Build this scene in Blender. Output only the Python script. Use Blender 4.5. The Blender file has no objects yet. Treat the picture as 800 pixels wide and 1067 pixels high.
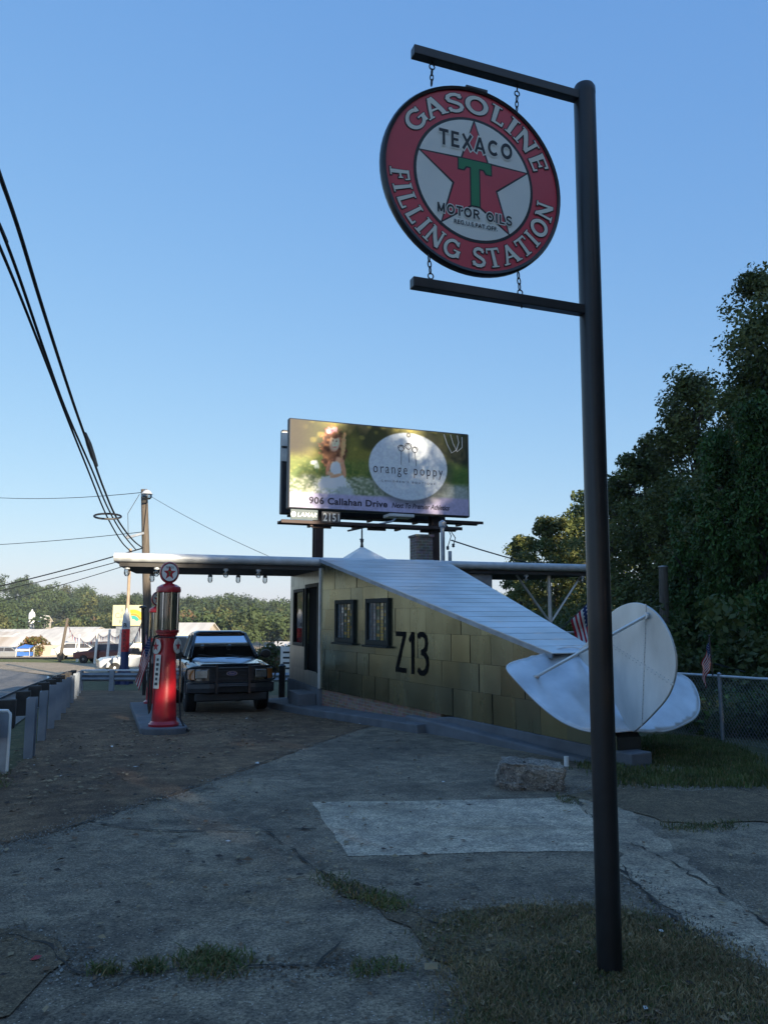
import bpy, bmesh, math, random
import numpy as np
from mathutils import Vector, Matrix
from mathutils.geometry import delaunay_2d_cdt
R = math.radians
PI = math.pi
rnd = random.Random(11)
nrs = np.random.RandomState(5)
sc = bpy.context.scene
C = sc.collection

# ------------------------------------------------------------------ camera maths (pixel of the 800x1067 photo -> place)
F = 801.; CX = 400.; CY = 533.5; EYE = 1.6
TH = math.atan((642 - CY) / F); ct, st = math.cos(TH), math.sin(TH)
def ray(px, py):
    X = (px - CX) / F; Y = -(py - CY) / F
    return (X, ct - Y * st, st + Y * ct)
def at(px, py, D):
    r = ray(px, py); t = D / r[1]
    return Vector((r[0] * t, D, EYE + r[2] * t))
def on_plane(px, py, P, N):
    r = Vector(ray(px, py)); o = Vector((0, 0, EYE))
    return o + r * ((Vector(P) - o).dot(N) / r.dot(N))
def sstep(a, b, x):
    t = min(1, max(0, (x - a) / (b - a))); return t * t * (3 - 2 * t)
def lin(a, b, x): return min(1, max(0, (x - a) / (b - a)))
# ------------------------------------------------------------------ terrain height
SL = [(-1e9, 0), (0, 0), (0.01, -.027), (9, -.027), (14, -.05), (30, -.05), (36, -.022), (72, -.022), (80, -.085), (102, -.085), (110, 0), (1e9, 0)]
def slope(y):
    for (a, sa), (b, sb) in zip(SL, SL[1:]):
        if y <= b: return sa + (sb - sa) * (y - a) / (b - a)
    return 0
_tab = [.07]
for i in range(1, 2400):
    _tab.append(_tab[-1] + slope((i - .5) * .05) * .05)
def gy(y):
    if y <= 0: return .07
    k = y / .05
    i = int(k)
    if i >= 2398: return _tab[2398]
    return _tab[i] + (_tab[i + 1] - _tab[i]) * (k - i)
RIDGE = [(-200, 604), (-60, 606), (0, 609), (30, 609), (45, 619), (60, 614), (80, 620), (90, 616), (100, 625), (115, 629), (150, 628), (190, 633), (220, 631), (240, 627), (270, 632), (300, 632), (420, 628), (600, 622), (900, 615)]
def ridge_z(px):
    if px <= RIDGE[0][0]: py = RIDGE[0][1]
    elif px >= RIDGE[-1][0]: py = RIDGE[-1][1]
    else:
        for (a, ya), (b, yb) in zip(RIDGE, RIDGE[1:]):
            if a <= px <= b:
                py = ya + (yb - ya) * (px - a) / (b - a); break
    return EYE + (642 - py) * 450 / 801.
def g(x, y):
    z = gy(y)
    if y > 8 and x > 3.5: z -= .045 * min(x - 3.5, 6) * sstep(8, 12, y)
    if x > 14: z += .22 * (min(x, 60) - 14) * sstep(-60, -30, -abs(y - 20)) * sstep(0, 6, x - 14)
    if y > 240:
        px = CX + F * x / y
        z += (ridge_z(px) - 8.5 - z) * sstep(240, 450, y)
    return z
def ghit(px, py):
    r = ray(px, py)
    lo, hi = .5, 400.
    for _ in range(60):
        m = (lo + hi) / 2; t = m / r[1]
        if EYE + r[2] * t > g(r[0] * t, m): lo = m
        else: hi = m
    t = lo / r[1]
    return Vector((r[0] * t, lo, EYE + r[2] * t))

# ------------------------------------------------------------------ materials
def lin3(c):
    f = lambda v: v / 12.92 if v <= .04045 else ((v + .055) / 1.055) ** 2.4
    return tuple(f(v) for v in c)
def mat(name, col, rough=.6, metal=0., var=.12, scale=6., bump=0., bscale=40., spec=.5, coat=0., col2=None, detail=6, stretch=None, attr=None, transl=0.):
    m = bpy.data.materials.new(name); m.use_nodes = True
    nt = m.node_tree; N = nt.nodes; L = nt.links
    b = N['Principled BSDF']
    b.inputs['Roughness'].default_value = rough; b.inputs['Metallic'].default_value = metal
    b.inputs['Specular IOR Level'].default_value = spec
    if coat: b.inputs['Coat Weight'].default_value = coat; b.inputs['Coat Roughness'].default_value = .08
    tc = N.new('ShaderNodeTexCoord'); src = tc.outputs['Object']
    if stretch:
        mp = N.new('ShaderNodeMapping'); mp.inputs['Scale'].default_value = stretch
        L.new(src, mp.inputs['Vector']); src = mp.outputs['Vector']
    if col2 is None:
        col2 = tuple(max(0, c * (1 - var)) for c in col); col1 = tuple(min(1, c * (1 + var)) for c in col)
    else: col1 = col
    nz = N.new('ShaderNodeTexNoise'); nz.inputs['Scale'].default_value = scale; nz.inputs['Detail'].default_value = detail
    L.new(src, nz.inputs['Vector'])
    rp = N.new('ShaderNodeValToRGB'); rp.color_ramp.elements[0].position = .35; rp.color_ramp.elements[1].position = .65
    rp.color_ramp.elements[0].color = (*col2, 1); rp.color_ramp.elements[1].color = (*col1, 1)
    L.new(nz.outputs['Fac'], rp.inputs['Fac'])
    out = rp.outputs['Color']
    if attr:
        at_ = N.new('ShaderNodeAttribute'); at_.attribute_name = attr
        mx = N.new('ShaderNodeMix'); mx.data_type = 'RGBA'; mx.blend_type = 'MULTIPLY'; mx.inputs[0].default_value = 1
        L.new(out, mx.inputs[6]); L.new(at_.outputs['Color'], mx.inputs[7]); out = mx.outputs[2]
    L.new(out, b.inputs['Base Color'])
    if rough > .05 and var:
        mr = N.new('ShaderNodeMapRange'); mr.inputs['To Min'].default_value = max(0, rough * .8); mr.inputs['To Max'].default_value = min(1, rough * 1.2)
        L.new(nz.outputs['Fac'], mr.inputs['Value']); L.new(mr.outputs['Result'], b.inputs['Roughness'])
    if bump:
        n2 = N.new('ShaderNodeTexNoise'); n2.inputs['Scale'].default_value = bscale; n2.inputs['Detail'].default_value = 8
        L.new(src, n2.inputs['Vector'])
        bp = N.new('ShaderNodeBump'); bp.inputs['Strength'].default_value = bump; bp.inputs['Distance'].default_value = .02
        L.new(n2.outputs['Fac'], bp.inputs['Height']); L.new(bp.outputs['Normal'], b.inputs['Normal'])
    if transl:
        tr = N.new('ShaderNodeBsdfTranslucent'); L.new(out, tr.inputs['Color'])
        ms = N.new('ShaderNodeMixShader'); ms.inputs[0].default_value = transl
        L.new(b.outputs[0], ms.inputs[1]); L.new(tr.outputs[0], ms.inputs[2])
        L.new(ms.outputs[0], N['Material Output'].inputs['Surface'])
    return m
def ground_mat(name, c_a, c_b, c_c, sc1, sc2, speck=(.5, .5, .45), speck_amt=.0, rough=.9, bump=.4, bscale=60, dirt=None, dirt_lo=.55):
    """two noise scales, fine grain, light specks, patches of dirt"""
    m = bpy.data.materials.new(name); m.use_nodes = True
    nt = m.node_tree; N = nt.nodes; L = nt.links; b = N['Principled BSDF']
    b.inputs['Specular IOR Level'].default_value = .3
    tc = N.new('ShaderNodeTexCoord'); src = tc.outputs['Object']
    def noise(s, d=8, r=.55, dist=0.):
        n = N.new('ShaderNodeTexNoise'); n.inputs['Scale'].default_value = s; n.inputs['Detail'].default_value = d; n.inputs['Roughness'].default_value = r; n.inputs['Distortion'].default_value = dist
        L.new(src, n.inputs['Vector']); return n.outputs['Fac']
    def ramp(f, lo, hi):
        mr = N.new('ShaderNodeMapRange'); mr.inputs['From Min'].default_value = lo; mr.inputs['From Max'].default_value = hi; L.new(f, mr.inputs['Value']); return mr.outputs['Result']
    def mix(f, a, bb, blend='MIX'):
        x = N.new('ShaderNodeMix'); x.data_type = 'RGBA'; x.blend_type = blend
        if isinstance(f, float): x.inputs[0].default_value = f
        else: L.new(f, x.inputs[0])
        for i, v in ((6, a), (7, bb)):
            if isinstance(v, tuple): x.inputs[i].default_value = (*v, 1)
            else: L.new(v, x.inputs[i])
        return x.outputs[2]
    c = mix(ramp(noise(sc1, 9, .6, .6), .36, .64), c_a, c_b)
    c = mix(ramp(noise(sc2, 9, .65), .5, .72), c, c_c)
    if dirt: c = mix(ramp(noise(sc1 * .45, 10, .68, 1.2), dirt_lo, dirt_lo + .14), c, dirt)
    fine = noise(55, 8, .85)
    c = mix(.9, c, mix(ramp(fine, .41, .6), (.35, .35, .36), (1.8, 1.78, 1.7)), 'MULTIPLY')
    c = mix(.55, c, mix(ramp(noise(5, 9, .78, .5), .4, .61), (.45, .46, .5), (1.6, 1.55, 1.42)), 'MULTIPLY')
    if speck_amt:
        v = N.new('ShaderNodeTexVoronoi'); v.inputs['Scale'].default_value = 30; L.new(src, v.inputs['Vector'])
        lt = N.new('ShaderNodeMath'); lt.operation = 'LESS_THAN'; lt.inputs[1].default_value = speck_amt; L.new(v.outputs['Distance'], lt.inputs[0])
        c = mix(lt.outputs[0], c, speck)
    L.new(c, b.inputs['Base Color']); b.inputs['Roughness'].default_value = rough
    bp = N.new('ShaderNodeBump'); bp.inputs['Strength'].default_value = bump; bp.inputs['Distance'].default_value = .02
    L.new(noise(bscale, 10, .7), bp.inputs['Height']); L.new(bp.outputs['Normal'], b.inputs['Normal'])
    return m
def attr_mat(name, rough=.6, attr='paint', spec=.3, metal=0.):
    m = bpy.data.materials.new(name); m.use_nodes = True
    N = m.node_tree.nodes; b = N['Principled BSDF']
    a = N.new('ShaderNodeAttribute'); a.attribute_name = attr
    m.node_tree.links.new(a.outputs['Color'], b.inputs['Base Color'])
    b.inputs['Roughness'].default_value = rough; b.inputs['Specular IOR Level'].default_value = spec; b.inputs['Metallic'].default_value = metal
    return m
def glass_mat(name, tint=(.6, .65, .65), refl=.25):
    m = bpy.data.materials.new(name); m.use_nodes = True
    nt = m.node_tree; N = nt.nodes; L = nt.links; N.remove(N['Principled BSDF'])
    t = N.new('ShaderNodeBsdfTransparent'); t.inputs[0].default_value = (*tint, 1)
    gl = N.new('ShaderNodeBsdfGlossy'); gl.inputs['Roughness'].default_value = .03; gl.inputs[0].default_value = (.9, .9, .9, 1)
    fr = N.new('ShaderNodeFresnel'); fr.inputs[0].default_value = 1.5
    ma = N.new('ShaderNodeMath'); ma.operation = 'MULTIPLY_ADD'; ma.inputs[1].default_value = 1.; ma.inputs[2].default_value = refl * .2; L.new(fr.outputs[0], ma.inputs[0])
    ms = N.new('ShaderNodeMixShader'); L.new(ma.outputs[0], ms.inputs[0]); L.new(t.outputs[0], ms.inputs[1]); L.new(gl.outputs[0], ms.inputs[2])
    L.new(ms.outputs[0], N['Material Output'].inputs[0])
    return m
def brick_mat(name, c1, c2, mortar, bw=.2, bh=.07, swap='XZ'):
    m = bpy.data.materials.new(name); m.use_nodes = True
    nt = m.node_tree; N = nt.nodes; L = nt.links; b = N['Principled BSDF']
    tc = N.new('ShaderNodeTexCoord'); sp = N.new('ShaderNodeSeparateXYZ'); L.new(tc.outputs['Object'], sp.inputs[0])
    ad = N.new('ShaderNodeMath'); ad.operation = 'ADD'; L.new(sp.outputs['X'], ad.inputs[0]); L.new(sp.outputs['Y'], ad.inputs[1])
    cb = N.new('ShaderNodeCombineXYZ'); L.new(ad.outputs[0], cb.inputs[0]); L.new(sp.outputs['Z'], cb.inputs[1])
    br = N.new('ShaderNodeTexBrick'); br.inputs['Scale'].default_value = 1; br.inputs['Brick Width'].default_value = bw; br.inputs['Row Height'].default_value = bh; br.inputs['Mortar Size'].default_value = .006
    br.inputs['Color1'].default_value = (*c1, 1); br.inputs['Color2'].default_value = (*c2, 1); br.inputs['Mortar'].default_value = (*mortar, 1)
    L.new(cb.outputs[0], br.inputs['Vector'])
    nz = N.new('ShaderNodeTexNoise'); nz.inputs['Scale'].default_value = 9; nz.inputs['Detail'].default_value = 8; L.new(tc.outputs['Object'], nz.inputs[0])
    mx = N.new('ShaderNodeMix'); mx.data_type = 'RGBA'; mx.blend_type = 'OVERLAY'; mx.inputs[0].default_value = .6
    L.new(br.outputs['Color'], mx.inputs[6]); L.new(nz.outputs['Color'], mx.inputs[7]); L.new(mx.outputs[2], b.inputs['Base Color'])
    b.inputs['Roughness'].default_value = .9
    bp = N.new('ShaderNodeBump'); bp.inputs['Strength'].default_value = .6; bp.inputs['Distance'].default_value = .01; bp.invert = True
    L.new(br.outputs['Fac'], bp.inputs['Height']); L.new(bp.outputs[0], b.inputs['Normal'])
    return m

# ------------------------------------------------------------------ mesh builder
class MB:
    def __init__(self): self.v = []; self.f = []; self.mi = []; self.col = []; self.m = 0; self.c = (1, 1, 1)
    def add(self, vs, fs):
        o = len(self.v); self.v += [tuple(p) for p in vs]
        for f in fs: self.f.append([o + i for i in f]); self.mi.append(self.m); self.col.append(self.c)
        return self
    def box(self, c, s, rz=0, M=None):
        x, y, z = s[0] / 2, s[1] / 2, s[2] / 2
        vs = [Vector((a * x, b * y, d * z)) for a in (-1, 1) for b in (-1, 1) for d in (-1, 1)]
        if rz: vs = [Matrix.Rotation(rz, 3, 'Z') @ p for p in vs]
        if M: vs = [M @ p for p in vs]
        vs = [p + Vector(c) for p in vs]
        return self.add(vs, [(0, 1, 3, 2), (4, 6, 7, 5), (0, 4, 5, 1), (2, 3, 7, 6), (0, 2, 6, 4), (1, 5, 7, 3)])
    def bb(self, x0, x1, y0, y1, z0, z1):
        return self.box(((x0 + x1) / 2, (y0 + y1) / 2, (z0 + z1) / 2), (abs(x1 - x0), abs(y1 - y0), abs(z1 - z0)))
    def bar(self, a, b, w, h=None, up=(0, 0, 1)):
        a = Vector(a); b = Vector(b); h = h or w; d = (b - a).normalized(); up = Vector(up)
        if abs(d.dot(up)) > .99: up = Vector((0, 1, 0))
        s = d.cross(up).normalized(); t = s.cross(d)
        vs = []
        for p in (a, b):
            for i, j in ((-1, -1), (1, -1), (1, 1), (-1, 1)): vs.append(p + s * (w / 2 * i) + t * (h / 2 * j))
        return self.add(vs, [(0, 3, 2, 1), (4, 5, 6, 7), (0, 1, 5, 4), (1, 2, 6, 5), (2, 3, 7, 6), (3, 0, 4, 7)])
    def tube(self, pts, r, n=8, caps=True, closed=False):
        pts = [Vector(p) for p in pts]; k = len(pts)
        rr = r if isinstance(r, (list, tuple)) else [r] * k
        vs = []; up = None
        for i, p in enumerate(pts):
            if closed: d = pts[(i + 1) % k] - pts[i - 1]
            else: d = pts[min(i + 1, k - 1)] - pts[max(i - 1, 0)]
            d.normalize()
            if up is None:
                up = Vector((0, 0, 1)) if abs(d.z) < .9 else Vector((1, 0, 0))
            s = d.cross(up)
            if s.length < 1e-4: s = d.cross(Vector((.3, 1, .2)))
            s.normalize(); up = s.cross(d).normalized()
            for j in range(n):
                a = 2 * PI * j / n; vs.append(p + s * (math.cos(a) * rr[i]) + up * (math.sin(a) * rr[i]))
        fs = []
        for i in range(k if closed else k - 1):
            i2 = (i + 1) % k
            for j in range(n): fs.append((i * n + j, i * n + (j + 1) % n, i2 * n + (j + 1) % n, i2 * n + j))
        if caps and not closed: fs.append(tuple(range(n - 1, -1, -1))); fs.append(tuple((k - 1) * n + j for j in range(n)))
        return self.add(vs, fs)
    def lathe(self, prof, n=24, M=None, o=(0, 0, 0), caps=True):
        vs = []
        for r, z in prof:
            for j in range(n):
                a = 2 * PI * j / n; p = Vector((r * math.cos(a), r * math.sin(a), z))
                if M: p = M @ p
                vs.append(p + Vector(o))
        fs = [(i * n + j, i * n + (j + 1) % n, (i + 1) * n + (j + 1) % n, (i + 1) * n + j) for i in range(len(prof) - 1) for j in range(n)]
        if caps:
            fs.append(tuple(range(n - 1, -1, -1))); fs.append(tuple((len(prof) - 1) * n + j for j in range(n)))
        return self.add(vs, fs)
    def extr(self, poly, fn, a, b):
        """2-D poly, fn(p, depth)->3-D"""
        n = len(poly); vs = [fn(p, a) for p in poly] + [fn(p, b) for p in poly]
        fs = [tuple(range(n - 1, -1, -1)), tuple(range(n, 2 * n))] + [(i, (i + 1) % n, n + (i + 1) % n, n + i) for i in range(n)]
        return self.add(vs, fs)
    def build(self, name, mats, parent=None, smooth=False, bevel=0, seg=2, paint=False, angle=40, recalc=True):
        me = bpy.data.meshes.new(name)
        me.from_pydata(self.v, [], self.f)
        if not isinstance(mats, (list, tuple)): mats = [mats]
        for m in mats: me.materials.append(m)
        if len(mats) > 1: me.polygons.foreach_set('material_index', self.mi)
        if paint:
            ca = me.color_attributes.new('paint', 'FLOAT_COLOR', 'CORNER')
            buf = []
            for p, c in zip(me.polygons, self.col): buf += [c[0], c[1], c[2], 1.] * p.loop_total
            ca.data.foreach_set('color', buf)
        if recalc:
            bm = bmesh.new(); bm.from_mesh(me); bmesh.ops.recalc_face_normals(bm, faces=bm.faces); bm.to_mesh(me); bm.free()
        me.update()
        o = bpy.data.objects.new(name, me); C.objects.link(o)
        if parent is not None: o.parent = parent
        if bevel:
            bv = o.modifiers.new('bevel', 'BEVEL'); bv.width = bevel; bv.segments = seg; bv.limit_method = 'ANGLE'; bv.angle_limit = R(35)
        if smooth:
            me.polygons.foreach_set('use_smooth', [True] * len(me.polygons))
            try: me.set_sharp_from_angle(angle=R(angle))
            except Exception: pass
        return o
def tag(o, label=None, cat=None, group=None, kind=None):
    if label: o['label'] = label
    if cat: o['category'] = cat
    if group: o['group'] = group
    if kind: o['kind'] = kind
    return o
def thing(name, loc, label, cat, rz=0., group=None):
    o = bpy.data.objects.new(name, None); C.objects.link(o); o.location = loc; o.rotation_euler = (0, 0, rz); o.empty_display_size = .2
    return tag(o, label, cat, group)
def copy_tree(o, parent=None):
    c = o.copy(); C.objects.link(c)
    if parent is not None: c.parent = parent
    for ch in list(o.children): copy_tree(ch, c)
    return c
def np_mesh(name, verts, faces, mats, mi=None, parent=None, smooth=False):
    """verts (n,3), faces (m,k) with k const"""
    me = bpy.data.meshes.new(name); nv = len(verts); nf, k = faces.shape
    me.vertices.add(nv); me.vertices.foreach_set('co', np.asarray(verts, dtype=np.float32).ravel())
    me.loops.add(nf * k); me.loops.foreach_set('vertex_index', faces.astype(np.int32).ravel())
    me.polygons.add(nf); me.polygons.foreach_set('loop_start', np.arange(0, nf * k, k, dtype=np.int32))
    for m in (mats if isinstance(mats, (list, tuple)) else [mats]): me.materials.append(m)
    if mi is not None: me.polygons.foreach_set('material_index', np.asarray(mi, dtype=np.int32))
    if smooth: me.polygons.foreach_set('use_smooth', np.ones(nf, dtype=bool))
    me.update(calc_edges=True); me.validate()
    o = bpy.data.objects.new(name, me); C.objects.link(o)
    if parent is not None: o.parent = parent
    return o
def text_geo(body, size=1., bold=0., spacing=1., shear=0., res=4):
    cu = bpy.data.curves.new('t', 'FONT'); cu.body = body; cu.size = size; cu.offset = bold; cu.space_character = spacing; cu.shear = shear
    cu.align_x = 'CENTER'; cu.align_y = 'CENTER'; cu.resolution_u = res
    o = bpy.data.objects.new('t', cu); C.objects.link(o)
    bpy.context.view_layer.update()
    e = o.evaluated_get(bpy.context.evaluated_depsgraph_get()); me = e.to_mesh()
    vs = [v.co.copy() for v in me.vertices]; fs = [tuple(p.vertices) for p in me.polygons]
    e.to_mesh_clear(); bpy.data.objects.remove(o); bpy.data.curves.remove(cu)
    x0 = min(v.x for v in vs); x1 = max(v.x for v in vs); y0 = min(v.y for v in vs); y1 = max(v.y for v in vs)
    for v in vs: v.x -= (x0 + x1) / 2; v.y -= (y0 + y1) / 2
    return vs, fs, x1 - x0, y1 - y0
def text_fit(mb, body, w, h, fn, bold=0., spacing=1., shear=0.):
    """text scaled to w x h, fn(x,y)->3-D"""
    vs, fs, tw, th = text_geo(body, 1., bold, spacing, shear)
    mb.add([fn(v.x / tw * w, v.y / th * h) for v in vs], fs)
# stroke lettering -----------------------------------------------------------
def ell(cx, cy, rx, ry, a0, a1, n=14):
    return [(cx + rx * math.cos(R(a0 + (a1 - a0) * i / n)), cy + ry * math.sin(R(a0 + (a1 - a0) * i / n))) for i in range(n + 1)]
T, t_ = .175, .12
def ser(x, y, w=.22, h=.07): return ([(x - w, y), (x + w, y)], h)
GLY = {
 'G': (.86, [(ell(.45, .5, .36, .42, 40, 330, 20), T * .95), ([(.78, .46), (.78, .12)], .18), ([(.55, .46), (.9, .46)], .08), ([(.74, .96), (.74, .7)], .07)]),
 'A': (.92, [([(.1, .04), (.44, .98)], .13), ([(.44, .98), (.78, .04)], .21), ([(.24, .36), (.64, .36)], .1), ser(.1, .04, .15), ser(.8, .04, .17)]),
 'S': (.7, [([(.6, .76), (.56, .87), (.44, .93), (.3, .93), (.16, .86), (.11, .74), (.15, .62), (.3, .54), (.45, .47), (.58, .38), (.62, .26), (.56, .13), (.42, .06), (.28, .06), (.14, .12), (.08, .25)], .17), ([(.6, .96), (.6, .72)], .07), ([(.08, .04), (.08, .28)], .07)]),
 'O': (.96, [(ell(.47, .5, .37, .42, 0, 360, 26), .19)]),
 'L': (.68, [([(.2, .03), (.2, .97)], T), ([(.12, .06), (.62, .06)], .12), ser(.2, .965, .18), ([(.6, .02), (.6, .27)], .08)]),
 'I': (.42, [([(.2, .03), (.2, .97)], T), ser(.2, .965, .17), ser(.2, .035, .17)]),
 'N': (.9, [([(.15, .03), (.15, .97)], .12), ([(.14, .93), (.74, .07)], .2), ([(.74, .97), (.74, .03)], .12), ser(.15, .035, .15), ser(.74, .965, .15), ([(.02, .965), (.2, .965)], .07)]),
 'E': (.72, [([(.2, .03), (.2, .97)], T), ([(.1, .94), (.62, .94)], .11), ([(.1, .06), (.64, .06)], .11), ([(.2, .52), (.52, .52)], .1), ([(.61, .98), (.61, .76)], .07), ([(.63, .02), (.63, .26)], .07), ([(.52, .64), (.52, .4)], .06)]),
 'F': (.68, [([(.2, .03), (.2, .97)], T), ([(.1, .94), (.62, .94)], .11), ([(.2, .52), (.5, .52)], .1), ([(.61, .98), (.61, .74)], .07), ([(.5, .64), (.5, .4)], .06), ser(.2, .035, .18)]),
 'T': (.82, [([(.39, .03), (.39, .97)], T), ([(.03, .94), (.75, .94)], .11), ([(.04, .98), (.04, .72)], .07), ([(.74, .98), (.74, .72)], .07), ser(.39, .035, .18)]),
 'm': (1.08, [([(.14, 0), (.14, 1)], .22), ([(.14, .9), (.5, .1)], .2), ([(.5, .1), (.86, .9)], .2), ([(.86, 0), (.86, 1)], .22)]),
 'o': (1.08, [(ell(.52, .5, .4, .4, 0, 360, 26), .22)]), 'c': (1.0, [(ell(.52, .5, .4, .4, 45, 315, 20), .21)]),
 't': (.86, [([(.42, 0), (.42, .98)], .22), ([(.02, .9), (.82, .9)], .2)]), 'e': (.78, [([(.14, 0), (.14, 1)], .22), ([(.05, .91), (.7, .91)], .18), ([(.05, .5), (.64, .5)], .17), ([(.05, .09), (.72, .09)], .18)]),
 'x': (.95, [([(.1, .02), (.82, .98)], .2), ([(.1, .98), (.82, .02)], .2)]), 'a': (1.0, [([(.08, .0), (.46, .97)], .2), ([(.46, .97), (.86, .0)], .2), ([(.2, .28), (.72, .28)], .16)]),
 'r': (.95, [([(.14, 0), (.14, 1)], .22), ([(.14, .91), (.5, .91), (.68, .84), (.74, .7), (.68, .57), (.5, .5), (.14, .5)], .18), ([(.42, .5), (.82, .02)], .2)]),
 'i': (.4, [([(.18, 0), (.18, 1)], .22)]), 'l': (.74, [([(.14, 0), (.14, 1)], .22), ([(.05, .09), (.7, .09)], .18)]),
 's': (.86, [([(.74, .74), (.68, .86), (.54, .92), (.36, .92), (.2, .86), (.14, .74), (.2, .61), (.36, .54), (.54, .47), (.72, .38), (.76, .25), (.68, .13), (.52, .08), (.34, .08), (.16, .14), (.1, .27)], .19)]),
 ' ': (.5, []),
 'Z': (.8, [([(.08, .94), (.72, .94)], .12), ([(.66, .94), (.12, .06)], .14), ([(.06, .06), (.74, .06)], .12)]),
 '1': (.5, [([(.3, .0), (.3, 1.)], .15), ([(.3, .95), (.1, .78)], .12)]),
 '3': (.75, [([(.1, .88), (.2, .95), (.38, .95), (.54, .88), (.58, .75), (.54, .62), (.42, .55), (.28, .53)], .125), ([(.28, .53), (.46, .5), (.6, .4), (.63, .26), (.56, .12), (.4, .05), (.2, .05), (.08, .13)], .125)]),
}
def ribbon(pts, w, extra=0., cap=0.):
    pts = [Vector((p[0], p[1])) for p in pts]
    # densify
    q = [pts[0]]
    for a, b in zip(pts, pts[1:]):
        n = max(1, int((b - a).length / .12))
        for i in range(1, n + 1): q.append(a.lerp(b, i / n))
    if cap or extra:
        e = cap + extra
        if (q[0] - q[-1]).length > 1e-3:
            q[0] = q[0] - (q[1] - q[0]).normalized() * e; q[-1] = q[-1] + (q[-1] - q[-2]).normalized() * e
    closed = (q[0] - q[-1]).length < 1e-3
    L_, R_ = [], []
    for i, p in enumerate(q):
        if closed: d = (q[(i + 1) % (len(q) - 1)] - q[i - 1 if i else len(q) - 2])
        else: d = q[min(i + 1, len(q) - 1)] - q[max(i - 1, 0)]
        d.normalize(); nrm = Vector((-d.y, d.x)); hw = w / 2 + extra
        L_.append(p + nrm * hw); R_.append(p - nrm * hw)
    return L_, R_
def glyphs(mb, word, height, fn, extra=0., track=.06, xs=1.):
    """fn(x, y, k): x along in units of height, k stroke counter; returns total advance"""
    tot = sum(GLY[c][0] * xs + track for c in word); x = -tot / 2; k = 0
    for ch in word:
        w, strokes = GLY[ch]
        for pts, sw in strokes:
            L_, R_ = ribbon(pts, sw, extra)
            n = len(L_); vs = [fn((x + p.x * xs) * height, p.y * height, k) for p in L_] + [fn((x + p.x * xs) * height, p.y * height, k) for p in R_]
            mb.add(vs, [(n + i, n + i + 1, i + 1, i) for i in range(n - 1)]); k += 1
        x += w * xs + track
    return tot * height
# flat sheets lying on the terrain --------------------------------------------
def sheet_geo(poly, dz, step=.45, wob=0.):
    pts = [Vector((p[0], p[1])) for p in poly]
    dense = []
    for a, b in zip(pts, pts[1:] + pts[:1]):
        n = max(1, int((b - a).length / .14)) if wob else max(1, int((b - a).length / step))
        nr = Vector((-(b - a).y, (b - a).x)).normalized()
        for i in range(n):
            o = wob * (rnd.random() - .5) * 2 if i else 0
            dense.append(a.lerp(b, i / n) + nr * o)
    def inside(x, y):
        c = False; k = len(dense); j = k - 1
        for i in range(k):
            if (dense[i].y > y) != (dense[j].y > y) and x < (dense[j].x - dense[i].x) * (y - dense[i].y) / (dense[j].y - dense[i].y) + dense[i].x: c = not c
            j = i
        return c
    xs = [p.x for p in dense]; ys = [p.y for p in dense]; extra = []
    x = min(xs)
    while x < max(xs):
        y = min(ys)
        while y < max(ys):
            if inside(x, y): extra.append(Vector((x, y)))
            y += step
        x += step
    n = len(dense)
    vs, es, fs, *_ = delaunay_2d_cdt(dense + extra, [], [list(range(n))], 2, 1e-5)
    return [(v.x, v.y, g(v.x, v.y) + dz) for v in vs], [f for f in fs]
def sheet(name, poly, dz, m, step=.45, wob=0., kind='structure'):
    vs, fs = sheet_geo(poly, dz, step, wob)
    mb = MB(); mb.add(vs, fs); o = mb.build(name, m, recalc=False)
    for p in o.data.polygons:
        if p.normal.z < 0: p.flip()
    return tag(o, kind=kind)
def gpoly(pix): return [ghit(*p).xy for p in pix]
# ================================================================== world, sun, camera
SUN_EL = R(15.); SUN_AZ = R(146.)   # azimuth clockwise from +Y (the view direction)
w = bpy.data.worlds.new('World'); sc.world = w; w.use_nodes = True
nt = w.node_tree; bg = nt.nodes['Background']
sky = nt.nodes.new('ShaderNodeTexSky'); sky.sky_type = 'NISHITA'; sky.sun_disc = False
sky.sun_elevation = SUN_EL; sky.sun_rotation = SUN_AZ; sky.altitude = 250; sky.air_density = 1.0; sky.dust_density = .6; sky.ozone_density = 3.5
sep = nt.nodes.new('ShaderNodeSeparateColor'); cmb = nt.nodes.new('ShaderNodeCombineColor'); nt.links.new(sky.outputs[0], sep.inputs[0])
for i_, (gm, k_) in enumerate(((.74, .47), (.52, .505), (.26, .65))):    # a flatter, bluer clear sky than the raw model: k * (0.3 T)^gamma / 0.3
    a_ = nt.nodes.new('ShaderNodeMath'); a_.operation = 'MULTIPLY'; a_.inputs[1].default_value = .3; nt.links.new(sep.outputs[i_], a_.inputs[0])
    p_ = nt.nodes.new('ShaderNodeMath'); p_.operation = 'POWER'; p_.inputs[1].default_value = gm; nt.links.new(a_.outputs[0], p_.inputs[0])
    m_ = nt.nodes.new('ShaderNodeMath'); m_.operation = 'MULTIPLY'; m_.inputs[1].default_value = k_ / .3; nt.links.new(p_.outputs[0], m_.inputs[0]); nt.links.new(m_.outputs[0], cmb.inputs[i_])
nt.links.new(cmb.outputs[0], bg.inputs['Color']); bg.inputs['Strength'].default_value = .15
sl = bpy.data.lights.new('sun', 'SUN'); sl.energy = 4.0; sl.angle = R(.5); sl.color = (1, .86, .66)
so = bpy.data.objects.new('sun', sl); C.objects.link(so)
sd = Vector((math.sin(SUN_AZ) * math.cos(SUN_EL), math.cos(SUN_AZ) * math.cos(SUN_EL), math.sin(SUN_EL)))
so.rotation_euler = sd.to_track_quat('Z', 'Y').to_euler()
cd = bpy.data.cameras.new('camera'); co = bpy.data.objects.new('camera', cd); C.objects.link(co)
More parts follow.
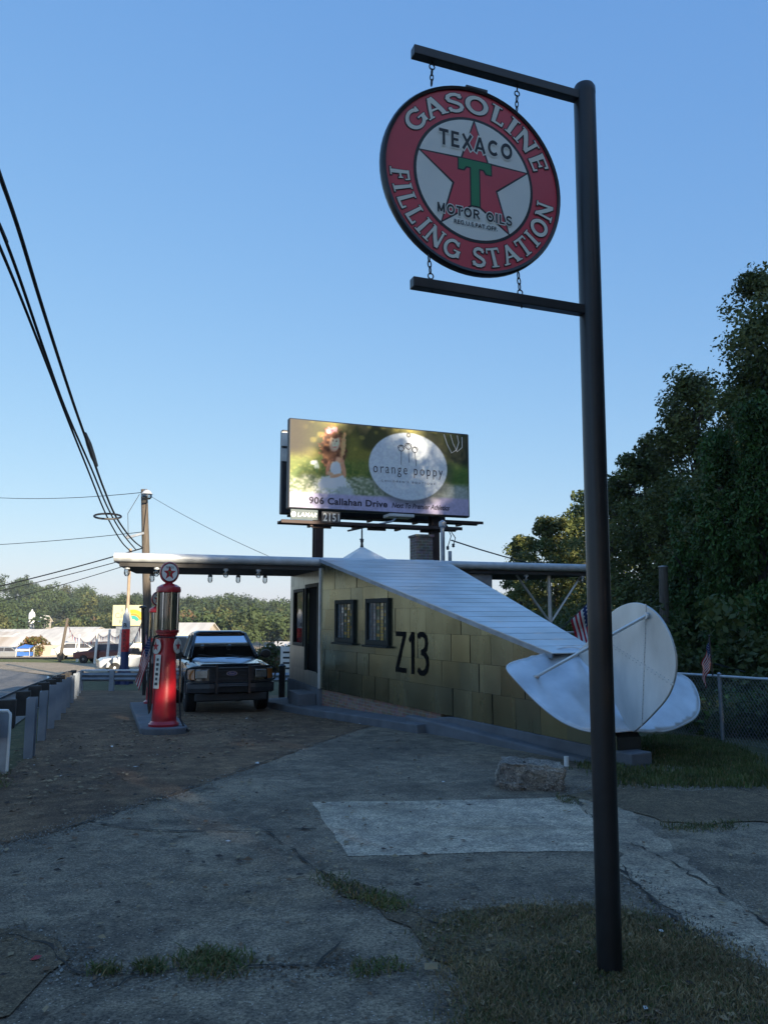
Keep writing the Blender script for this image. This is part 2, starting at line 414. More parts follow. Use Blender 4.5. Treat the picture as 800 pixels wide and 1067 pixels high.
cd.sensor_fit = 'VERTICAL'; cd.sensor_height = 36; cd.lens = 36 * F / 1067; cd.clip_end = 5000; cd.clip_start = .05
co.location = (0, 0, EYE); co.rotation_euler = (R(90) + TH, 0, 0); sc.camera = co
vs_ = sc.view_settings
sc.display_settings.display_device = 'sRGB'; vs_.view_transform = 'Standard'; vs_.look = 'None'; vs_.gamma = 1; vs_.exposure = 1.35; vs_.use_curve_mapping = False
sc.cycles.use_denoising = True; sc.cycles.max_bounces = 6; sc.cycles.transparent_max_bounces = 12
sc.cycles.caustics_reflective = False; sc.cycles.caustics_refractive = False

# ================================================================== materials
M_ground = ground_mat('earth_and_grass', (.075, .08, .035), (.11, .10, .05), (.05, .065, .025), .35, 3., bump=.6)
M_lot = ground_mat('worn_asphalt', (.10, .064, .042), (.19, .122, .074), (.28, .185, .11), .55, 2.6, speck=(.42, .32, .2), speck_amt=.15, bump=.8, dirt=(.24, .165, .10), dirt_lo=.56)
M_conc = ground_mat('old_concrete', (.145, .118, .09), (.275, .222, .162), (.09, .075, .058), .5, 1.7, speck=(.45, .4, .34), speck_amt=.13, bump=.45, dirt=(.33, .24, .15), dirt_lo=.56)
M_patch = ground_mat('smooth_concrete', (.40, .335, .26), (.50, .42, .33), (.28, .235, .18), .8, 1.3, bump=.15, dirt=(.28, .21, .135), dirt_lo=.56)
M_strip = ground_mat('worn_concrete', (.29, .235, .175), (.40, .33, .25), (.18, .15, .115), .8, 1.3, bump=.3, dirt=(.26, .19, .12), dirt_lo=.52, speck=(.3, .27, .22), speck_amt=.08)
M_dirt = ground_mat('bare_dirt', (.15, .112, .072), (.22, .165, .105), (.09, .07, .05), 1.2, 5., bump=.8, speck=(.3, .25, .17), speck_amt=.15)
M_turf = ground_mat('turf_soil', (.11, .09, .05), (.17, .13, .075), (.08, .07, .04), 1.4, 4., bump=.9)
M_road = ground_mat('road_asphalt', (.16, .16, .16), (.2, .195, .19), (.13, .13, .13), .4, 2., bump=.25)
M_galv = mat('galvanised_steel', (.56, .59, .61), .5, .2, .12, 5., .08)
M_galv_dark = mat('weathered_galvanised', (.34, .37, .41), .5, .6, .2, 4., .1)
M_black = mat('black_painted_steel', (.012, .012, .014), .42, 0, .2, 9., .05, coat=.2)
M_red = mat('red_enamel', (.42, .012, .022), .34, 0, .12, 4., .02, coat=.4)
M_conc_blk = mat('painted_concrete', (.24, .26, .28), .85, 0, .16, 5., .35, 30)
M_white = mat('white_paint', (.78, .78, .75), .5, 0, .06, 4.)
M_dkwood = mat('dark_wood', (.045, .035, .028), .8, 0, .3, 6., .3, stretch=(6, 6, .6))
M_polewood = mat('weathered_pole_wood', (.12, .10, .08), .9, 0, .3, 5., .5, stretch=(8, 8, .5))
M_rubber = mat('black_rubber', (.012, .012, .012), .75, 0, .2, 20.)
M_chrome = mat('chrome', (.75, .76, .78), .12, 1., .03, 8.)
M_glass = glass_mat('clear_glass')
M_glassd = glass_mat('tinted_glass', (.2, .25, .22), .1)
M_wire = mat('cable_sheath', (.012, .012, .014), .6, 0, .1)

# ================================================================== terrain
def axis(a, b, s, far, gr=1.28):
    v = list(np.arange(a, b + 1e-6, s)); st_ = s; lo, hi = [], []
    x = a
    while x > -far: st_ *= gr; x -= min(st_, 45); lo.append(x)
    st_ = s; x = b
    while x < far: st_ *= gr; x += min(st_, 45); hi.append(x)
    return lo[::-1] + v + hi
XS = axis(-16, 16, .5, 900); YS = axis(-4, 36, .5, 900)
vv = [(x, y, g(x, y) - (.0 if -16 < x < 16 and -4 < y < 36 else .03)) for y in YS for x in XS]
vv_all = vv; nx = len(XS); ff = [(j * nx + i, j * nx + i + 1, (j + 1) * nx + i + 1, (j + 1) * nx + i) for j in range(len(YS) - 1) for i in range(nx - 1)]
mb = MB(); mb.add(vv, ff); ground = mb.build('ground', M_ground, smooth=True, recalc=False); tag(ground, kind='structure')

# lot, slabs, patches (outlines found on the terrain, irregular edges)
EDGE = gpoly([(-60, 912), (0, 882), (60, 868), (90, 857), (140, 842), (185, 829), (230, 812), (275, 797), (330, 776), (388, 757)])
lot = EDGE + [Vector((1.2, 16.2)), Vector((-.9, 18.2)), Vector((-3., 25)), Vector((-8.2, 29)), Vector((-11.2, 28.9)), Vector((-4.6, 10.2)), Vector((-3.4, 5.6)), Vector((-3.2, 3.6))]
sheet('asphalt_lot', lot, .004, M_lot, wob=.02)
slab = EDGE + [Vector((.3, 16.0)), Vector((2.9, 10.2)), Vector((3.6, 9.4)), Vector((4.2, 7.9)), Vector((9.5, 7.9)), Vector((9.5, 0)), Vector((5, -3)), Vector((-5, -3)), Vector((-5.5, 2.)), Vector((-3.4, 3.6))]
sheet('concrete_slab', slab, .008, M_conc, wob=.012)
sheet('smooth_concrete_patch', gpoly([(325, 837), (420, 836), (520, 834), (592, 832), (612, 846), (640, 884), (618, 889), (520, 889), (440, 892), (363, 894), (344, 866)]), .0115, M_patch, wob=.012)
sheet('worn_concrete_strip', gpoly([(600, 832), (650, 836), (668, 862), (700, 884), (745, 925), (830, 985), (860, 1030), (800, 1012), (745, 985), (690, 945), (655, 918), (640, 886), (615, 850)]), .0125, M_strip, wob=.05)
def blotch(name, pix, m, dz, wob=.05): return sheet(name, gpoly(pix), dz, m, .2, wob)
blotch('dirt_patch', [(590, 830), (640, 818), (720, 826), (800, 822), (830, 860), (770, 858), (735, 862), (690, 858), (650, 845)], M_dirt, .0165)
blotch('dirt_patch', [(445, 960), (500, 950), (640, 948), (700, 960), (745, 985), (820, 1030), (830, 1075), (470, 1085), (492, 1045), (470, 1010), (440, 985)], M_turf, .017, .11)
blotch('dirt_patch', [(-10, 970), (25, 972), (62, 985), (72, 1003), (50, 1018), (30, 1040), (10, 1062), (-10, 1068)], M_dirt, .017)
blotch('dirt_patch', [(335, 912), (380, 924), (420, 945), (470, 962), (452, 985), (425, 968), (395, 950), (350, 928)], M_dirt, .0172, .06)
#blotch('dirt_patch', [(120, 866), (180, 865), (250, 868), (330, 866), (330, 871), (250, 874), (180, 870), (120, 871)], M_dirt, .0168, .02)
#blotch('dirt_patch', [(600, 800), (630, 797), (634, 812), (610, 815)], M_dirt, .0173, .03)
#blotch('dirt_patch', [(660, 935), (690, 932), (706, 940), (690, 946), (665, 945)], M_dirt, .0174, .03)
# cracks and joints: narrow ribbons of dark soil
M_crack = mat('crack_soil', (.03, .025, .019), .95, 0, .3, 8.)
def crack(pix, w_, dz=.0195):
    pts = gpoly(pix); q = []
    for a, b in zip(pts, pts[1:]):
        n = max(1, int((b - a).length / .07))
        for i in range(n): q.append(a.lerp(b, i / n) + Vector((rnd.gauss(0, .012), rnd.gauss(0, .012))))
    q.append(pts[-1]); mb = MB(); vs = []
    for i, p in enumerate(q):
        d = (q[min(i + 1, len(q) - 1)] - q[max(i - 1, 0)]).normalized(); n = Vector((-d.y, d.x)); h = w_ * .62 * (.04 + 1.2 * rnd.random() ** 1.6) / 2
        vs += [(p + n * h), (p - n * h)]
    mb.add([(v.x, v.y, g(v.x, v.y) + dz) for v in vs], [(2 * i, 2 * i + 1, 2 * i + 3, 2 * i + 2) for i in range(len(q) - 1)])
    return tag(mb.build('pavement_crack', M_crack, recalc=False), kind='structure')
for pix, w_ in (([(90, 857), (140, 866), (190, 868), (260, 868), (330, 866)], .045), ([(278, 868), (300, 885), (325, 905), (345, 918)], .035), ([(0, 976), (20, 978), (50, 990), (72, 1012), (100, 1018), (140, 1017), (190, 1014), (260, 1012), (340, 1009), (400, 1012)], .03),
                ([(345, 918), (380, 935), (420, 952), (455, 965), (480, 968)], .05), ([(0, 882), (60, 868), (140, 842), (230, 812), (330, 776), (388, 757)], .05),
                ([(640, 905), (665, 925), (690, 950), (720, 975), (760, 1000)], .04), ([(655, 880), (700, 900), (740, 925), (800, 968)], .03), ([(610, 846), (640, 880), (655, 915)], .02), ([(690, 866), (740, 862), (800, 868)], .03),
                ([(355, 985), (340, 1000), (330, 1012)], .03), ([(300, 800), (370, 812), (450, 808), (520, 800)], .012), ([(440, 893), (520, 890), (618, 890)], .012),
                ([(430, 775), (470, 790), (520, 797)], .012), ([(60, 1060), (100, 1040), (150, 1018)], .02), ([(180, 868), (120, 900), (60, 925), (0, 935)], .008), ([(765, 822), (790, 830), (815, 840)], .04)):
    crack(pix, w_)
# road beside the guardrail, going down to the valley
def gr(k): return Vector((-4.75 - 6.35 * k, 10.6 + 18.1 * k))          # guardrail line, k=0 near, k=1 far
gd = (gr(1) - gr(0)).normalized(); gn = Vector((-gd.y, gd.x))            # gn points to the road (left)
road = []
c0 = gr(-1.2) + gn * .55; rp = [gr(k) + gn * .6 for k in (-1.3, -.5, 0, .5, 1)] + [Vector((-17, 40)), Vector((-27, 52)), Vector((-44, 63)), Vector((-70, 72))]
lp = [p for p in [gr(k) + gn * 11.5 for k in (-1.3, -.5, 0, .5)]] + [Vector((-24, 34)), Vector((-34, 43)), Vector((-52, 52)), Vector((-74, 58))]
sheet('road', rp + lp[::-1], .02, M_road, 1.2)
M_line = mat('road_paint', (.62, .6, .52), .7, 0, .2, 12.)
edge = [gr(k) + gn * 1.0 for k in (-1.3, 0, 1)] + [Vector((-17.2, 40.3)), Vector((-27.3, 52.6))]
mb = MB(); vs = []
for i, p in enumerate(edge): vs += [(p.x, p.y), (p.x - .12, p.y + .05)]
q = []
for i in range(len(edge) - 1):
    for k in range(20):
        a = edge[i].lerp(edge[i + 1], k / 20); q.append(a)
q.append(edge[-1])
mb.add([(p.x + dx, p.y + dx * -.3, g(p.x + dx, p.y) + .03) for p in q for dx in (0, -.12)], [(2 * i, 2 * i + 1, 2 * i + 3, 2 * i + 2) for i in range(len(q) - 1)])
tag(mb.build('road_line', M_line, recalc=False), kind='structure')
# sunlit dirt shoulder and mown grass beyond the rail
M_shoulder = ground_mat('sandy_shoulder', (.34, .27, .19), (.42, .34, .25), (.27, .23, .16), .5, 2., bump=.4)
M_verge = ground_mat('mown_verge', (.11, .14, .035), (.17, .17, .05), (.22, .18, .09), .5, 2., bump=.6)
sheet('gravel_shoulder', [Vector(p) for p in ((-17, 40.5), (-12, 42), (-9, 50), (-20, 57), (-36, 62), (-72, 74), (-70, 72.2), (-44, 63.2), (-27, 52.2))], .024, M_shoulder, 1.2)
sheet('mown_verge', [Vector(p) for p in ((-14, 44), (14, 44), (22, 66), (-36, 66), (-40, 62.5), (-20, 57.2))], .02, M_verge, 1.5)
sheet('market_lot', [Vector(p) for p in ((-110, 70), (60, 70), (90, 200), (-160, 200))], .03, M_shoulder, 5)

# ================================================================== grass and litter (uncountable)
def blades(name, pix, n, h, wd, mats, mix_fn, pred=None, bend=.6, jit=.012):
    poly = gpoly(pix); k = len(poly)
    def inside(x, y):
        c = False; j = k - 1
        for i in range(k):
            if (poly[i].y > y) != (poly[j].y > y) and x < (poly[j].x - poly[i].x) * (y - poly[i].y) / (poly[j].y - poly[i].y) + poly[i].x: c = not c
            j = i
        return c
    x0, x1 = min(p.x for p in poly), max(p.x for p in poly); y0, y1 = min(p.y for p in poly), max(p.y for p in poly)
    V, Fc, mi = [], [], []
    while len(Fc) < n:
        x = rnd.uniform(x0, x1); y = rnd.uniform(y0, y1)
        if not inside(x, y): continue
        x += rnd.gauss(0, jit); y += rnd.gauss(0, jit)
        d = math.sin(x * 3.1 + 1.3 * math.sin(y * 2.3)) * math.cos(y * 3.7 + x)
        if rnd.random() > .55 + .45 * d: continue
        if pred and rnd.random() > pred(x, y): continue
        a = rnd.uniform(0, 2 * PI); hh = h * rnd.uniform(.35, 1.15); b = rnd.uniform(-1, 1) * bend * hh; bx, by = math.cos(a), math.sin(a)
        z = g(x, y) + .015; ww = wd * rnd.uniform(.6, 1.3)
        i = len(V)
        V += [(x - by * ww / 2, y + bx * ww / 2, z), (x + by * ww / 2, y - bx * ww / 2, z), (x + bx * b * .5 + by * ww * .35, y + by * b * .5 - bx * ww * .35, z + hh * .65), (x + bx * b, y + by * b, z + hh)]
        Fc.append((i, i + 1, i + 2, i + 3)); mi.append(mix_fn(x, y))
    return tag(np_mesh(name, np.array(V), np.array(Fc), mats, mi), kind='stuff')
M_gr = mat('grass_green', (.09, .125, .03), .6, 0, .3, 2., transl=.25)
M_gr2 = mat('grass_olive', (.15, .15, .055), .6, 0, .3, 2., transl=.25)
M_dry = mat('grass_dry', (.26, .185, .085), .8, 0, .3, 3., transl=.2)
M_dry2 = mat('grass_straw', (.36, .27, .14), .8, 0, .3, 3., transl=.2)
tag(blades('dry_grass', [(452, 975), (475, 958), (540, 952), (640, 950), (690, 962), (735, 985), (815, 1035), (825, 1085), (478, 1085), (492, 1045), (465, 1005)], 30000, .024, .006, [M_gr, M_gr2, M_dry, M_dry2],
    lambda x, y: rnd.choices((0, 1, 2, 3), (.5, 1.1, 4, 2.6) if math.sin(x * 4 + 1) * math.cos(y * 5) > -.15 else (1.2, 2.6, 3, 1.3))[0], bend=1.4, jit=.085), 'patchy dry brown and green grass around the foot of the black sign post', 'grass')
tag(blades('lawn', [(618, 776), (700, 768), (745, 772), (800, 800), (830, 815), (800, 821), (640, 820), (616, 800)], 26000, .06, .016, [M_gr, M_gr2, M_dry], lambda x, y: rnd.choices((0, 1, 2), (5, 4, .6))[0], jit=.1), 'green lawn sloping down behind the silver tail', 'grass')
for pix, n, lab in (([(332, 913), (352, 915), (385, 930), (420, 946), (415, 952), (380, 941), (345, 927)], 900, 'green grass growing along the crack in the middle of the concrete'),
                    ([(188, 1001), (215, 997), (250, 1003), (254, 1015), (225, 1022), (195, 1018)], 1100, 'round green grass tuft in the front concrete crack'),
                    ([(143, 1008), (168, 1006), (170, 1017), (148, 1018)], 260, 'small grass tuft left of the round one in the front crack'),
                    ([(92, 1012), (118, 1010), (128, 1018), (104, 1021)], 200, 'dry weeds at the left end of the front crack'),
                    ([(365, 1008), (420, 1003), (425, 1016), (370, 1024)], 260, 'thin weeds at the right end of the front crack'),
                    ([(690, 861), (720, 862), (770, 858), (770, 866), (700, 868)], 500, 'green weeds in the joint right of the sign post'),
                    ([(578, 828), (598, 832), (600, 840), (582, 838)], 160, 'small weeds beside the concrete block'),
                    ([(0, 800), (16, 806), (10, 822), (-20, 826)], 300, 'weeds at the foot of the white post by the guardrail')):
    tag(blades('weeds', pix, int(n * .9), .034, .008, [M_gr, M_gr2, M_dry], lambda x, y: rnd.choices((0, 1, 2), (5, 4, 2))[0], bend=1.6, jit=.02 + .03 * (n > 400)), lab, 'weeds')
# fallen leaves and litter
V, Fc, mi = [], [], []
def litter(n, x0, x1, y0, y1, s, wts, dens=None):
    k = 0
    while k < n:
        x = rnd.uniform(x0, x1); y = y0 + (y1 - y0) * rnd.random() ** 1.3
        if dens and rnd.random() > dens(x, y): continue
        k += 1
        a = rnd.uniform(0, 2 * PI); q = s * rnd.uniform(.4, 1.3); c_, s_ = math.cos(a) * q, math.sin(a) * q; z = g(x, y) + .024; tl = rnd.uniform(0, .5) * q
        i = len(V); V.extend([(x + c_, y + s_, z), (x - s_ * .5, y + c_ * .5, z + tl), (x - c_, y - s_, z + .003), (x + s_ * .5, y - c_ * .5, z)])
        Fc.append((i, i + 1, i + 2, i + 3)); mi.append(rnd.choices(range(len(wts)), wts)[0])
litter(3200, -5, .6, 5, 17, .03, (3, 3, 2, .08), lambda x, y: 1 if (x + 4.2) < (y - 4) * .33 else .12)
litter(1300, -5, 6, 2.6, 9, .022, (3, 2, 1.5, .05))
litter(700, .2, 4.6, 3, 4.6, .02, (3, 2, 2, .04))
ML = [mat('dead_leaf_brown', (.16, .09, .045), .8), mat('dead_leaf_tan', (.3, .22, .12), .8), mat('dead_leaf_dark', (.05, .035, .025), .8), mat('paper_scrap', (.6, .6, .58), .7)]
o = np_mesh('fallen_leaves', np.array(V), np.array(Fc), ML, mi); tag(o, 'small dead leaves and scraps scattered over the pavement', 'leaves', kind='stuff')

V, Fc, mi = [], [], []     # grit and crumbs of broken paving, thickest along the edges and cracks
for (ax_, ay_), (bx_, by_), n in [((a[0], a[1]), (b_[0], b_[1]), 130) for line in (EDGE, gpoly([(0, 976), (50, 990), (72, 1012), (140, 1017), (260, 1012), (400, 1012)]), gpoly([(345, 918), (420, 952), (480, 968)]), gpoly([(590, 826), (640, 822), (720, 826), (800, 822)]), gpoly([(640, 905), (690, 950), (760, 1000)]), gpoly([(445, 965), (540, 950), (640, 948), (745, 985), (820, 1030)])) for a, b_ in zip(line, line[1:])]:
    for k in range(n * 2):
        t = rnd.random(); x = ax_ + (bx_ - ax_) * t + rnd.gauss(0, .09); y = ay_ + (by_ - ay_) * t + rnd.gauss(0, .09); z = g(x, y) + .012; q = rnd.uniform(.003, .0095) * (1 + .5 * (rnd.random() < .1)); i = len(V); a = rnd.uniform(0, 6.3)
        p3 = [(x + q * math.cos(a + 2.1 * j), y + q * math.sin(a + 2.1 * j), z) for j in range(3)]; V += p3 + [(x, y, z + q * 1.1)]; Fc += [(i, i + 1, i + 3), (i + 1, i + 2, i + 3), (i + 2, i, i + 3)]; mi += [rnd.choices((0, 1, 2), (3, 3, 1))[0]] * 3
tag(np_mesh('loose_gravel', np.array(V), np.array(Fc), [mat('grit_brown', (.13, .095, .06), .9), mat('grit_grey', (.2, .18, .15), .9), mat('grit_pale', (.36, .33, .28), .9)], mi), 'loose grit and crumbs of paving along the cracks and edges', 'gravel', kind='stuff')

# ================================================================== guardrails
def wbeam(mb, pts, h=.31, out=None):
    """W-section rail along pts (top height given by z), facing 'out' side"""
    prof = [(0, .155), (.06, .11), (.08, .08), (.06, .05), (.0, .0), (.06, -.05), (.08, -.08), (.06, -.11), (0, -.155)]
    n = len(prof); vs = []
    for i, p in enumerate(pts):
        d = (Vector(pts[min(i + 1, len(pts) - 1)]) - Vector(pts[max(i - 1, 0)])); d.z = 0; d.normalize(); s = Vector((-d.y, d.x, 0)) * out
        vs += [Vector(p) + s * a + Vector((0, 0, b)) for a, b in prof]
    off = len(vs)
    vs2 = [v for v in vs]
    k = len(pts)
    fs = [(i * n + j, i * n + j + 1, (i + 1) * n + j + 1, (i + 1) * n + j) for i in range(k - 1) for j in range(n - 1)]
    mb.add(vs, fs)
M_rail = mat('guardrail_galvanised', (.27, .31, .36), .6, .2, .15, 3., .1)
M_block = mat('guardrail_block_wood', (.05, .045, .04), .85, 0, .25, 5.)
p0 = gr(-.02); root = thing('guardrail', (p0.x, p0.y, g(p0.x, p0.y)), 'long galvanised guardrail with steel posts between the lot and the road', 'guardrail')
RL = lambda p: Vector(p) - root.location
rail_pts = []
for i in range(31):
    p = gr(-.42 + 1.42 * i / 30) + gn * .42; rail_pts.append(RL((p.x, p.y, g(p.x, p.y) + .56)))
mb = MB(); wbeam(mb, rail_pts, out=1); r_ = mb.build('rail', M_rail, root, recalc=False); sm = r_.modifiers.new('thick', 'SOLIDIFY'); sm.thickness = .006
def ipost(h, lean=0):
    mb = MB(); w2, d2, t2 = .10, .16, .012
    mb.bb(-w2 / 2, w2 / 2, -d2 / 2, -d2 / 2 + t2, -.1, h); mb.bb(-w2 / 2, w2 / 2, d2 / 2 - t2, d2 / 2, -.1, h); mb.bb(-t2 / 2, t2 / 2, -d2 / 2 + t2, d2 / 2 - t2, -.1, h); return mb
rz = math.atan2(gd.y, gd.x)
ks = [-.02 + i * .102 for i in range(11)]
for k in ks:
    p = gr(k); b = RL((p.x, p.y, g(p.x, p.y)))
    mb = MB(); hh = .74 + rnd.uniform(-.02, .03)
    mb.box((0, 0, hh / 2 - .05), (.2, .012, hh + .1)); mb.box((-.1, .05, hh / 2 - .05), (.012, .11, hh + .1)); mb.box((.1, .05, hh / 2 - .05), (.012, .11, hh + .1))
    po = mb.build('post', M_rail, root); po.location = b; po.rotation_euler = (0, R(rnd.uniform(-1, 1)), rz + PI / 2 + R(rnd.uniform(-4, 4)) + PI / 2)
    bl = MB().box((0, 0, 0), (.15, .2, .36)).build('spacer_block', M_block, root, bevel=.008); q = p + gn * .24; bl.location = RL((q.x, q.y, g(q.x, q.y) + .56)); bl.rotation_euler = (0, 0, rz)
# cross guardrail at the far end of the lot
a = gr(1) + gn * .2; b2 = Vector((2.5, 27.5))
root2 = thing('guardrail', (a.x, a.y, g(a.x, a.y)), 'blue grey guardrail crossing behind the pumps at the far end of the lot', 'guardrail')
pts = [Vector((*a.lerp(b2, i / 12), 0)) for i in range(13)]
mb = MB(); wbeam(mb, [Vector((p.x, p.y, g(p.x, p.y) + .5)) - root2.location for p in pts], out=-1); r_ = mb.build('rail', M_rail, root2, recalc=False); r_.modifiers.new('thick', 'SOLIDIFY').thickness = .006
mb = MB(); mb.bar(Vector((pts[1].x - .9, pts[1].y + .1, g(pts[1].x, pts[1].y) + .73)) - root2.location, Vector((pts[4].x - .5, pts[4].y + .1, g(pts[4].x, pts[4].y) + .73)) - root2.location, .2, .05); mb.build('cap_rail', M_galv, root2, bevel=.01)
for i in range(6):
    p = Vector(a.lerp(b2, (i + .62) / 6)); mb = MB(); mb.box((0, .0, .3), (.16, .012, .9)); mb.box((-.08, .06, .3), (.012, .12, .9)); mb.box((.08, .06, .3), (.012, .12, .9))
    po = mb.build('post', M_rail, root2); po.location = Vector((p.x, p.y - .1, g(p.x, p.y))) - root2.location
# white edge post in front of the guardrail
wp = at(7, 740, 9.6); base = ghit(-10, 806)
root = thing('marker_post', (base.x, base.y, g(base.x, base.y)), 'pale steel end post nearest the camera at the left picture edge', 'post')
mb = MB(); mb.bb(-.2, .2, -.01, .01, -.1, .68); mb.build('panel', M_galv_dark, root, bevel=.004)
mb = MB(); mb.tube([(-.22, -.02, .0), (-.22, -.02, .66), (-.19, -.02, .7), (.17, -.02, .7), (.2, -.02, .66), (.2, -.02, -.1)], .017, 8); mb.build('edge_tube', M_white, root, smooth=True)
# ================================================================== aeroplane station
AX = Vector((.33, -.944)).normalized(); U = Vector((-AX.y, AX.x)); C0 = Vector((.03, 18.0))
RZ = math.atan2(U.y, U.x)
S0 = thing('airplane_station', (C0.x, C0.y, 0), 'silver filling station built like an airplane with wings, sloping tail and olive metal walls', 'building', RZ)
def hit_s(px, py, s):      # point on vertical plane span=s -> (t, z)
    P = C0 + U * s; p = on_plane(px, py, (P.x, P.y, 0), (U.x, U.y, 0)); q = p.xy - C0
    return q.dot(AX), p.z
def hit_t(px, py, t):      # on vertical plane t -> (s, z)
    P = C0 + AX * t; p = on_plane(px, py, (P.x, P.y, 0), (AX.x, AX.y, 0)); q = p.xy - C0
    return q.dot(U), p.z
HW0, HW1, TL = 1.535, .17, 8.9
hw = lambda t: HW0 + (HW1 - HW0) * t / TL
zt = lambda t: 2.88 - .228 * t
GS = lambda s, t: g(*(C0 + U * s + AX * t))
P3 = lambda s, t, z: Vector((s, -t, z))     # station coords: span, aft, up
M_tile = mat('olive_sheet_metal', (.27, .265, .168), .27, .9, .2, 1.4, .2, 4, attr='paint', stretch=(1, 1, .35))
M_seam = mat('seam_shadow_gap', (.04, .04, .035), .7, .3, .1)
M_roof = mat('galvanised_roof_sheet', (.56, .59, .62), .38, .8, .14, 1.5, .1, 8, attr='paint')
M_alum = mat('bare_aluminium', (.68, .7, .71), .4, .55, .2, 1.8, .25, 5)
M_alum2 = mat('dull_aluminium_fin', (.66, .66, .64), .42, .5, .2, 1.6, .25, 4, stretch=(1, 1, .5))
M_pale = mat('pale_sheet_metal', (.40, .41, .39), .36, .75, .16, 3., .1, 12, attr='paint', stretch=(3, 3, .4))
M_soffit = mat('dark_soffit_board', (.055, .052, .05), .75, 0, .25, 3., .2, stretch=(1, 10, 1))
M_trim = mat('dark_green_trim', (.018, .023, .021), .6, 0, .2, 6., .1, spec=.25)
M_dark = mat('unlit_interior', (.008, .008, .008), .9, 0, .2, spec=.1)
M_curb = mat('blue_grey_concrete', (.13, .14, .155), .85, 0, .18, 3., .35, 30)
M_brick = brick_mat('thin_brick', (.21, .125, .09), (.29, .19, .14), (.25, .22, .19), .2, .06)
def tiles(mb, a, b, z_of_l, length, rows, width, l_off, lift, jitter=.006, poly_clip=None, tint=.12, holes=()):
    """metal sheets on the wall from a to b (2-D span/aft points); clipped by z<z_of_l(l)"""
    d = (b - a).normalized(); nrm = Vector((d.y, -d.x)); nrm = nrm if nrm.x < 0 else -nrm
    for r in range(len(rows) - 1):
        z0, z1 = rows[r] + .002, rows[r + 1] - .002
        l = -width + (l_off if r % 2 else 0) + rnd.uniform(-.03, .03)
        while l < length:
            l0, l1 = max(0, l + .002), min(length, l + width - .002)
            l += width * rnd.uniform(.94, 1.05)
            if l1 - l0 < .03: continue
            quad = [(l0, z0), (l1, z0), (l1, z1), (l0, z1)]
            # clip by top line z <= m l + c
            f = lambda p: z_of_l(p[0]) - p[1]; out = []
            for i in range(4):
                p, q = quad[i], quad[(i + 1) % 4]; fp, fq = f(p), f(q)
                if fp >= 0: out.append(p)
                if fp * fq < 0: k = fp / (fp - fq); out.append((p[0] + (q[0] - p[0]) * k, p[1] + (q[1] - p[1]) * k))
            if len(out) < 3: continue
            if any(l0 < h[1] and l1 > h[0] and z0 < h[3] and z1 > h[2] for h in holes): 
                pass
            gx, gz = rnd.gauss(0, jitter), rnd.gauss(0, jitter); lc, zc = (l0 + l1) / 2, (z0 + z1) / 2
            v = 1 + rnd.uniform(-tint, tint); hue = rnd.uniform(-.05, .05); mb.c = (v * (1 + hue), v, v * (1 - hue * 1.6))
            vs = []
            for (x, z) in out:
                o = lift + gx * (x - lc) + gz * (z - zc); p = a + d * x + nrm * o; vs.append(P3(p.x, p.y, z))
            mb.add(vs, [tuple(range(len(vs)))])
    mb.c = (1, 1, 1)
# -- fuselage walls (span, aft)
A2 = Vector((-HW0, 0)); B2 = Vector((-hw(TL), TL)); WL = (B2 - A2).length; wd2 = (B2 - A2).normalized(); wn2 = Vector((-wd2.y, wd2.x)); wn2 = wn2 if wn2.x < 0 else -wn2
TS = 7.78
ZS = lambda t: .187 - .72 * (t - 8.94)
ztop_ = lambda t: zt(t) if t < TS else min(zt(t), ZS(t) - .05)
zl = lambda l: ztop_(l * TL / WL)
rows = [0, .44, .87, 1.305, 1.74, 2.18, 2.62, 3.0]
mb = MB(); tiles(mb, A2, B2, zl, WL, rows, .54, .27, .012, .006, tint=.1)
wall = mb.build('fuselage_wall', M_tile, S0, paint=True); wall['label'] = 'olive patchwork metal side wall facing the camera'
mb = MB()   # body behind the sheets
prof = [(-HW0 + .002, 0), (HW0, 0)]
vs = []
for t in (0, TS, TL):
    h = hw(t) - .004; vs += [P3(-h, t, 0), P3(h, t, 0), P3(h, t, ztop_(t) - .02), P3(-h, t, ztop_(t) - .02)]
mb.add(vs, [(4 * k + a, 4 * k + (a + 1) % 4, 4 * k + 4 + (a + 1) % 4, 4 * k + 4 + a) for k in (0, 1) for a in range(4)] + [(8, 9, 10, 11), (0, 3, 2, 1)])
mb.build('fuselage_core', M_seam, S0)
def wall_lz(px, py):
    o3 = C0 + U * A2.x + AX * A2.y; n3 = U * wn2.x + AX * wn2.y
    p = on_plane(px, py, (o3.x, o3.y, 0), (n3.x, n3.y, 0)); q = p.xy - C0; q = Vector((q.dot(U), q.dot(AX))) - A2
    return q.dot(wd2), p.z
WP = lambda l, z, off: P3(*(A2 + wd2 * l + wn2 * off), z)
# -- roof of lapped sheets
mb = MB(); n = 22
for i in range(n):
    t0, t1 = 7.82 * i / n - .0, 7.82 * (i + 1) / n + .03
    v = 1 + rnd.uniform(-.05, .05); mb.c = (v, v, v)
    e = .05; z0, z1 = zt(t0) + .016, zt(t1) + .0195
    vs = [P3(-hw(t0) - e, t0, z0), P3(hw(t0) + e, t0, z0), P3(hw(t1) + e, t1, z1), P3(-hw(t1) - e, t1, z1)]
    vs += [p - Vector((0, 0, .012)) for p in vs]
    mb.add(vs, [(0, 1, 2, 3), (7, 6, 5, 4), (0, 4, 5, 1), (1, 5, 6, 2), (2, 6, 7, 3), (3, 7, 4, 0)])
roof = mb.build('fuselage_roof', M_roof, S0, paint=True)
mb = MB()
for s in (-1, 1): mb.bar(P3(s * (hw(0) + .035), 0, zt(0) - .03), P3(s * (hw(7.82) + .035), 7.82, zt(7.82) - .03), .025, .07)
mb.build('eave_flashing', M_galv_dark, roof)
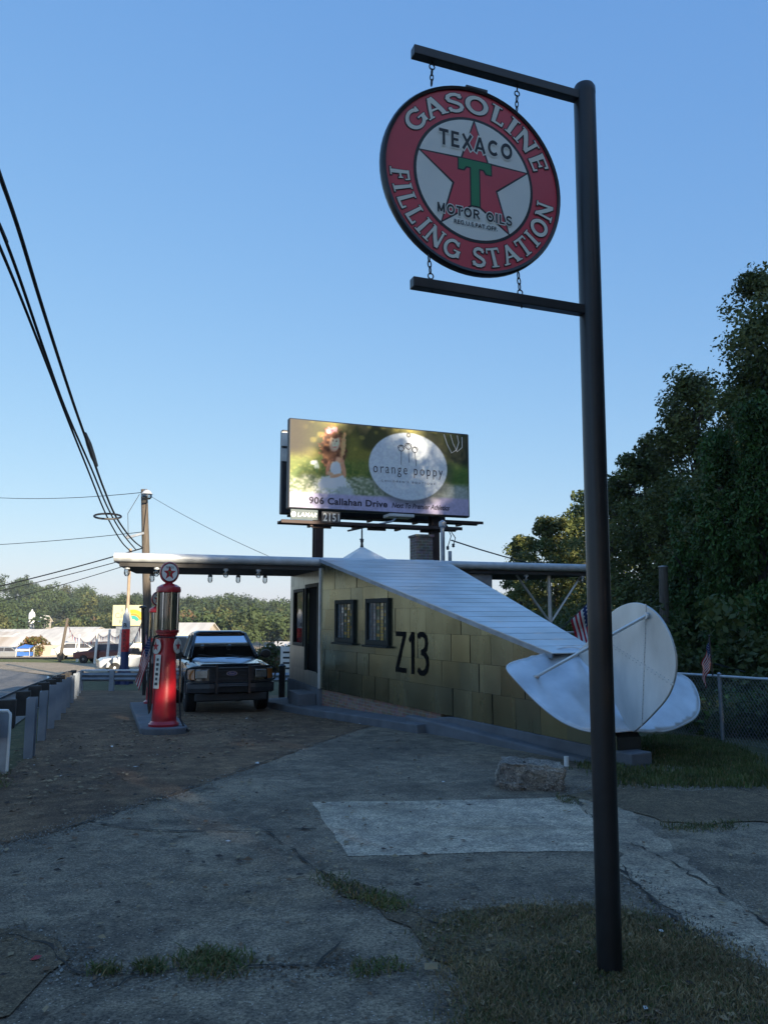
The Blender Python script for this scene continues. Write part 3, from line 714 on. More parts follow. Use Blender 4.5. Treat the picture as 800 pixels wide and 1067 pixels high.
# -- windows with leaded panes
M_lead = mat('lead_came', (.06, .06, .055), .5, .4, .1)
M_amber = mat('amber_glass', (.34, .22, .05), .12, 0, .35, 14., spec=.6); M_pearl = mat('pearl_glass', (.13, .15, .165), .12, 0, .2, 10., spec=.6); M_gr_gl = mat('green_glass', (.06, .1, .07), .12, 0, .3, 12., spec=.6)
for (xa, ya, xb, yb), lab in (((351.5, 625.5, 371, 670), 'narrower leaded window nearest the wing'), ((383.5, 624, 407.3, 673), 'leaded window next to the painted letters')):
    l0, z1 = wall_lz(xa, ya); l1, z0 = wall_lz(xb, yb); lm = (l0 + l1) / 2
    f = MB(); fw = .085
    for (p0, p1, q0, q1) in ((l0, l1, z1 - fw, z1), (l0, l1, z0, z0 + fw * 1.1), (l0, l0 + fw, z0 + fw * 1.1, z1 - fw), (l1 - fw, l1, z0 + fw * 1.1, z1 - fw)):
        c = [WP(p0, q0, .0), WP(p1, q0, .0), WP(p1, q1, .0), WP(p0, q1, .0)]; e = [WP(p0, q0, .07), WP(p1, q0, .07), WP(p1, q1, .07), WP(p0, q1, .07)]
        f.add(c + e, [(0, 1, 2, 3), (4, 5, 6, 7), (0, 1, 5, 4), (1, 2, 6, 5), (2, 3, 7, 6), (3, 0, 4, 7)])
    wf = f.build('window', M_trim, S0, bevel=.006); wf['label'] = lab
    s_ = MB(); c = [WP(l0 - .05, z0 - .045, .0), WP(l1 + .05, z0 - .045, .0), WP(l1 + .05, z0, .0), WP(l0 - .05, z0, 0)]; e = [WP(l0 - .05, z0 - .045, .12), WP(l1 + .05, z0 - .045, .12), WP(l1 + .05, z0 - .005, .12), WP(l0 - .05, z0 - .005, .12)]
    s_.add(c + e, [(0, 1, 2, 3), (4, 5, 6, 7), (0, 1, 5, 4), (1, 2, 6, 5), (2, 3, 7, 6), (3, 0, 4, 7)]); s_.build('sill', M_trim, wf, bevel=.006)
    pb = MB(); g0, g1, h0, h1 = l0 + fw, l1 - fw, z0 + fw * 1.1, z1 - fw; nc, nr_ = 5, 11
    for i in range(nc):
        for j in range(nr_):
            a0 = g0 + (g1 - g0) * i / nc; a1 = g0 + (g1 - g0) * (i + 1) / nc; b0 = h0 + (h1 - h0) * j / nr_; b1 = h0 + (h1 - h0) * (j + 1) / nr_
            k = 1 if i in (0, 1) else (0 if (i in (3,) or (j * 7 + i * 3) % 4 == 1) else 2)
            pb.m = k; tl = rnd.uniform(-.004, .004)
            pb.add([WP(a0, b0, .022), WP(a1, b0, .022 + tl), WP(a1, b1, .022), WP(a0, b1, .022 - tl)], [(0, 1, 2, 3)])
    pb.build('pane', [M_amber, M_pearl, M_gr_gl], wf)
    cm = MB()
    for i in range(1, nc): x = g0 + (g1 - g0) * i / nc; cm.bar(WP(x, h0, .026), WP(x, h1, .026), .012, .008)
    for j in range(1, nr_): z = h0 + (h1 - h0) * j / nr_; cm.bar(WP(g0, z, .027), WP(g1, z, .027), .008, .01)
    cm.build('leading', M_lead, wf)
# -- the registration letters
M_ink = mat('black_sign_paint', (.006, .006, .006), .85, 0, .1, spec=.1)
lz = [wall_lz(*p) for p in ((413.5, 700), (447.5, 659))]
lc = (lz[0][0] + lz[1][0]) / 2 + .0; wid = (lz[1][0] - lz[0][0]) * 1.05; zb, zt_ = lz[0][1], lz[1][1]; hh = zt_ - zb
mb = MB(); adv = sum(GLY[c_][0] for c_ in 'Z13'); xs = (wid - .0) / hh / (adv + .1)
glyphs(mb, 'Z13', hh, lambda x, y, k: WP(lc + x, zb + y, .024 + k * .0004), track=.04, xs=xs)
lt = mb.build('lettering', M_ink, S0, recalc=False); lt.modifiers.new('thick', 'SOLIDIFY').thickness = .003
# -- brick footing, plinth, kerb
LB = 5.0
def strip(l0, l1, za, zb_, off0, off1, n, mbx):
    """wall-following solid between offsets; za/zb_ are functions of l"""
    vs = []
    for i in range(n + 1):
        l = l0 + (l1 - l0) * i / n; vs += [WP(l, za(l), off0), WP(l, za(l), off1), WP(l, zb_(l), off1), WP(l, zb_(l), off0)]
    fs = [(4 * i + j, 4 * i + (j + 1) % 4, 4 * i + 4 + (j + 1) % 4, 4 * i + 4 + j) for i in range(n) for j in range(4)] + [(0, 1, 2, 3), (4 * n, 4 * n + 1, 4 * n + 2, 4 * n + 3)]
    mbx.add(vs, fs)
gl = lambda l: GS(*(A2 + wd2 * l))
mb = MB(); strip(0.0, LB, lambda l: gl(l) - .1, lambda l: -.004, -.1, -.02, 12, mb); mb.build('brick_footing', M_brick, S0)
mb = MB(); strip(LB - .4, WL + .25, lambda l: gl(l) - .15, lambda l: -.002 - .12 * lin(5.4, LB - .4, l), -.3, .03, 14, mb); pl_ = mb.build('concrete_plinth', M_curb, S0, bevel=.015)
mb = MB(); strip(4.2, WL + .2, lambda l: gl(l) - .15, lambda l: -.1 - .05 * lin(5.2, WL, l), .032, .22, 14, mb); mb.build('sloped_footing', M_curb, S0, bevel=.03)
kp = [(-.45, -3.75), (-.62, -3.2), (-.62, -2.4), (-.55, -.6)]
mb = MB(); vs = []
kl = [(-HW0 - .55, -3.6), (-HW0 - .72, -3.1), (-HW0 - .72, -2.), (-HW0 - .62, -.8), (-HW0 - .50, 0)] + [tuple(A2 + wd2 * l + wn2 * (.48 - .02 * l)) for l in (1, 2, 3, 4, 4.9)]
ki = [(-HW0 + .2, -3.6), (-HW0 + .1, -3.1), (-HW0 + .05, -2.), (-HW0 + .03, -.8), (-HW0 + .1, 0)] + [tuple(A2 + wd2 * l + wn2 * -.03) for l in (1, 2, 3, 4, 4.9)]
for (o_, i_) in zip(kl, ki):
    zg = GS(*o_); tp = zg + .15
    vs += [P3(*o_, zg - .15), P3(*o_, tp), P3(*i_, tp + .02), P3(*i_, zg - .15)]
n = len(kl) - 1
mb.add(vs, [(4 * i + j, 4 * i + (j + 1) % 4, 4 * i + 4 + (j + 1) % 4, 4 * i + 4 + j) for i in range(n) for j in range(4)] + [(0, 1, 2, 3), (4 * n, 4 * n + 1, 4 * n + 2, 4 * n + 3)])
kb = mb.build('walkway_kerb', M_curb, S0, bevel=.02, seg=3)
# -- cabin under the wing
FW = 3.2
def cab_tz(px, py): return hit_s(px, py, -HW0)
d_t1, d_zt = cab_tz(333, 607); d_t0, _ = cab_tz(319.2, 607); _, d_zb = cab_tz(326, 700)
w_t1, w_zt = cab_tz(317.5, 613); w_t0, _ = cab_tz(306.8, 613); _, w_zb = cab_tz(312, 673)
cuts_t = sorted([-FW, w_t0, w_t1, d_t0, d_t1, 0]); ZC = 2.68
holes = [(w_t0, w_t1, w_zb, w_zt), (d_t0, d_t1, d_zb, d_zt)]
cuts_z = sorted({0, ZC, w_zb, w_zt, d_zb, d_zt})
mb = MB(); vv_ = .0
for i in range(len(cuts_t) - 1):
    for j in range(len(cuts_z) - 1):
        tm, zm = (cuts_t[i] + cuts_t[i + 1]) / 2, (cuts_z[j] + cuts_z[j + 1]) / 2
        if any(h[0] < tm < h[1] and h[2] < zm < h[3] for h in holes): continue
        v = 1 + rnd.uniform(-.15, .15); mb.c = (v, v, v * .97)
        mb.bb(-HW0, -HW0 + .06, -cuts_t[i], -cuts_t[i + 1], cuts_z[j], cuts_z[j + 1])
cw = mb.build('cabin_wall', M_pale, S0, paint=True); cw['label'] = 'pale metal cabin wall under the wing'
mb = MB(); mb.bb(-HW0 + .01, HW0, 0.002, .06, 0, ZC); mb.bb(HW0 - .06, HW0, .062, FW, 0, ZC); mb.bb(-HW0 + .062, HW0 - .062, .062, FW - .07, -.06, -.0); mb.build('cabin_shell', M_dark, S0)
mb = MB()    # nose wall with a broad opening for the front window
mb.bb(-HW0 + .062, HW0 - .062, FW - .06, FW, 0, .9); mb.bb(-HW0 + .062, HW0 - .062, FW - .06, FW, 2.2, ZC); mb.bb(-HW0 + .062, -HW0 + .2, FW - .06, FW, .9, 2.2); mb.bb(.5, HW0 - .062, FW - .06, FW, .9, 2.2); mb.build('nose_wall', M_pale, S0, paint=True)
mb = MB(); mb.bb(-HW0 + .2, .5, FW - .035, FW - .03, .9, 2.2); mb.build('nose_window', M_glass, S0)
mb = MB(); mb.bar(P3(-HW0 - .02, .0, -.0), P3(-HW0 - .02, 0, ZC), .07, .05); mb.build('corner_trim', M_alum, S0, bevel=.01)
mb = MB(); mb.bb(-HW0 - .04, HW0, -.06, FW + .03, gl(0) - .4, -.003); mb.build('cabin_base', M_curb, S0)
def frame(mbx, t0, t1, z0, z1, fw, dx, sill=True):
    x0, x1 = -HW0 - dx, -HW0 + .03
    mbx.bb(x0, x1, -t0, -t0 - fw, z0, z1); mbx.bb(x0, x1, -t1 + fw, -t1, z0, z1); mbx.bb(x0, x1, -t0 - fw, -t1 + fw, z1 - fw, z1)
    if sill: mbx.bb(x0, x1, -t0 - fw, -t1 + fw, z0, z0 + fw)
mb = MB(); frame(mb, d_t0, d_t1, d_zb, d_zt, .09, .035, False); df = mb.build('door', M_trim, S0, bevel=.006)
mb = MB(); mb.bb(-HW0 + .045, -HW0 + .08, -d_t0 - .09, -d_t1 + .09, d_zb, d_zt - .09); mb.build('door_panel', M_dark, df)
mb = MB(); mb.lathe([(.0, 0), (.03, .0), (.03, .02), (.0, .05)], 10, Matrix.Rotation(R(-90), 3, 'Y'), (-HW0 + .04, -d_t1 + .16, (d_zb + d_zt) / 2 - .1), caps=False); mb.build('handle', M_chrome, df)
mb = MB(); frame(mb, w_t0, w_t1, w_zb, w_zt, .08, .03); wf = mb.build('window', M_trim, S0, bevel=.006); wf['label'] = 'cabin window beside the door'
mb = MB(); mb.bb(-HW0 + .02, -HW0 + .025, -w_t0 - .08, -w_t1 + .08, w_zb + .08, w_zt - .08); mb.build('pane', M_glass, wf)
mb = MB(); tm = d_t0 + .1
for k in range(1):
    zt2 = -.12 - .2 * k
    mb.bb(-HW0 - .45 - .26 * k, -HW0 - .043 if k == 0 else -HW0 - .452, -(tm + .1), -(tm + 1.15), GS(-2.2, tm) - .1, zt2)
mb.build('doorstep', M_curb, S0, bevel=.015)
# -- wings
ZW = 2.93
def wing(s_in, s_out, name, lab):
    sg = 1 if s_out > s_in else -1
    r = .1
    prof = []     # airfoil-ish section in (t,z): rounded edges front and back
    for a in range(-90, 91, 15): prof.append((-.02 + r * math.cos(R(a)) - .08, ZW - r + r * math.sin(R(a))))
    prof += [(-1.6, ZW + .02)]
    for a in range(90, 271, 15): prof.append((-3.05 + r * math.cos(R(a)), ZW - r - .0 + r * math.sin(R(a))))
    mb = MB()
    n = len(prof); vs = []
    # tip slants: front edge shorter
    for s, sl_ in ((s_in, 0), (s_out, .42)):
        for (t, z) in prof: vs.append(P3(s - sg * sl_ * (-t / 3.), t, z + .0))
    mb.add(vs, [tuple(range(n)), tuple(range(2 * n - 1, n - 1, -1))] + [(i, n + i, n + (i + 1) % n, (i + 1) % n) for i in range(n)])
    o = mb.build(name, M_galv, S0, smooth=True, angle=35); o['label'] = lab
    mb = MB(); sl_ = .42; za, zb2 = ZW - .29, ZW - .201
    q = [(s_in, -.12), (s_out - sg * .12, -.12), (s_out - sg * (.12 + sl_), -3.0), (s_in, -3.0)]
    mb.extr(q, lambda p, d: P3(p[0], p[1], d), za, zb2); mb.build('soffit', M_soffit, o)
    return o
wl = wing(-HW0 - .0, -6.0, 'wing', 'left wing roofing the pump lane'); wr = wing(HW0 + .0, 5.9, 'wing', 'right wing reaching behind the sign post')
mb = MB(); mb.bb(-HW0 + .0, HW0 - .0, .01, 3.12, ZW - .28, ZW + .0); mb.build('cabin_roof', M_roof, S0, bevel=.04, paint=True)
# jam-jar lamps under the wings
M_jar = glass_mat('lamp_jar_glass', (.75, .78, .8), .5)
def jar(s, t):
    b = MB(); b.lathe([(.045, .0), (.045, -.05), (.06, -.055), (.06, -.09)], 10, None, P3(s, t, ZW - .25)); so_ = b.build('lamp', M_galv, S0, smooth=True)
    b = MB(); b.lathe([(.05, -.09), (.062, -.12), (.06, -.19), (.035, -.235), (.0, -.245)], 10, None, P3(s, t, ZW - .25), caps=False); b.build('jar', M_jar, so_, smooth=True)
for px in (163.6, 235.6, 269.5): jar(hit_t(px, 590, -.18)[0], -.18)
for px in (159, 219.4, 248.5, 276.4): jar(hit_t(px, 595, -2.95)[0], -2.95)
jar(-5.72, -.25); jar(hit_t(548, 606, -.2)[0], -.2); jar(hit_t(600, 606, -.2)[0] + .2, -.2)
# side room and braced prop under the right wing
mb = MB(); mb.bb(HW0 + .01, 2.88, .2, 2.9, GS(2, -1) - .2, ZW - .292); mb.build('side_room', M_galv_dark, S0, bevel=.01)
s5 = 4.62; b = MB(); z_g = GS(s5, -.4)
b.tube([P3(s5, -.4, z_g), P3(s5, -.4, ZW - .28)], .05, 10); st_ = b.build('wing_prop', M_alum, S0, smooth=True); st_['label'] = 'round post with V braces holding the right wing'
for k in (-1, 1):
    b = MB(); b.tube([P3(s5, -.4, 1.42), P3(s5 + k * .95, -.4, ZW - .29)], .032, 8); b.build('brace', M_alum, st_, smooth=True)
# -- stabiliser and fin: traced outlines put on their own planes, then given thickness
z5 = lambda x, y: (500 + x / 3.3333, 580 + y / 3.3333)
SLP = .72; Pt = (C0.x + AX.x * 8.94, C0.y + AX.y * 8.94, .187)
a3 = Vector((AX.x, AX.y, -SLP)).normalized(); u3 = Vector((U.x, U.y, 0)); n3 = u3.cross(a3).normalized(); n3 = n3 if n3.z > 0 else -n3
def stab_pt(px, py):
    p = on_plane(px, py, Pt, n3); q = p.xy - C0; return q.dot(U), q.dot(AX)
def smooth_poly(pts, it=2, closed=True):
    for _ in range(it):
        o = []
        for i in range(len(pts)):
            a, b = Vector(pts[i]), Vector(pts[(i + 1) % len(pts)]); o += [a * .75 + b * .25, a * .25 + b * .75]
        pts = o
    return pts
out = [(310, 328), (225, 333), (150, 348), (93, 372), (93, 392), (140, 440), (190, 490), (270, 560), (330, 593), (375, 608), (450, 617), (525, 618), (620, 611), (690, 591), (750, 548), (764, 490), (735, 420), (690, 396), (600, 385), (450, 350)]
P2 = smooth_poly([stab_pt(*z5(*p)) for p in out], 3)
def resample(P, d):
    tot, acc = 0, [0]
    for i in range(len(P)): tot += (P[(i + 1) % len(P)] - P[i]).length; acc.append(tot)
    n = int(tot / d); o = []; j = 0
    for k in range(n):
        x = tot * k / n
        while acc[j + 1] < x: j += 1
        o.append(P[j].lerp(P[(j + 1) % len(P)], (x - acc[j]) / max(1e-9, acc[j + 1] - acc[j])))
    return o
P2 = resample(P2, .035)
mb = MB(); xs_ = [p.x for p in P2]; ys_ = [p.y for p in P2]
gp = []
def in_poly(P, x, y):
    c = False; j = len(P) - 1
    for i in range(len(P)):
        if (P[i].y > y) != (P[j].y > y) and x < (P[j].x - P[i].x) * (y - P[i].y) / (P[j].y - P[i].y) + P[i].x: c = not c
        j = i
    return c
x = min(xs_)
while x < max(xs_):
    y = min(ys_)
    while y < max(ys_):
        if in_poly(P2, x, y) and min((Vector((x, y)) - q_).length for q_ in P2) > .035: gp.append(Vector((x, y)))
        y += .05
    x += .05
vs2, _, fs2, *_ = delaunay_2d_cdt(P2 + gp, [], [list(range(len(P2)))], 2, 1e-5)
def dish(s, t): return .02 * math.sin(s * 5 + 1) * math.cos(t * 4) - .03 * abs(s) + .05 * math.exp(-((s) / .35) ** 2) + .012 * math.exp(-((abs(s) - .55 + .2 * (t - 8)) / .04) ** 2)
mb.add([P3(v.x, v.y, ZS(v.y) + dish(v.x, v.y)) for v in vs2], [tuple(f) for f in fs2])
stb = mb.build('stabilizer', M_alum, S0, smooth=True, angle=60, recalc=False); so2 = stb.modifiers.new('thick', 'SOLIDIFY'); so2.thickness = .02; so2.offset = 0; stb['label'] = 'bright dented tailplane spread either side of the fin'
mb = MB(); mb.tube([P3(v.x, v.y, ZS(v.y) + dish(v.x, v.y)) for v in P2], .014, 6, closed=True); mb.build('rolled_edge', M_alum, stb, smooth=True)
fo = [(445, 205), (480, 175), (530, 157), (575, 165), (620, 200), (655, 255), (678, 320), (684, 380), (675, 440), (650, 495), (600, 550), (560, 590), (525, 617)]
F2 = [hit_s(*z5(*p), 0) for p in fo] + [(8.72, .45), (8.45, .78), (8.0, .98), (7.85, 1.12), (8.1, 1.25), (8.35, 1.45)]
F2 = smooth_poly(F2)
mb = MB(); mb.extr([(p.x, p.y) for p in F2], lambda p, d: P3(d, p[0], p[1]), -.015, .015)
fin = mb.build('tail_fin', M_alum2, S0, bevel=.006, seg=2); fin['label'] = 'big rounded upright tail fin'
mb = MB()
for (p, q) in (((575, 165), (560, 590)), ((380, 260), (672, 445))):
    a, b_ = hit_s(*z5(*p), -.016), hit_s(*z5(*q), -.016); mb.bar(P3(-.017, *a), P3(-.017, *b_), .018, .008, up=(1, 0, 0))
mb.build('rib', M_alum2, fin)
mb = MB()     # rivets along the ribs and rim
for (p, q, n_) in (((575, 165), (560, 590), 26), ((380, 260), (672, 445), 24)):
    a, b_ = hit_s(*z5(*p), -.016), hit_s(*z5(*q), -.016)
    for k in range(n_):
        for o_ in (-.02, .02):
            t = (k + .5) / n_; mb.box(P3(-.0165, a[0] + (b_[0] - a[0]) * t + o_ * .7, a[1] + (b_[1] - a[1]) * t + o_ * .7), (.006, .008, .008))
tag(mb.build('rivets', M_galv_dark, fin), kind='stuff')
a = hit_s(*z5(575, 205), -.04); sp_, tp_ = stab_pt(*z5(195, 412)); b = MB(); q0 = P3(-.035, *a); q1 = P3(sp_, tp_, ZS(tp_) + dish(sp_, tp_) + .01)
b.tube([q0, q1], .021, 8); b.lathe([(.04, -.01), (.04, .02)], 10, None, q1); b.lathe([(.04, -.015), (.04, .015)], 10, Matrix.Rotation(R(90), 3, 'Y'), q0); b.build('brace', M_alum, fin, smooth=True)
b = MB(); b.tube([P3(.035, *a), P3(-sp_, tp_, ZS(tp_) + .01)], .021, 8); b.build('brace', M_alum, fin, smooth=True)
# -- chimney on the cabin
cx_, cz = hit_t(440, 573, -2.2); M_brick2 = brick_mat('grey_brick', (.13, .105, .09), (.19, .155, .13), (.25, .23, .21), .22, .075)
b = MB(); b.bb(cx_ - .25, cx_ + .22, 2.0, 2.5, ZW + .001, cz + .33); b.bb(cx_ - .28, cx_ + .25, 1.96, 2.54, cz + .331, cz + .4); ch = b.build('chimney', M_brick2, S0, bevel=.008)
b = MB(); b.bb(cx_ - .27, cx_ + .24, 1.98, 2.52, ZW + .004, ZW + .16); b.build('flashing', M_galv, ch)
# -- pyramid cupola with finial
cx_, cz = hit_t(377, 570, -1.8); b = MB(); hb = .62
b.add([P3(cx_ - hb, -1.8 - hb, ZW + .01), P3(cx_ + hb, -1.8 - hb, ZW + .01), P3(cx_ + hb, -1.8 + hb, ZW + .01), P3(cx_ - hb, -1.8 + hb, ZW + .01), P3(cx_, -1.8, cz + .02)], [(0, 1, 4), (1, 2, 4), (2, 3, 4), (3, 0, 4), (3, 2, 1, 0)])
cu_ = b.build('cupola', M_white, S0); b = MB(); b.lathe([(.05, cz - .02), (.03, cz + .1), (.05, cz + .16), (.022, cz + .22), (.022, cz + .42), (.012, cz + .5)], 10, None, P3(cx_, -1.8, 0)); b.tube([P3(cx_ - .06, -1.8, cz + .2), P3(cx_ + .05, -1.8, cz + .2)], .015, 6); b.build('finial', M_black, cu_, smooth=True)
# -- electric service mast
mx, mz = hit_t(461, 560, -1.2); b = MB(); topz = hit_t(461, 546, -1.2)[1]
b.tube([P3(mx, -1.2, ZW), P3(mx, -1.2, topz)], .055, 10); b.lathe([(.02, topz + .1), (.1, topz + .05), (.1, topz - .06), (.06, topz - .1)], 12, None, P3(mx, -1.2, 0)); ms_ = b.build('service_mast', M_galv_dark, S0, smooth=True)
for k, dz in ((.14, -.62), (.3, -.55)): b = MB(); b.lathe([(.02, dz - .05), (.045, dz - .02), (.03, dz), (.045, dz + .03), (.02, dz + .05)], 8, None, P3(mx + k, -1.2, topz)); b.build('insulator', M_black, ms_, smooth=True)
b = MB(); b.tube([P3(mx + .1, -1.2, topz - .02), P3(mx + .24, -1.2, topz - .3), P3(mx + .14, -1.2, topz - .6)], .012, 6); b.tube([P3(mx + .1, -1.2, topz), P3(mx + .36, -1.2, topz - .35), P3(mx + .3, -1.2, topz - .55)], .012, 6); b.build('drip_loop', M_wire, ms_, smooth=True)
b = MB(); b.tube([P3(mx + .2, -1.2, ZW), P3(mx + .2, -1.2, topz - .7)], .05, 8); b.build('vent_pipe', M_galv_dark, S0, smooth=True)
# railing behind the right wing prop
root = thing('railing', tuple(Vector((*(C0 + U * 5.2 + AX * -1.6), GS(5.2, -1.6)))), 'low white pipe railing behind the right wing prop', 'railing', RZ)
for s in (-.9, .3, 1.5, 2.7):
    b = MB(); b.tube([(s, 0, -.1), (s, 0, 1.95)], .03, 8); b.build('post', M_alum, root, smooth=True)
b = MB()
for z in (1.72, 1.92): b.tube([(-1.2, 0, z), (3., 0, z)], .028, 8)
b.build('rail', M_alum, root, smooth=True)

# ================================================================== hanging round sign on its post
SX, SY = 1.04, 3.8; zb = g(SX, SY)
lean = lambda z: SX + .035 * z / 4.1
root = thing('sign_post', (SX, SY, zb), 'tall black pipe post with two square arms holding the round sign', 'sign post')
LC = lambda x, y, z: Vector((x - SX, y - SY, z - zb))
b = MB(); n = 24; ztop = 4.42
b.tube([LC(SX, SY, zb - .1), LC(lean(ztop), SY, ztop - .02)], .0575, n); b.lathe([(.0585, ztop - .04), (.0585, ztop - .005), (.05, ztop + .012), (0, ztop + .018)], n, None, LC(lean(ztop), SY, 0), caps=False)
b.build('pole', M_black, root, smooth=True)
dS = Vector((-.93682, -.3498, 0)); nS = Vector((dS.y, -dS.x, 0)); 
if nS.y > 0: nS = -nS
ZU, ZL = 4.358, 3.159
for z in (ZU, ZL):
    a = LC(lean(z), SY, z); b = MB(); b.bar(a + dS * .05, a + dS * 1.0, .05, .05); b.build('arm', M_black, root, bevel=.004)
SC = Vector((.445, 3.567, 3.742)); RS = .495
bp = Vector((lean(3.7), SY, 0)); 
sg = thing('hanging_sign', tuple(SC), 'round red and white gasoline sign with star hanging from the black post arms', 'sign')
X_ = -dS; 
SP = lambda x, y, o: X_ * x + Vector((0, 0, y)) + nS * o
def disc(r, o, mbx, n=72, inner=None):
    vs = [SP(r * math.cos(2 * PI * i / n), r * math.sin(2 * PI * i / n), o) for i in range(n)]
    if inner is None: mbx.add(vs, [tuple(range(n))])
    else:
        vs += [SP(inner * math.cos(2 * PI * i / n), inner * math.sin(2 * PI * i / n), o) for i in range(n)]
        mbx.add(vs, [(i, (i + 1) % n, n + (i + 1) % n, n + i) for i in range(n)])
Msr = mat('sign_red', (.70, .07, .105), .42, 0, .07, 3., spec=.4, coat=.15); Msw = mat('sign_white', (.9, .9, .84), .42, 0, .05, 3., coat=.15); Msk = mat('sign_black', (.02, .025, .03), .45, 0, .1, 5.); Msg = mat('sign_green', (.03, .26, .11), .45, 0, .1, 4.); Mlt = mat('sign_letter_cream', (.88, .86, .77), .45, 0, .05, 4.)
b = MB(); n = 72; prof = [(RS * .955, -.02), (RS * .985, -.024), (RS, -.012), (RS, .012), (RS * .985, .024), (RS * .955, .02)]
vs = [SP(r * math.cos(2 * PI * i / n), r * math.sin(2 * PI * i / n), o) for r, o in prof for i in range(n)]; k = len(prof)
b.add(vs, [(j * n + i, j * n + (i + 1) % n, ((j + 1) % k) * n + (i + 1) % n, ((j + 1) % k) * n + i) for j in range(k) for i in range(n)]); b.build('rim', M_black, sg, smooth=True)
b = MB(); disc(RS * .97, .0, b); disc(RS * .97, .012, b); b.build('face', Msr, sg, recalc=False)
b = MB(); disc(RS * .665, .0135, b); b.build('inner_ring', Msk, sg, recalc=False)
b = MB(); disc(RS * .635, .0143, b); b.build('field', Msw, sg, recalc=False)
def star(r, o, mbx, k=.382, rot=90):
    vs = [SP((r if i % 2 == 0 else r * k) * math.cos(R(rot + 36 * i)), (r if i % 2 == 0 else r * k) * math.sin(R(rot + 36 * i)), o) for i in range(10)] + [SP(0, 0, o)]
    mbx.add(vs, [(i, (i + 1) % 10, 10) for i in range(10)])
b = MB(); star(RS * .655, .0150, b, .405); b.build('star_outline', Msk, sg, recalc=False)
b = MB(); star(RS * .615, .0156, b, .392); b.build('star', Msr, sg, recalc=False)
def block_T(mbx, e, o):
    w, h0, h1, st2, bar_ = .18 * RS, -.28 * RS, .2 * RS, .045 * RS, .075 * RS; lg = .04 * RS
    poly = [(-w - e, h1 + e), (w + e, h1 + e), (w + e, h1 - bar_ - lg - e), (w - .05 * RS - e, h1 - bar_ - lg - e), (w - .08 * RS - e, h1 - bar_ - e), (st2 + e, h1 - bar_ - e), (st2 + e, h0 - e), (-st2 - e, h0 - e), (-st2 - e, h1 - bar_ - e), (-w + .08 * RS + e, h1 - bar_ - e), (-w + .05 * RS + e, h1 - bar_ - lg - e), (-w - e, h1 - bar_ - lg - e)]
    mbx.add([SP(x, y, o) for x, y in poly], [tuple(range(len(poly)))])
b = MB(); block_T(b, .0065, .0162); b.build('emblem_outline', Msk, sg, recalc=False)
b = MB(); block_T(b, .0, .0168); b.build('emblem', Msg, sg, recalc=False)
def arc_word(word, a_mid, span, r0, h, top, extra, o, mbx, xs=1., track=.08):
    tot = sum(GLY[c_][0] * xs + track for c_ in word) * h; rm = r0 + h / 2 if top else r0 - h / 2
    kk = R(span) / tot
    def fn(x, y, k):
        if top: a = R(a_mid) - x * kk; r = r0 + y
        else: a = R(a_mid) + x * kk; r = r0 - y
        return SP(r * math.cos(a), r * math.sin(a), o + k * .00004)
    glyphs(mbx, word, h, fn, extra, track, xs)
for extra, o, m, nm in ((.04, .0135, Msk, 'lettering_outline'), (.0, .0158, Mlt, 'lettering')):
    b = MB(); arc_word('GASOLINE', 83.5, 134, RS * .715, RS * .2, True, extra, o, b); b.build(nm, m, sg, recalc=False)
    b = MB(); arc_word('FILLING STATION', 269, 172, RS * .915, RS * .2, False, extra, o, b, track=.09); b.build(nm, m, sg, recalc=False)
def flat_text(mbx, body, cx, cy, w, h, o, bold, spacing=1.): text_fit(mbx, body, w * RS, h * RS, lambda x, y: SP(x + cx * RS, y + cy * RS, o), bold, spacing)
def word(mbx, body, cx, cy, w, h, o, e):
    hh_ = h * RS; adv = sum(GLY[c_][0] for c_ in body); xs_ = (w / h - .12 * len(body)) / adv
    glyphs(mbx, body, hh_, lambda x, y, k: SP(x + cx * RS, y + cy * RS - hh_ / 2, o + k * .00003), (.085 if h > .12 else .1) if e else 0, .12, xs_)
for bold, o, m, nm, e in ((.06, .0171, Msw, 'name_outline', .035), (.038, .0181, Msk, 'name_lettering', 0)):
    b = MB(); word(b, 'texaco', .03, .385, .85, .17, o, e); b.build(nm, m, sg, recalc=False)
    b = MB(); word(b, 'motor oils', .0, -.37, .84, .1, o, e); b.build(nm, m, sg, recalc=False)
    if e == 0: b = MB(); flat_text(b, 'REG.U.S.PAT.OFF.', .0, -.485, .48, .045, o + .0002, .02, 1.1); b.build(nm, m, sg, recalc=False)
b = MB(); b.box(SP(.02, RS * 1.0, 0), (.12, .03, .02), math.atan2(X_.y, X_.x)); b.build('top_bracket', M_black, sg)
# chains: hooks on the arms, links to the rim
def chain(px_top, px_bot, up, lab):
    pt = on_plane(*px_top, SC, nS); pb_ = on_plane(*px_bot, SC, nS); d = (pb_ - pt).normalized()
    root = thing('hook_chain', tuple(pt), lab, 'chain', group='chains holding the round sign'); L_ = (pb_ - pt).length
    # eye bolt ring at the arm end, then links
    ring = []
    ro = .014
    b = MB(); b.tube([X_ * (ro * math.cos(a)) + Vector((0, 0, ro * math.sin(a))) + d * .02 for a in [2 * PI * i / 12 for i in range(12)]], .0035, 6, closed=True)
    b.tube([d * -.06, d * .005], .004, 6); b.build('eye_bolt', M_black, root, smooth=True)
    nl = max(2, int((L_ - .035) / .026)); b = MB(); ll = (L_ - .035) / nl
    for i in range(nl):
        c_ = d * (.035 + ll * (i + .5)); side = X_ if i % 2 else nS
        b.tube([c_ + side * (.0085 * math.cos(a)) + d * ((ll * .62) * math.sin(a)) for a in [2 * PI * k / 10 for k in range(10)]], .0032, 6, closed=True)
    b.build('links', M_black, root, smooth=True)
chain((450, 66), (449.5, 89), 1, 'upper left hook and short chain from the top arm end'); chain((538.5, 94), (538, 117), 1, 'upper right hook and chain from the top arm near the post')
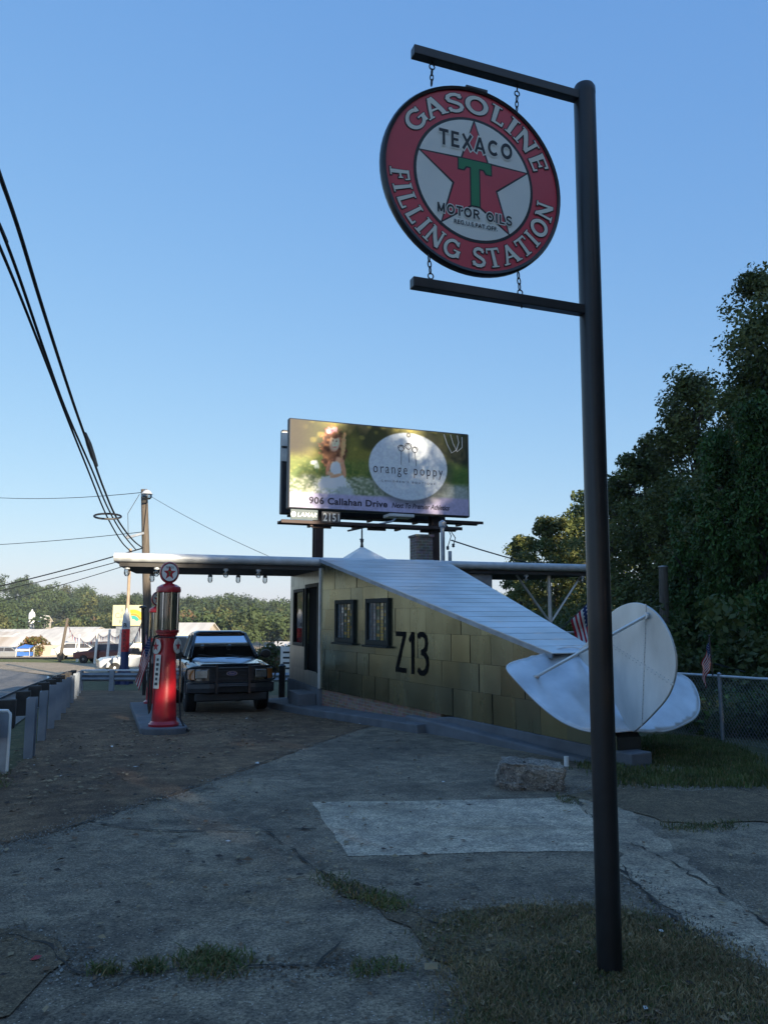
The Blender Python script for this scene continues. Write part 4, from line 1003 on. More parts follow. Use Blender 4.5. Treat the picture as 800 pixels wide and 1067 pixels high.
chain((449, 292), (446.5, 266), 0, 'lower left hook and chain tying the sign to the bottom arm end'); chain((542, 309), (539.5, 284), 0, 'lower right hook and chain tying the sign to the bottom arm near the post')
# ================================================================== billboard
BL, BR = at(302.5, 481, 27.9), at(487.5, 495, 30.5)
ztop = (at(305, 436, 27.9).z + at(487, 454, 30.5).z) / 2; zbot = (at(301, 528.5, 27.9).z + at(487, 537, 30.5).z) / 2
bx = Vector((BR.x - BL.x, BR.y - BL.y, 0)); BW = bx.length; bx.normalize(); BRZ = math.atan2(bx.y, bx.x); bc = (BL + BR) / 2; BH = ztop - zbot
gz = g(bc.x, bc.y)
bb_ = thing('billboard', (bc.x, bc.y, gz), 'large billboard with a smiling child and an oval tag above the wing', 'billboard', BRZ)
Z0, Z1 = zbot - gz, ztop - gz
M_bbframe = mat('billboard_frame', (.035, .04, .05), .5, .3, .2, 4.); M_bbpost = mat('brown_steel_post', (.05, .032, .03), .6, .3, .25, 3.)
b = MB(); b.bb(-BW / 2 - .07, BW / 2 + .07, .01, .3, Z0 - .07, Z1 + .06); b.build('panel_box', M_bbframe, bb_, bevel=.06, seg=3)
b = MB(); b.bb(-BW / 2 - .02, BW / 2 - .4, 1.3, 1.6, Z0 - .1, Z1 - .1); bk = b.build('rear_panel', M_bbframe, bb_, bevel=.04)
b = MB(); b.bb(-BW / 2 - .04, -BW / 2 + .2, 1.27, 1.298, Z1 - .75, Z1 - .2); b.bb(-BW / 2 - .04, -BW / 2 + .2, 1.27, 1.298, Z1 - 1.35, Z1 - .85); b.build('plate', M_white, bk)
for px in (332, 453):
    lx = (Vector((at(px, 560, 29).x, 0, 0)).x); t = on_plane(px, 560, bc + Vector((-bx.y, bx.x, 0)) * .75, (-bx.y, bx.x, 0)); lx = (t - bc).dot(bx)
    b = MB(); b.bb(lx - .17, lx + .17, .68, .72, -.3, Z0 + .3); b.bb(lx - .17, lx + .17, .98, 1.02, -.3, Z0 + .3); b.bb(lx - .03, lx + .03, .72, .98, -.3, Z0 + .3); b.bb(lx - .16, lx + .16, .64, .68, 3.2, Z0 + 2.4)
    po = b.build('post', M_bbpost, bb_)
# catwalks
def bplane(px, py, off):
    t = on_plane(px, py, bc - Vector((-bx.y, bx.x, 0)) * off, (-bx.y, bx.x, 0)); return (t - bc).dot(bx), t.z - gz
for off, (pa, pb_), nm in ((1.25, ((291, 543.5), (478, 552)), 'front'), (-1.6, ((301, 535), (500, 547)), 'rear')):
    xa, za = bplane(*pa, off); xb_, zb_ = bplane(*pb_, off); zm = (za + zb_) / 2
    b = MB(); b.bb(xa, xb_, -off - .3, -off - .26, zm - .06, zm + .06); b.bb(xa, xb_, -off + .26, -off + .3, zm - .06, zm + .06); b.bb(xa, xb_, -off - .26, -off + .26, zm - .02, zm + .03)
    for k in range(4):
        x = xa + (xb_ - xa) * (.16 + .24 * k); b.bb(x - .05, x + .05, -off - .2, -off + .25, zm - .14, zm - .061)
    if off > 0:
        for k in range(3):
            x = xa + (xb_ - xa) * (.22 + .3 * k); b.bb(x - .35, x + .35, -off - .04, -off + .04, zm - .17, zm - .061)
    cw = b.build('catwalk', M_bbpost, bb_, bevel=.008)
# light fixture under the face
xa, za = bplane(402, 534.5, .4); xb_, _ = bplane(428, 536, .4)
b = MB(); b.bb(xa, xb_, -.75, -.1, Z0 - .28, Z0 - .16); lf = b.build('floodlight', M_galv, bb_, bevel=.02); b = MB(); xm = (xa + xb_) / 2; b.tube([(xm, -.4, Z0 - .22), (xm - .5, -1.0, Z0 - .5), (xm - 2.3, -1.25, Z0 - .95)], .035, 8); b.build('arm', M_galv_dark, lf, smooth=True)
# plates
M_teal = mat('dark_teal_plate', (.02, .06, .075), .5, 0, .1); M_lt = mat('plate_lettering', (.62, .66, .66), .5, 0, .05)
for px0, px1, py0, py1, body, m2, sh in ((302.5, 331, 531.8, 541, 'LAMAR', M_teal, .25), (335, 354.5, 534, 544.5, '2151', M_bbframe, 0)):
    x0, za = bplane(px0, py1, 1.56); x1, zb_ = bplane(px1, py0, 1.56)
    b = MB(); b.bb(x0, x1, -1.60, -1.57, za, zb_); pl_ = b.build('number_plate' if body[0] == '2' else 'name_plate', m2, bb_, bevel=.005)
    b = MB(); text_fit(b, body, (x1 - x0) * (.72 if sh else .86), (zb_ - za) * (.45 if sh else .74), lambda x, y: Vector(((x0 + x1) / 2 + (.1 if sh else 0) + x, -1.605, (za + zb_) / 2 + y)), .02, 1.08, sh)
    if sh: b.add([(x0 + .1 + .1 * math.cos(a), -1.605, (za + zb_) / 2 + .1 * math.sin(a)) for a in [2 * PI * i / 12 for i in range(12)]], [tuple(range(12))])
    b.build('lettering', M_lt, pl_, recalc=False)
# printed picture: a fine grid with a colour attribute (a soft photo of a child in a sunlit meadow)
NXp, NYp = 300, 140
uu, vv = np.meshgrid((np.arange(NXp) + .5) / NXp, (np.arange(NYp) + .5) / NYp)
def vnoise(fx, fy, seed):
    r = np.random.RandomState(seed); gx, gy_ = uu * fx, vv * fy; G = r.rand(int(fy) + 3, int(fx) + 3)
    i, j = gx.astype(int), gy_.astype(int); a, b = gx - i, gy_ - j; a = a * a * (3 - 2 * a); b = b * b * (3 - 2 * b)
    return (G[j, i] * (1 - a) + G[j, i + 1] * a) * (1 - b) + (G[j + 1, i] * (1 - a) + G[j + 1, i + 1] * a) * b
img = np.zeros((NYp, NXp, 3))
def lay(mask, col): 
    global img
    img = img * (1 - mask[..., None]) + np.array(col) * mask[..., None]
def soft(a, b, x): t = np.clip((x - a) / (b - a), 0, 1); return t * t * (3 - 2 * t)
n1 = vnoise(9, 5, 1); n2 = vnoise(26, 14, 2); n3 = vnoise(90, 60, 3); n4 = vnoise(5, 3, 4); nh = vnoise(120, 70, 6)
img[:] = (.22, .22, .10)
lay(soft(.35, .75, n1), (.42, .40, .16)); lay(soft(.45, .8, n4) * .8, (.16, .18, .10)); lay(soft(.6, .85, n2) * .6, (.55, .50, .22))
lay(soft(.16, .02, uu) * soft(.5, .7, vv), (.16, .14, .10)); lay(soft(.82, .95, uu) * .75, (.09, .13, .08))
gmask = soft(.66, .52, vv + .08 * (n1 - .5))
lay(gmask, (.36, .40, .17)); lay(gmask * soft(.4, .8, n2) * .7, (.24, .33, .13)); lay(gmask * soft(.5, .9, n3) * .5, (.52, .52, .26)); lay(gmask * soft(.7, .95, uu) * .7, (.22, .34, .14))
wm = soft(.42, .3, vv + .12 * (n2 - .5)); lay(wm * .75, (.47, .50, .44)); lay(wm * soft(.45, .75, n3) * .7, (.66, .66, .58)); lay(wm * soft(.4, .1, n3) * .6, (.26, .33, .2)); lay(wm * soft(.4, .75, uu) * .7, (.58, .6, .6))
def el(cu, cv, ru, rv, e=.25, rot=0., wob=0.):
    du, dv = (uu - cu) * BW / BH, vv - cv; c_, s_ = math.cos(rot), math.sin(rot); ru = ru * BW / BH
    q = np.sqrt(((du * c_ + dv * s_) / ru) ** 2 + ((-du * s_ + dv * c_) / rv) ** 2) + wob * (nh - .5)
    return soft(1 + e / 2, 1 - e / 2, q)
# child
nf = vnoise(170, 80, 9); cur = vnoise(60, 34, 10)
lay(el(.225, .2, .10, .13, .4, 0, .5), (.80, .80, .76)); lay(el(.195, .24, .05, .13, .4, 0, .4), (.92, .90, .84)); lay(el(.25, .27, .055, .15, .4, 0, .4), (.90, .89, .86)); lay(el(.29, .19, .05, .09, .6, 0, .4), (.62, .65, .65))
hair = np.maximum(el(.222, .73, .06, .22, .3, -.05, .7), np.maximum(el(.187, .62, .024, .15, .4, .1, .8), el(.272, .62, .022, .16, .4, -.1, .8)))
lay(hair, (.46, .29, .19)); lay(hair * soft(.5, .8, cur), (.66, .45, .29)); lay(hair * soft(.45, .2, cur), (.30, .17, .11)); lay(el(.28, .74, .012, .15, .6, -.1, .6), (.80, .60, .40))
lay(el(.247, .555, .036, .05, .4), (.80, .56, .43)); lay(el(.24, .46, .03, .09, .3), (.93, .92, .88)); lay(el(.28, .48, .0125, .11, .35, .22), (.80, .55, .42)); lay(el(.199, .47, .011, .09, .35, -.2), (.72, .48, .36)); lay(el(.243, .385, .036, .02, .4, .3), (.82, .57, .44)); lay(el(.212, .40, .022, .024, .4, -.4), (.84, .60, .47))
lay(hair * el(.22, .6, .022, .07, .7) * .8, (.40, .24, .16))
lay(el(.232, .765, .028, .1, .25, -.1), (.84, .62, .50)); lay(el(.238, .775, .019, .07, .7, -.1), (.93, .74, .62)); lay(el(.226, .85, .03, .03, .6, -.1, .5), (.46, .29, .19))
lay(el(.2235, .79, .0045, .009, .8) * .8, (.28, .18, .14)); lay(el(.2425, .785, .0045, .009, .8) * .8, (.28, .18, .14)); lay(el(.2345, .716, .0105, .009, .8, .12) * .85, (.78, .42, .38)); lay(el(.2335, .752, .004, .01, 1.2) * .6, (.74, .52, .42)); lay(el(.2245, .805, .0065, .004, .9) * .6, (.42, .27, .19)); lay(el(.243, .80, .0065, .004, .9) * .6, (.42, .27, .19))
lay(el(.207, .905, .022, .04, .5, .3, .6), (.86, .52, .55)); lay(el(.232, .925, .016, .03, .5, -.3, .5), (.88, .60, .60)); lay(el(.2, .89, .01, .02, .7), (.92, .74, .72)); lay(el(.22, .91, .006, .012, .9), (.7, .36, .42))
lay(el(.125, .52, .018, .028, .5, .3, .5), (.72, .73, .72)); lay(el(.138, .48, .014, .035, .5, -.3, .4), (.62, .66, .60)); lay(el(.14, .43, .007, .03, .8), (.3, .4, .2))
lay((nh > .6) * soft(.28, .2, vv) * soft(.1, .14, uu) * soft(.3, .24, uu) * .45, (.3, .36, .28))
# lavender band with a soft top, then the oval tag
band = soft(.19, .155, vv + .02 * soft(.35, .9, uu) * -1.5); lay(band, (.60, .58, .68)); lay(band * soft(.4, 1, uu) * .5, (.64, .59, .68))
lay(el(.665, .50, .238, .42, .25) * .55, (.22, .24, .22))
lay(el(.647, .555, .226, .405, .018), (.68, .71, .74)); lay(el(.647, .555, .226, .405, .018) * soft(.35, .75, n4) * .25, (.74, .75, .75))
lay(el(.647, .935, .013, .03, .3), (.25, .25, .24)); lay(el(.647, .935, .006, .014, .4), (.6, .6, .58))
img = np.clip(img * (.94 + .12 * nh[..., None]), 0, 1)
lim = np.where(img <= .04045, img / 12.92, ((img + .055) / 1.055) ** 2.4) * 1.55; lim = np.minimum(lim, .82)
gx = np.linspace(-BW / 2, BW / 2, NXp + 1); gzz = np.linspace(Z0, Z1, NYp + 1)
X, Z = np.meshgrid(gx, gzz); V = np.stack([X.ravel(), np.full(X.size, .004), Z.ravel()], 1)
j, i = np.meshgrid(np.arange(NYp), np.arange(NXp), indexing='ij'); q = (j * (NXp + 1) + i).ravel()
Fq = np.stack([q, q + 1, q + NXp + 2, q + NXp + 1], 1)
face = np_mesh('picture', V, Fq, attr_mat('printed_vinyl', .5, spec=.25), None, bb_); ca = face.data.color_attributes.new('paint', 'FLOAT_COLOR', 'POINT')
# point colours from cells
pc = np.zeros((NYp + 1, NXp + 1, 3)); cnt = np.zeros((NYp + 1, NXp + 1, 1))
for dj in (0, 1):
    for di in (0, 1): pc[dj:dj + NYp, di:di + NXp] += lim; cnt[dj:dj + NYp, di:di + NXp] += 1
pc /= cnt; ca.data.foreach_set('color', np.concatenate([pc.reshape(-1, 3), np.ones((pc.shape[0] * pc.shape[1], 1))], 1).astype(np.float32).ravel())
M_navy = mat('printed_dark_ink', (.035, .03, .06), .6, 0, .05); M_str = mat('printed_white_ink', (.62, .62, .6), .6, 0, .05)
FP = lambda u, v, o=-.004: Vector((-BW / 2 + u * BW, o, Z0 + v * BH))
b = MB()
text_fit(b, '906 Callahan Drive', .425 * BW, .082 * BH, lambda x, y: FP(.312, .087) + Vector((x, 0, y)), .03, 1.06)
b.build('print_lettering', M_navy, bb_, recalc=False); b = MB(); text_fit(b, 'Next To Premier Athletics', .335 * BW, .062 * BH, lambda x, y: FP(.717, .082) + Vector((x, 0, y)), .025, 1., .3)
b.build('print_lettering', M_navy, bb_, recalc=False); b = MB(); text_fit(b, 'orange poppy', .40 * BW, .115 * BH, lambda x, y: FP(.645, .475) + Vector((x, 0, y)), -.004, 1.35)
b.build('print_lettering', M_navy, bb_, recalc=False); b = MB(); text_fit(b, "CHILDREN'S BOUTIQUE", .31 * BW, .026 * BH, lambda x, y: FP(.645, .362) + Vector((x, 0, y)), 0., 1.7)
b.build('print_lettering', M_navy, bb_, recalc=False)
for u0, v0, r in ((.604, .77, .018), (.645, .80, .018), (.682, .765, .017)):
    b = MB(); pts = [FP(u0, v0) + Vector((r * BW * math.cos(a) * (1 + .12 * math.sin(3 * a)), 0, r * BW * .9 * math.sin(a))) for a in [2 * PI * i / 18 for i in range(18)]]
    b.tube(pts, .014, 4, closed=True); b.tube([FP(u0 - r, v0 - .005), FP(u0, v0 + .03), FP(u0 + r * .9, v0 - .005)], .012, 4); b.tube([FP(u0, v0 - r * 2), FP(u0 + (.645 - u0) * -.12 + .004, v0 - .2)], .009, 4); b.build('printed_poppy', M_navy, bb_, recalc=False)
b = MB(); b.tube([FP(.855, .985), FP(.875, .86), FP(.9, .76), FP(.93, .8), FP(.945, .9), FP(.935, .985)], .02, 5); b.tube([FP(.895, .985), FP(.91, .88), FP(.935, .78), FP(.965, .84), FP(.965, .97)], .018, 5); b.build('printed_cord', M_str, bb_, recalc=False)

# ================================================================== petrol pumps
isl = ghit(168, 757); PD = 13.2
pp1 = at(171, 750, PD)
fw3 = Vector((-AX.x, -AX.y))            # away from the camera along the building axis
ib = Vector((pp1.x, pp1.y)); zi = g(ib.x, ib.y)
isld = thing('pump_island', (ib.x, ib.y, zi), 'low rounded concrete island carrying the two red pumps', 'kerb', RZ)
b = MB(); poly = [(.38 * math.cos(R(a)), -.1 + .42 * math.sin(R(a)) * .8) for a in range(180, 361, 15)] + [(.38, 7.1), (-.38, 7.1)]
b.extr(poly, lambda p, d: Vector((p[0], p[1], d + (g(*(ib + U * p[0] + fw3 * p[1])) - zi))), -.1, .11); b.build('kerb_stone', M_curb, isld, bevel=.025, seg=3)
M_rodb = mat('brass_rods', (.5, .42, .28), .3, .9, .15, 10.); M_mug = mat('fuel_cylinder_lining', (.52, .47, .38), .4, .2, .3, 4., stretch=(9, 9, .4)); M_decal = mat('badge_white', (.66, .64, .56), .45, 0, .08, 6.)
M_hose = mat('hose_rubber', (.016, .015, .015), .6, 0, .2, 10.); M_redd = mat('dull_red_enamel', (.25, .012, .016), .4, 0, .15, 3.)
def pump(loc, label):
    t = thing('petrol_pump', loc, label, 'petrol pump', RZ, 'tall red visible petrol pumps on the island')
    b = MB(); b.lathe([(.28, .0), (.29, .02), (.29, .05), (.25, .08), (.235, .1)], 28); b.build('base', M_red, t, smooth=True)
    b = MB(); b.lathe([(.235, .1), (.225, .3), (.185, 1.2), (.15, 1.42), (.15, 1.5), (.2, 1.53), (.2, 1.56)], 28); b.build('column', M_red, t, smooth=True)
    b = MB(); b.lathe([(.2, 1.56), (.225, 1.57), (.225, 1.61), (.2, 1.62)], 28); b.build('lower_ring', M_redd, t, smooth=True)
    b = MB(); b.lathe([(.165, 1.62), (.165, 2.24)], 28, caps=False); cy = b.build('fuel_cylinder', M_mug, t, smooth=True)
    b = MB(); b.lathe([(.19, 1.62), (.19, 2.25)], 28, caps=False); b.build('glass', M_glass, cy, smooth=True)
    for k in range(8):
        a = 2 * PI * k / 8 + .25; b = MB(); b.tube([(.208 * math.cos(a), .208 * math.sin(a), 1.61), (.208 * math.cos(a), .208 * math.sin(a), 2.26)], .011 if k % 2 else .02, 8); b.build('rod', M_chrome if k % 2 else M_rodb, t, smooth=True)
    b = MB(); b.lathe([(.2, 2.25), (.235, 2.26), (.24, 2.3), (.225, 2.35), (.15, 2.39), (.08, 2.41), (.06, 2.44)], 28); b.build('cap', M_red, t, smooth=True)
    # globe: a red-rimmed drum facing front and back
    b = MB(); Mx = Matrix.Rotation(R(90), 3, 'X'); b.lathe([(.13, -.085), (.172, -.08), (.187, -.05), (.19, 0), (.187, .05), (.172, .08), (.13, .085)], 32, Mx, (0, 0, 2.6)); gl_ = b.build('globe', M_red, t, smooth=True)
    for s in (-1, 1):
        b = MB(); zc = 2.6; y0 = s * .087
        D = lambda r, o, n=28: [(r * math.cos(2 * PI * i / n), y0 + s * o, zc + r * math.sin(2 * PI * i / n)) for i in range(n)]
        b.m = 0; b.add(D(.162, 0), [tuple(range(28))]); b.m = 1; b.add(D(.149, .0015), [tuple(range(28))])
        b.m = 2; b.add([((.125 if i % 2 == 0 else .052) * math.cos(R(90 + 36 * i)), y0 + s * .003, zc - .012 + (.125 if i % 2 == 0 else .052) * math.sin(R(90 + 36 * i))) for i in range(10)] + [(0, y0 + s * .003, zc - .012)], [(i, (i + 1) % 10, 10) for i in range(10)])
        b.m = 3; bt = [(-.03, .03), (.03, .03), (.03, .012), (.009, .012), (.009, -.045), (-.009, -.045), (-.009, .012), (-.03, .012)]; b.add([(x * -s, y0 + s * .0042, zc - .012 + z) for x, z in bt], [tuple(range(8))])
        b.m = 0; vs, fs, tw, th = text_geo('TEXACO', 1, .03, 1.1); b.add([(v.x / tw * .15 * -s, y0 + s * .0047, zc + .085 + v.y / th * .034) for v in vs], fs)
        b.build('globe_face', [Msk, M_white, M_red, Msg], gl_, recalc=False)
    for s in (-1, 1):   # round white badges standing off the sides
        Mr = Matrix.Rotation(R(52) * s, 3, 'Z') @ Matrix.Rotation(R(90), 3, 'X'); o = Vector((s * .2, -.1, 1.34))
        b = MB(); b.lathe([(.0, .012), (.125, .01), (.13, .0), (.125, -.01), (0, -.012)], 24, Mr, o, caps=False); bd = b.build('badge', M_decal, t, smooth=True)
        b = MB(); b.add([Mr @ Vector(((.09 if i % 2 == 0 else .037) * math.cos(R(90 + 36 * i)), (.09 if i % 2 == 0 else .037) * math.sin(R(90 + 36 * i)), .0145)) + o for i in range(10)] + [Mr @ Vector((0, 0, .0145)) + o], [(i, (i + 1) % 10, 10) for i in range(10)]); b.build('badge_star', M_red, bd, recalc=False)
    Mp = Matrix.Rotation(R(-48), 3, 'Z'); po_ = Mp @ Vector((0, -.228, .92))
    b = MB(); b.box(po_, (.14, .012, .56), 0, Mp @ Matrix.Rotation(R(-3.5), 3, 'X')); pn = b.build('side_panel', M_decal, t, bevel=.004)
    b = MB()
    for k in range(6): b.box(po_ + Mp @ Vector((0, -.0085 + .0052 * (2.5 - k) , .08 * (2.5 - k))), (.05 + .02 * (k % 2), .004, .045), 0, Mp @ Matrix.Rotation(R(-3.5), 3, 'X'))
    b.build('panel_lettering', Msk, pn)
    # hoses
    b = MB(); b.tube([(-.14, -.1, 1.53), (-.24, -.1, 1.5), (-.29, -.05, 1.3), (-.31, -.0, .8), (-.3, .0, .35), (-.28, .0, .22), (-.26, .0, .3), (-.255, -.02, .8), (-.25, -.02, 1.05)], .02, 8); hs = b.build('hose', M_hose, t, smooth=True)
    b = MB(); b.tube([(-.25, -.02, 1.02), (-.255, -.02, 1.2), (-.27, -.04, 1.3)], [.016, .022, .012], 8); b.build('nozzle', M_chrome, hs, smooth=True)
    b = MB(); b.tube([(.15, -.02, 1.5), (.25, -.03, 1.35), (.27, -.05, .9), (.275, -.06, .45), (.3, -.1, .12), (.38, -.2, -.02), (.45, -.3, -.06)], .018, 8); b.build('hose', M_hose, t, smooth=True)
    b = MB(); b.bar((.17, .05, 1.16), (.28, .05, 1.16), .02); b.bar((.28, .05, 1.2), (.28, .05, .62), .022); b.bar((.28, .05, .64), (.22, .05, .64), .02); b.bar((.16, .04, .64), (.23, .05, .64), .02); b.build('pump_lever', M_black, t, bevel=.003)
    b = MB(); b.tube([(-.19, -.08, 1.48), (-.1, -.2, 1.5), (.05, -.215, 1.49), (.16, -.12, 1.48)], .012, 6); b.build('fuel_pipe', M_black, t, smooth=True)
    t.scale = (.86, .86, .985)
    return t
pump((ib.x, ib.y, zi + .105), 'tall red petrol pump nearest the camera with star globe and glass cylinder')
p2 = ib + fw3 * 6.5 + U * .17; z2 = g(p2.x, p2.y); pump((p2.x, p2.y, z2 + .105), 'second red petrol pump farther back, mostly hidden behind the nearest one')

# ================================================================== flags on sticks
M_flag = attr_mat('flag_cloth', .8); M_stick = mat('flag_stick', (.06, .05, .045), .6); M_gold = mat('gilt_finial', (.4, .28, .08), .4, .7)
def flag(name, label, base, tip, L_, H, fall, side, group='small american flags'):
    """pole base->tip; cloth hangs from the upper part; fall 0..1 droop; side = horizontal fly direction"""
    base = Vector(base); tip = Vector(tip); side = Vector(side).normalized()
    t = thing(name, tuple(base), label, 'flag', group=group)
    b = MB(); b.tube([(0, 0, 0), tip - base], .012, 6); b.lathe([(.0, -.0), (.02, .02), (.0, .05)], 8, None, tip - base, caps=False); b.build('stick', M_stick, t, smooth=True)
    d = (tip - base).normalized(); nx, ny = 40, 26
    me_v, cols = [], []
    b = MB()
    top = tip - base - d * .04
    for j in range(ny + 1):
        for i in range(nx + 1):
            u, v = i / nx, j / ny
            p = top - d * (H * v) + side * (L_ * u * (1 - fall)) - Vector((0, 0, 1)) * (L_ * u * fall)
            nr = side.cross(d).normalized(); p = p + nr * (.07 * L_ * math.sin(u * 9 + v * 2.2) * min(1, u * 3)) + side * (.05 * L_ * math.sin(v * 7 + u * 4) * u * fall)
            me_v.append(p)
    for j in range(ny):
        for i in range(nx):
            st_ = j // 2; c_ = (.42, .02, .035) if st_ % 2 == 0 else (.66, .64, .6)
            if i < 16 and j < 14:
                c_ = (.02, .035, .12)
                if i % 3 == 1 and j % 3 == 1: c_ = (.6, .6, .6)
            b.c = c_
            o = j * (nx + 1) + i; b.f.append([o, o + 1, o + nx + 2, o + nx + 1]); b.mi.append(0); b.col.append(c_)
    b.v = [tuple(p) for p in me_v]; b.build('cloth', M_flag, t, paint=True, smooth=True, recalc=False)
    return t
# behind the wing prop, half hidden by the sign post
fb = at(580, 660, 17.5); ft = at(622, 618, 17.3)
flag('american_flag', 'american flag on a slanting stick behind the silver roof, half behind the post', fb, ft, 1.25, .8, .86, (.5, -.2, 0))
# on the chain link fence
fb = at(742, 704, 12.5); ft = at(738.5, 664, 12.5); flag('american_flag', 'little furled american flag on the chain link fence', fb, ft, .56, .36, .72, (-.95, -.1, 0))
# on thin dark pole left of the pumps
pb_ = at(150.5, 716, 25.5); pt = at(149, 634, 25.5); zg = g(pb_.x, pb_.y)
root = thing('flag_pole', (pb_.x, pb_.y, zg), 'thin dark pole with a small cap left of the pumps', 'pole')
b = MB(); b.tube([(0, 0, -.1), (pt.x - pb_.x, 0, pt.z - zg)], .055, 8); b.build('pole', M_black, root, smooth=True); b = MB(); b.lathe([(.05, 0), (.13, .02), (.12, .07), (.04, .1)], 10, None, (pt.x - pb_.x, 0, pt.z - zg)); b.build('cap', M_black, root, smooth=True)
fb = at(157.5, 722, 13.9); ft = at(157, 658, 13.9); flag('american_flag', 'american flag drooping beside the rear pump, the lower and larger one', fb, ft, .78, .42, .74, (-.95, -.2, 0))
fb = at(154, 716, 14.9); ft = at(154, 648, 14.9); flag('american_flag', 'american flag folded against the dark pole, the upper and smaller one', fb, ft, .42, .3, .9, (-.6, -.3, 0))

# ================================================================== utility pole, wires
UD = 30.
ub = at(157, 700, UD); zg = g(ub.x, ub.y); ut = at(150.5, 510, UD)
up_ = thing('utility_pole', (ub.x, ub.y, zg), 'weathered wooden utility pole with a round lamp behind the left wing', 'utility pole')
b = MB(); b.tube([(0, 0, -.2), (ut.x - ub.x, 0, ut.z - zg)], [.19, .13], 12); b.build('pole', M_polewood, up_, smooth=True)
tz = ut.z - zg; tx = ut.x - ub.x
b = MB(); b.tube([(tx, 0, tz - .25), (tx + .12, -.3, tz - .05), (tx + .25, -.5, tz - .18)], .03, 8); lm = b.build('lamp_arm', M_galv_dark, up_, smooth=True)
b = MB(); b.lathe([(.05, .12), (.14, .06), (.2, -.02), (.22, -.05)], 16, None, (tx + .28, -.52, tz - .22)); b.build('lamp_hood', M_galv, lm, smooth=True); b = MB(); b.lathe([(.19, -.05), (.2, -.16), (.12, -.25), (0, -.27)], 16, None, (tx + .28, -.52, tz - .22), caps=False); b.build('lamp_bowl', M_jar, lm, smooth=True)
b = MB(); b.bar((tx + .12, -.16, tz - 1.75), (tx - .55, -.22, tz - 1.95), .09); b.lathe([(.04, 0), (.07, .05), (.04, .1)], 8, None, (tx - .5, -.2, tz - 1.92)); b.build('cable_bracket', M_galv_dark, up_)
b = MB(); b.tube([(tx - .16, -.05, tz - .2), (tx - .5, -.3, tz - 1.), (tx - .45, -.3, tz - 1.8)], .012, 5); b.tube([(tx + .2, -.2, tz - .5), (tx + .12, -.2, tz - 1.7)], .012, 5); b.build('down_wire', M_wire, up_, smooth=True)
# thick drop cables: traced at the depth of the run from the pole past the camera
P_a, P_b = Vector((-3.85, 8)), Vector((-9.35, 30)); dd = (P_b - P_a).normalized(); pn = (dd.y, -dd.x, 0)
def cable_pts(pix, off=0.):
    return [on_plane(px, py, (P_a.x + dd.y * off, P_a.y - dd.x * off, 0), pn) for px, py in pix]
def spline(pts, n=8):
    out = []
    for i in range(len(pts) - 1):
        p0, p1, p2_, p3 = pts[max(i - 1, 0)], pts[i], pts[i + 1], pts[min(i + 2, len(pts) - 1)]
        for k in range(n):
            t = k / n; out.append(.5 * ((2 * p1) + (p2_ - p0) * t + (2 * p0 - 5 * p1 + 4 * p2_ - p3) * t * t + (3 * p1 - p0 - 3 * p2_ + p3) * t ** 3))
    return out + [pts[-1]]
def cable(pix, off, r, label, extra=(), ext=True):
    p = cable_pts(pix, off)
    if ext:
        d = (p[0] - p[1]).normalized(); p = [p[0] + d * 9] + p
    o0 = p[-1]; root = MB(); root.tube([q - o0 for q in spline(p)], r, 8); o = root.build('cable', M_wire, smooth=True); o.location = o0
    tag(o, label, 'cable', 'thick cables running to the wooden pole'); return o
c1 = cable([(-18, 130), (0, 182), (20, 240), (45, 322), (75, 415), (93, 466), (108, 508), (122, 540), (138, 562), (149, 571)], 0, .022, 'uppermost thick black cable with the splice sleeve on it')
b = MB(); q = cable_pts([(89, 452), (93, 463), (97, 475), (101, 485)], 0); o0 = c1.location
b.tube([p - o0 for p in q], [.03, .05, .05, .03], 10); b.build('splice', M_black, c1, smooth=True)
c2 = cable([(-15, 200), (0, 235), (20, 288), (48, 370), (70, 430), (95, 487), (113, 530), (128, 556), (142, 573)], .02, .017, 'middle thick black cable between the other two')
c3 = cable([(-15, 222), (0, 257), (22, 310), (50, 382), (72, 440), (92, 490), (108, 530), (118, 550), (128, 566), (137, 575)], -.02, .016, 'lowest thick black cable carrying the flat loop')
b = MB(); q = cable_pts([(112.5, 538)], -.02)[0]; b.tube([q - c3.location + Vector((.26 * math.cos(a), 0.1 * math.cos(a) + .1 * math.sin(a), .07 * math.sin(a))) for a in [2 * PI * k / 20 for k in range(20)]], .022, 6, closed=True); b.build('cable_loop', M_black, c3, smooth=True)
def wire(pa, Da, pb_, Db, r, label, sag=.3):
    a, b_ = at(*pa, Da), at(*pb_, Db); mb_ = MB(); pts = [a.lerp(b_, k / 16) - Vector((0, 0, sag * 4 * (k / 16) * (1 - k / 16))) - a for k in range(17)]
    mb_.tube(pts, r, 5); o = mb_.build('wire', M_wire, smooth=True); o.location = a; tag(o, label, 'wire', 'thin overhead wires')
wire((-60, 513), 42, (150, 513), UD, .014, 'thin wire reaching the very top of the wooden pole from the left')
wire((-60, 570), 38, (151, 554), UD, .014, 'thin wire meeting the wooden pole halfway to the wing', .1)
wire((-60, 624), 34, (153, 570), UD, .026, 'highest of the three wires sloping to the left wing tip', .1)
wire((-60, 628), 34, (153, 577), UD, .018, 'middle of the three wires sloping to the left wing tip', .1)
wire((-60, 640), 40, (154, 582), UD, .016, 'lowest of the three wires sloping to the left wing tip', .15)
wire((157, 517), UD, (330, 600), 24, .009, 'faint wire dropping from the lamp pole toward the station roof', .15)
a0 = Vector((C0.x, C0.y, 0)); wire((470, 563), 19.6, (700, 588), 42, .02, 'dark wire from the service mast toward the trees', .7)
wire((540, 590), 40, (860, 596), 33, .014, 'thin pale wire crossing in front of the dark trees', .1)
wire((600, 626), 36, (860, 634), 30, .012, 'lower thin wire crossing the dark trees', .1)
wire((640, 660), 24, (860, 722), 15, .016, 'wire sloping down above the chain link fence', .05)
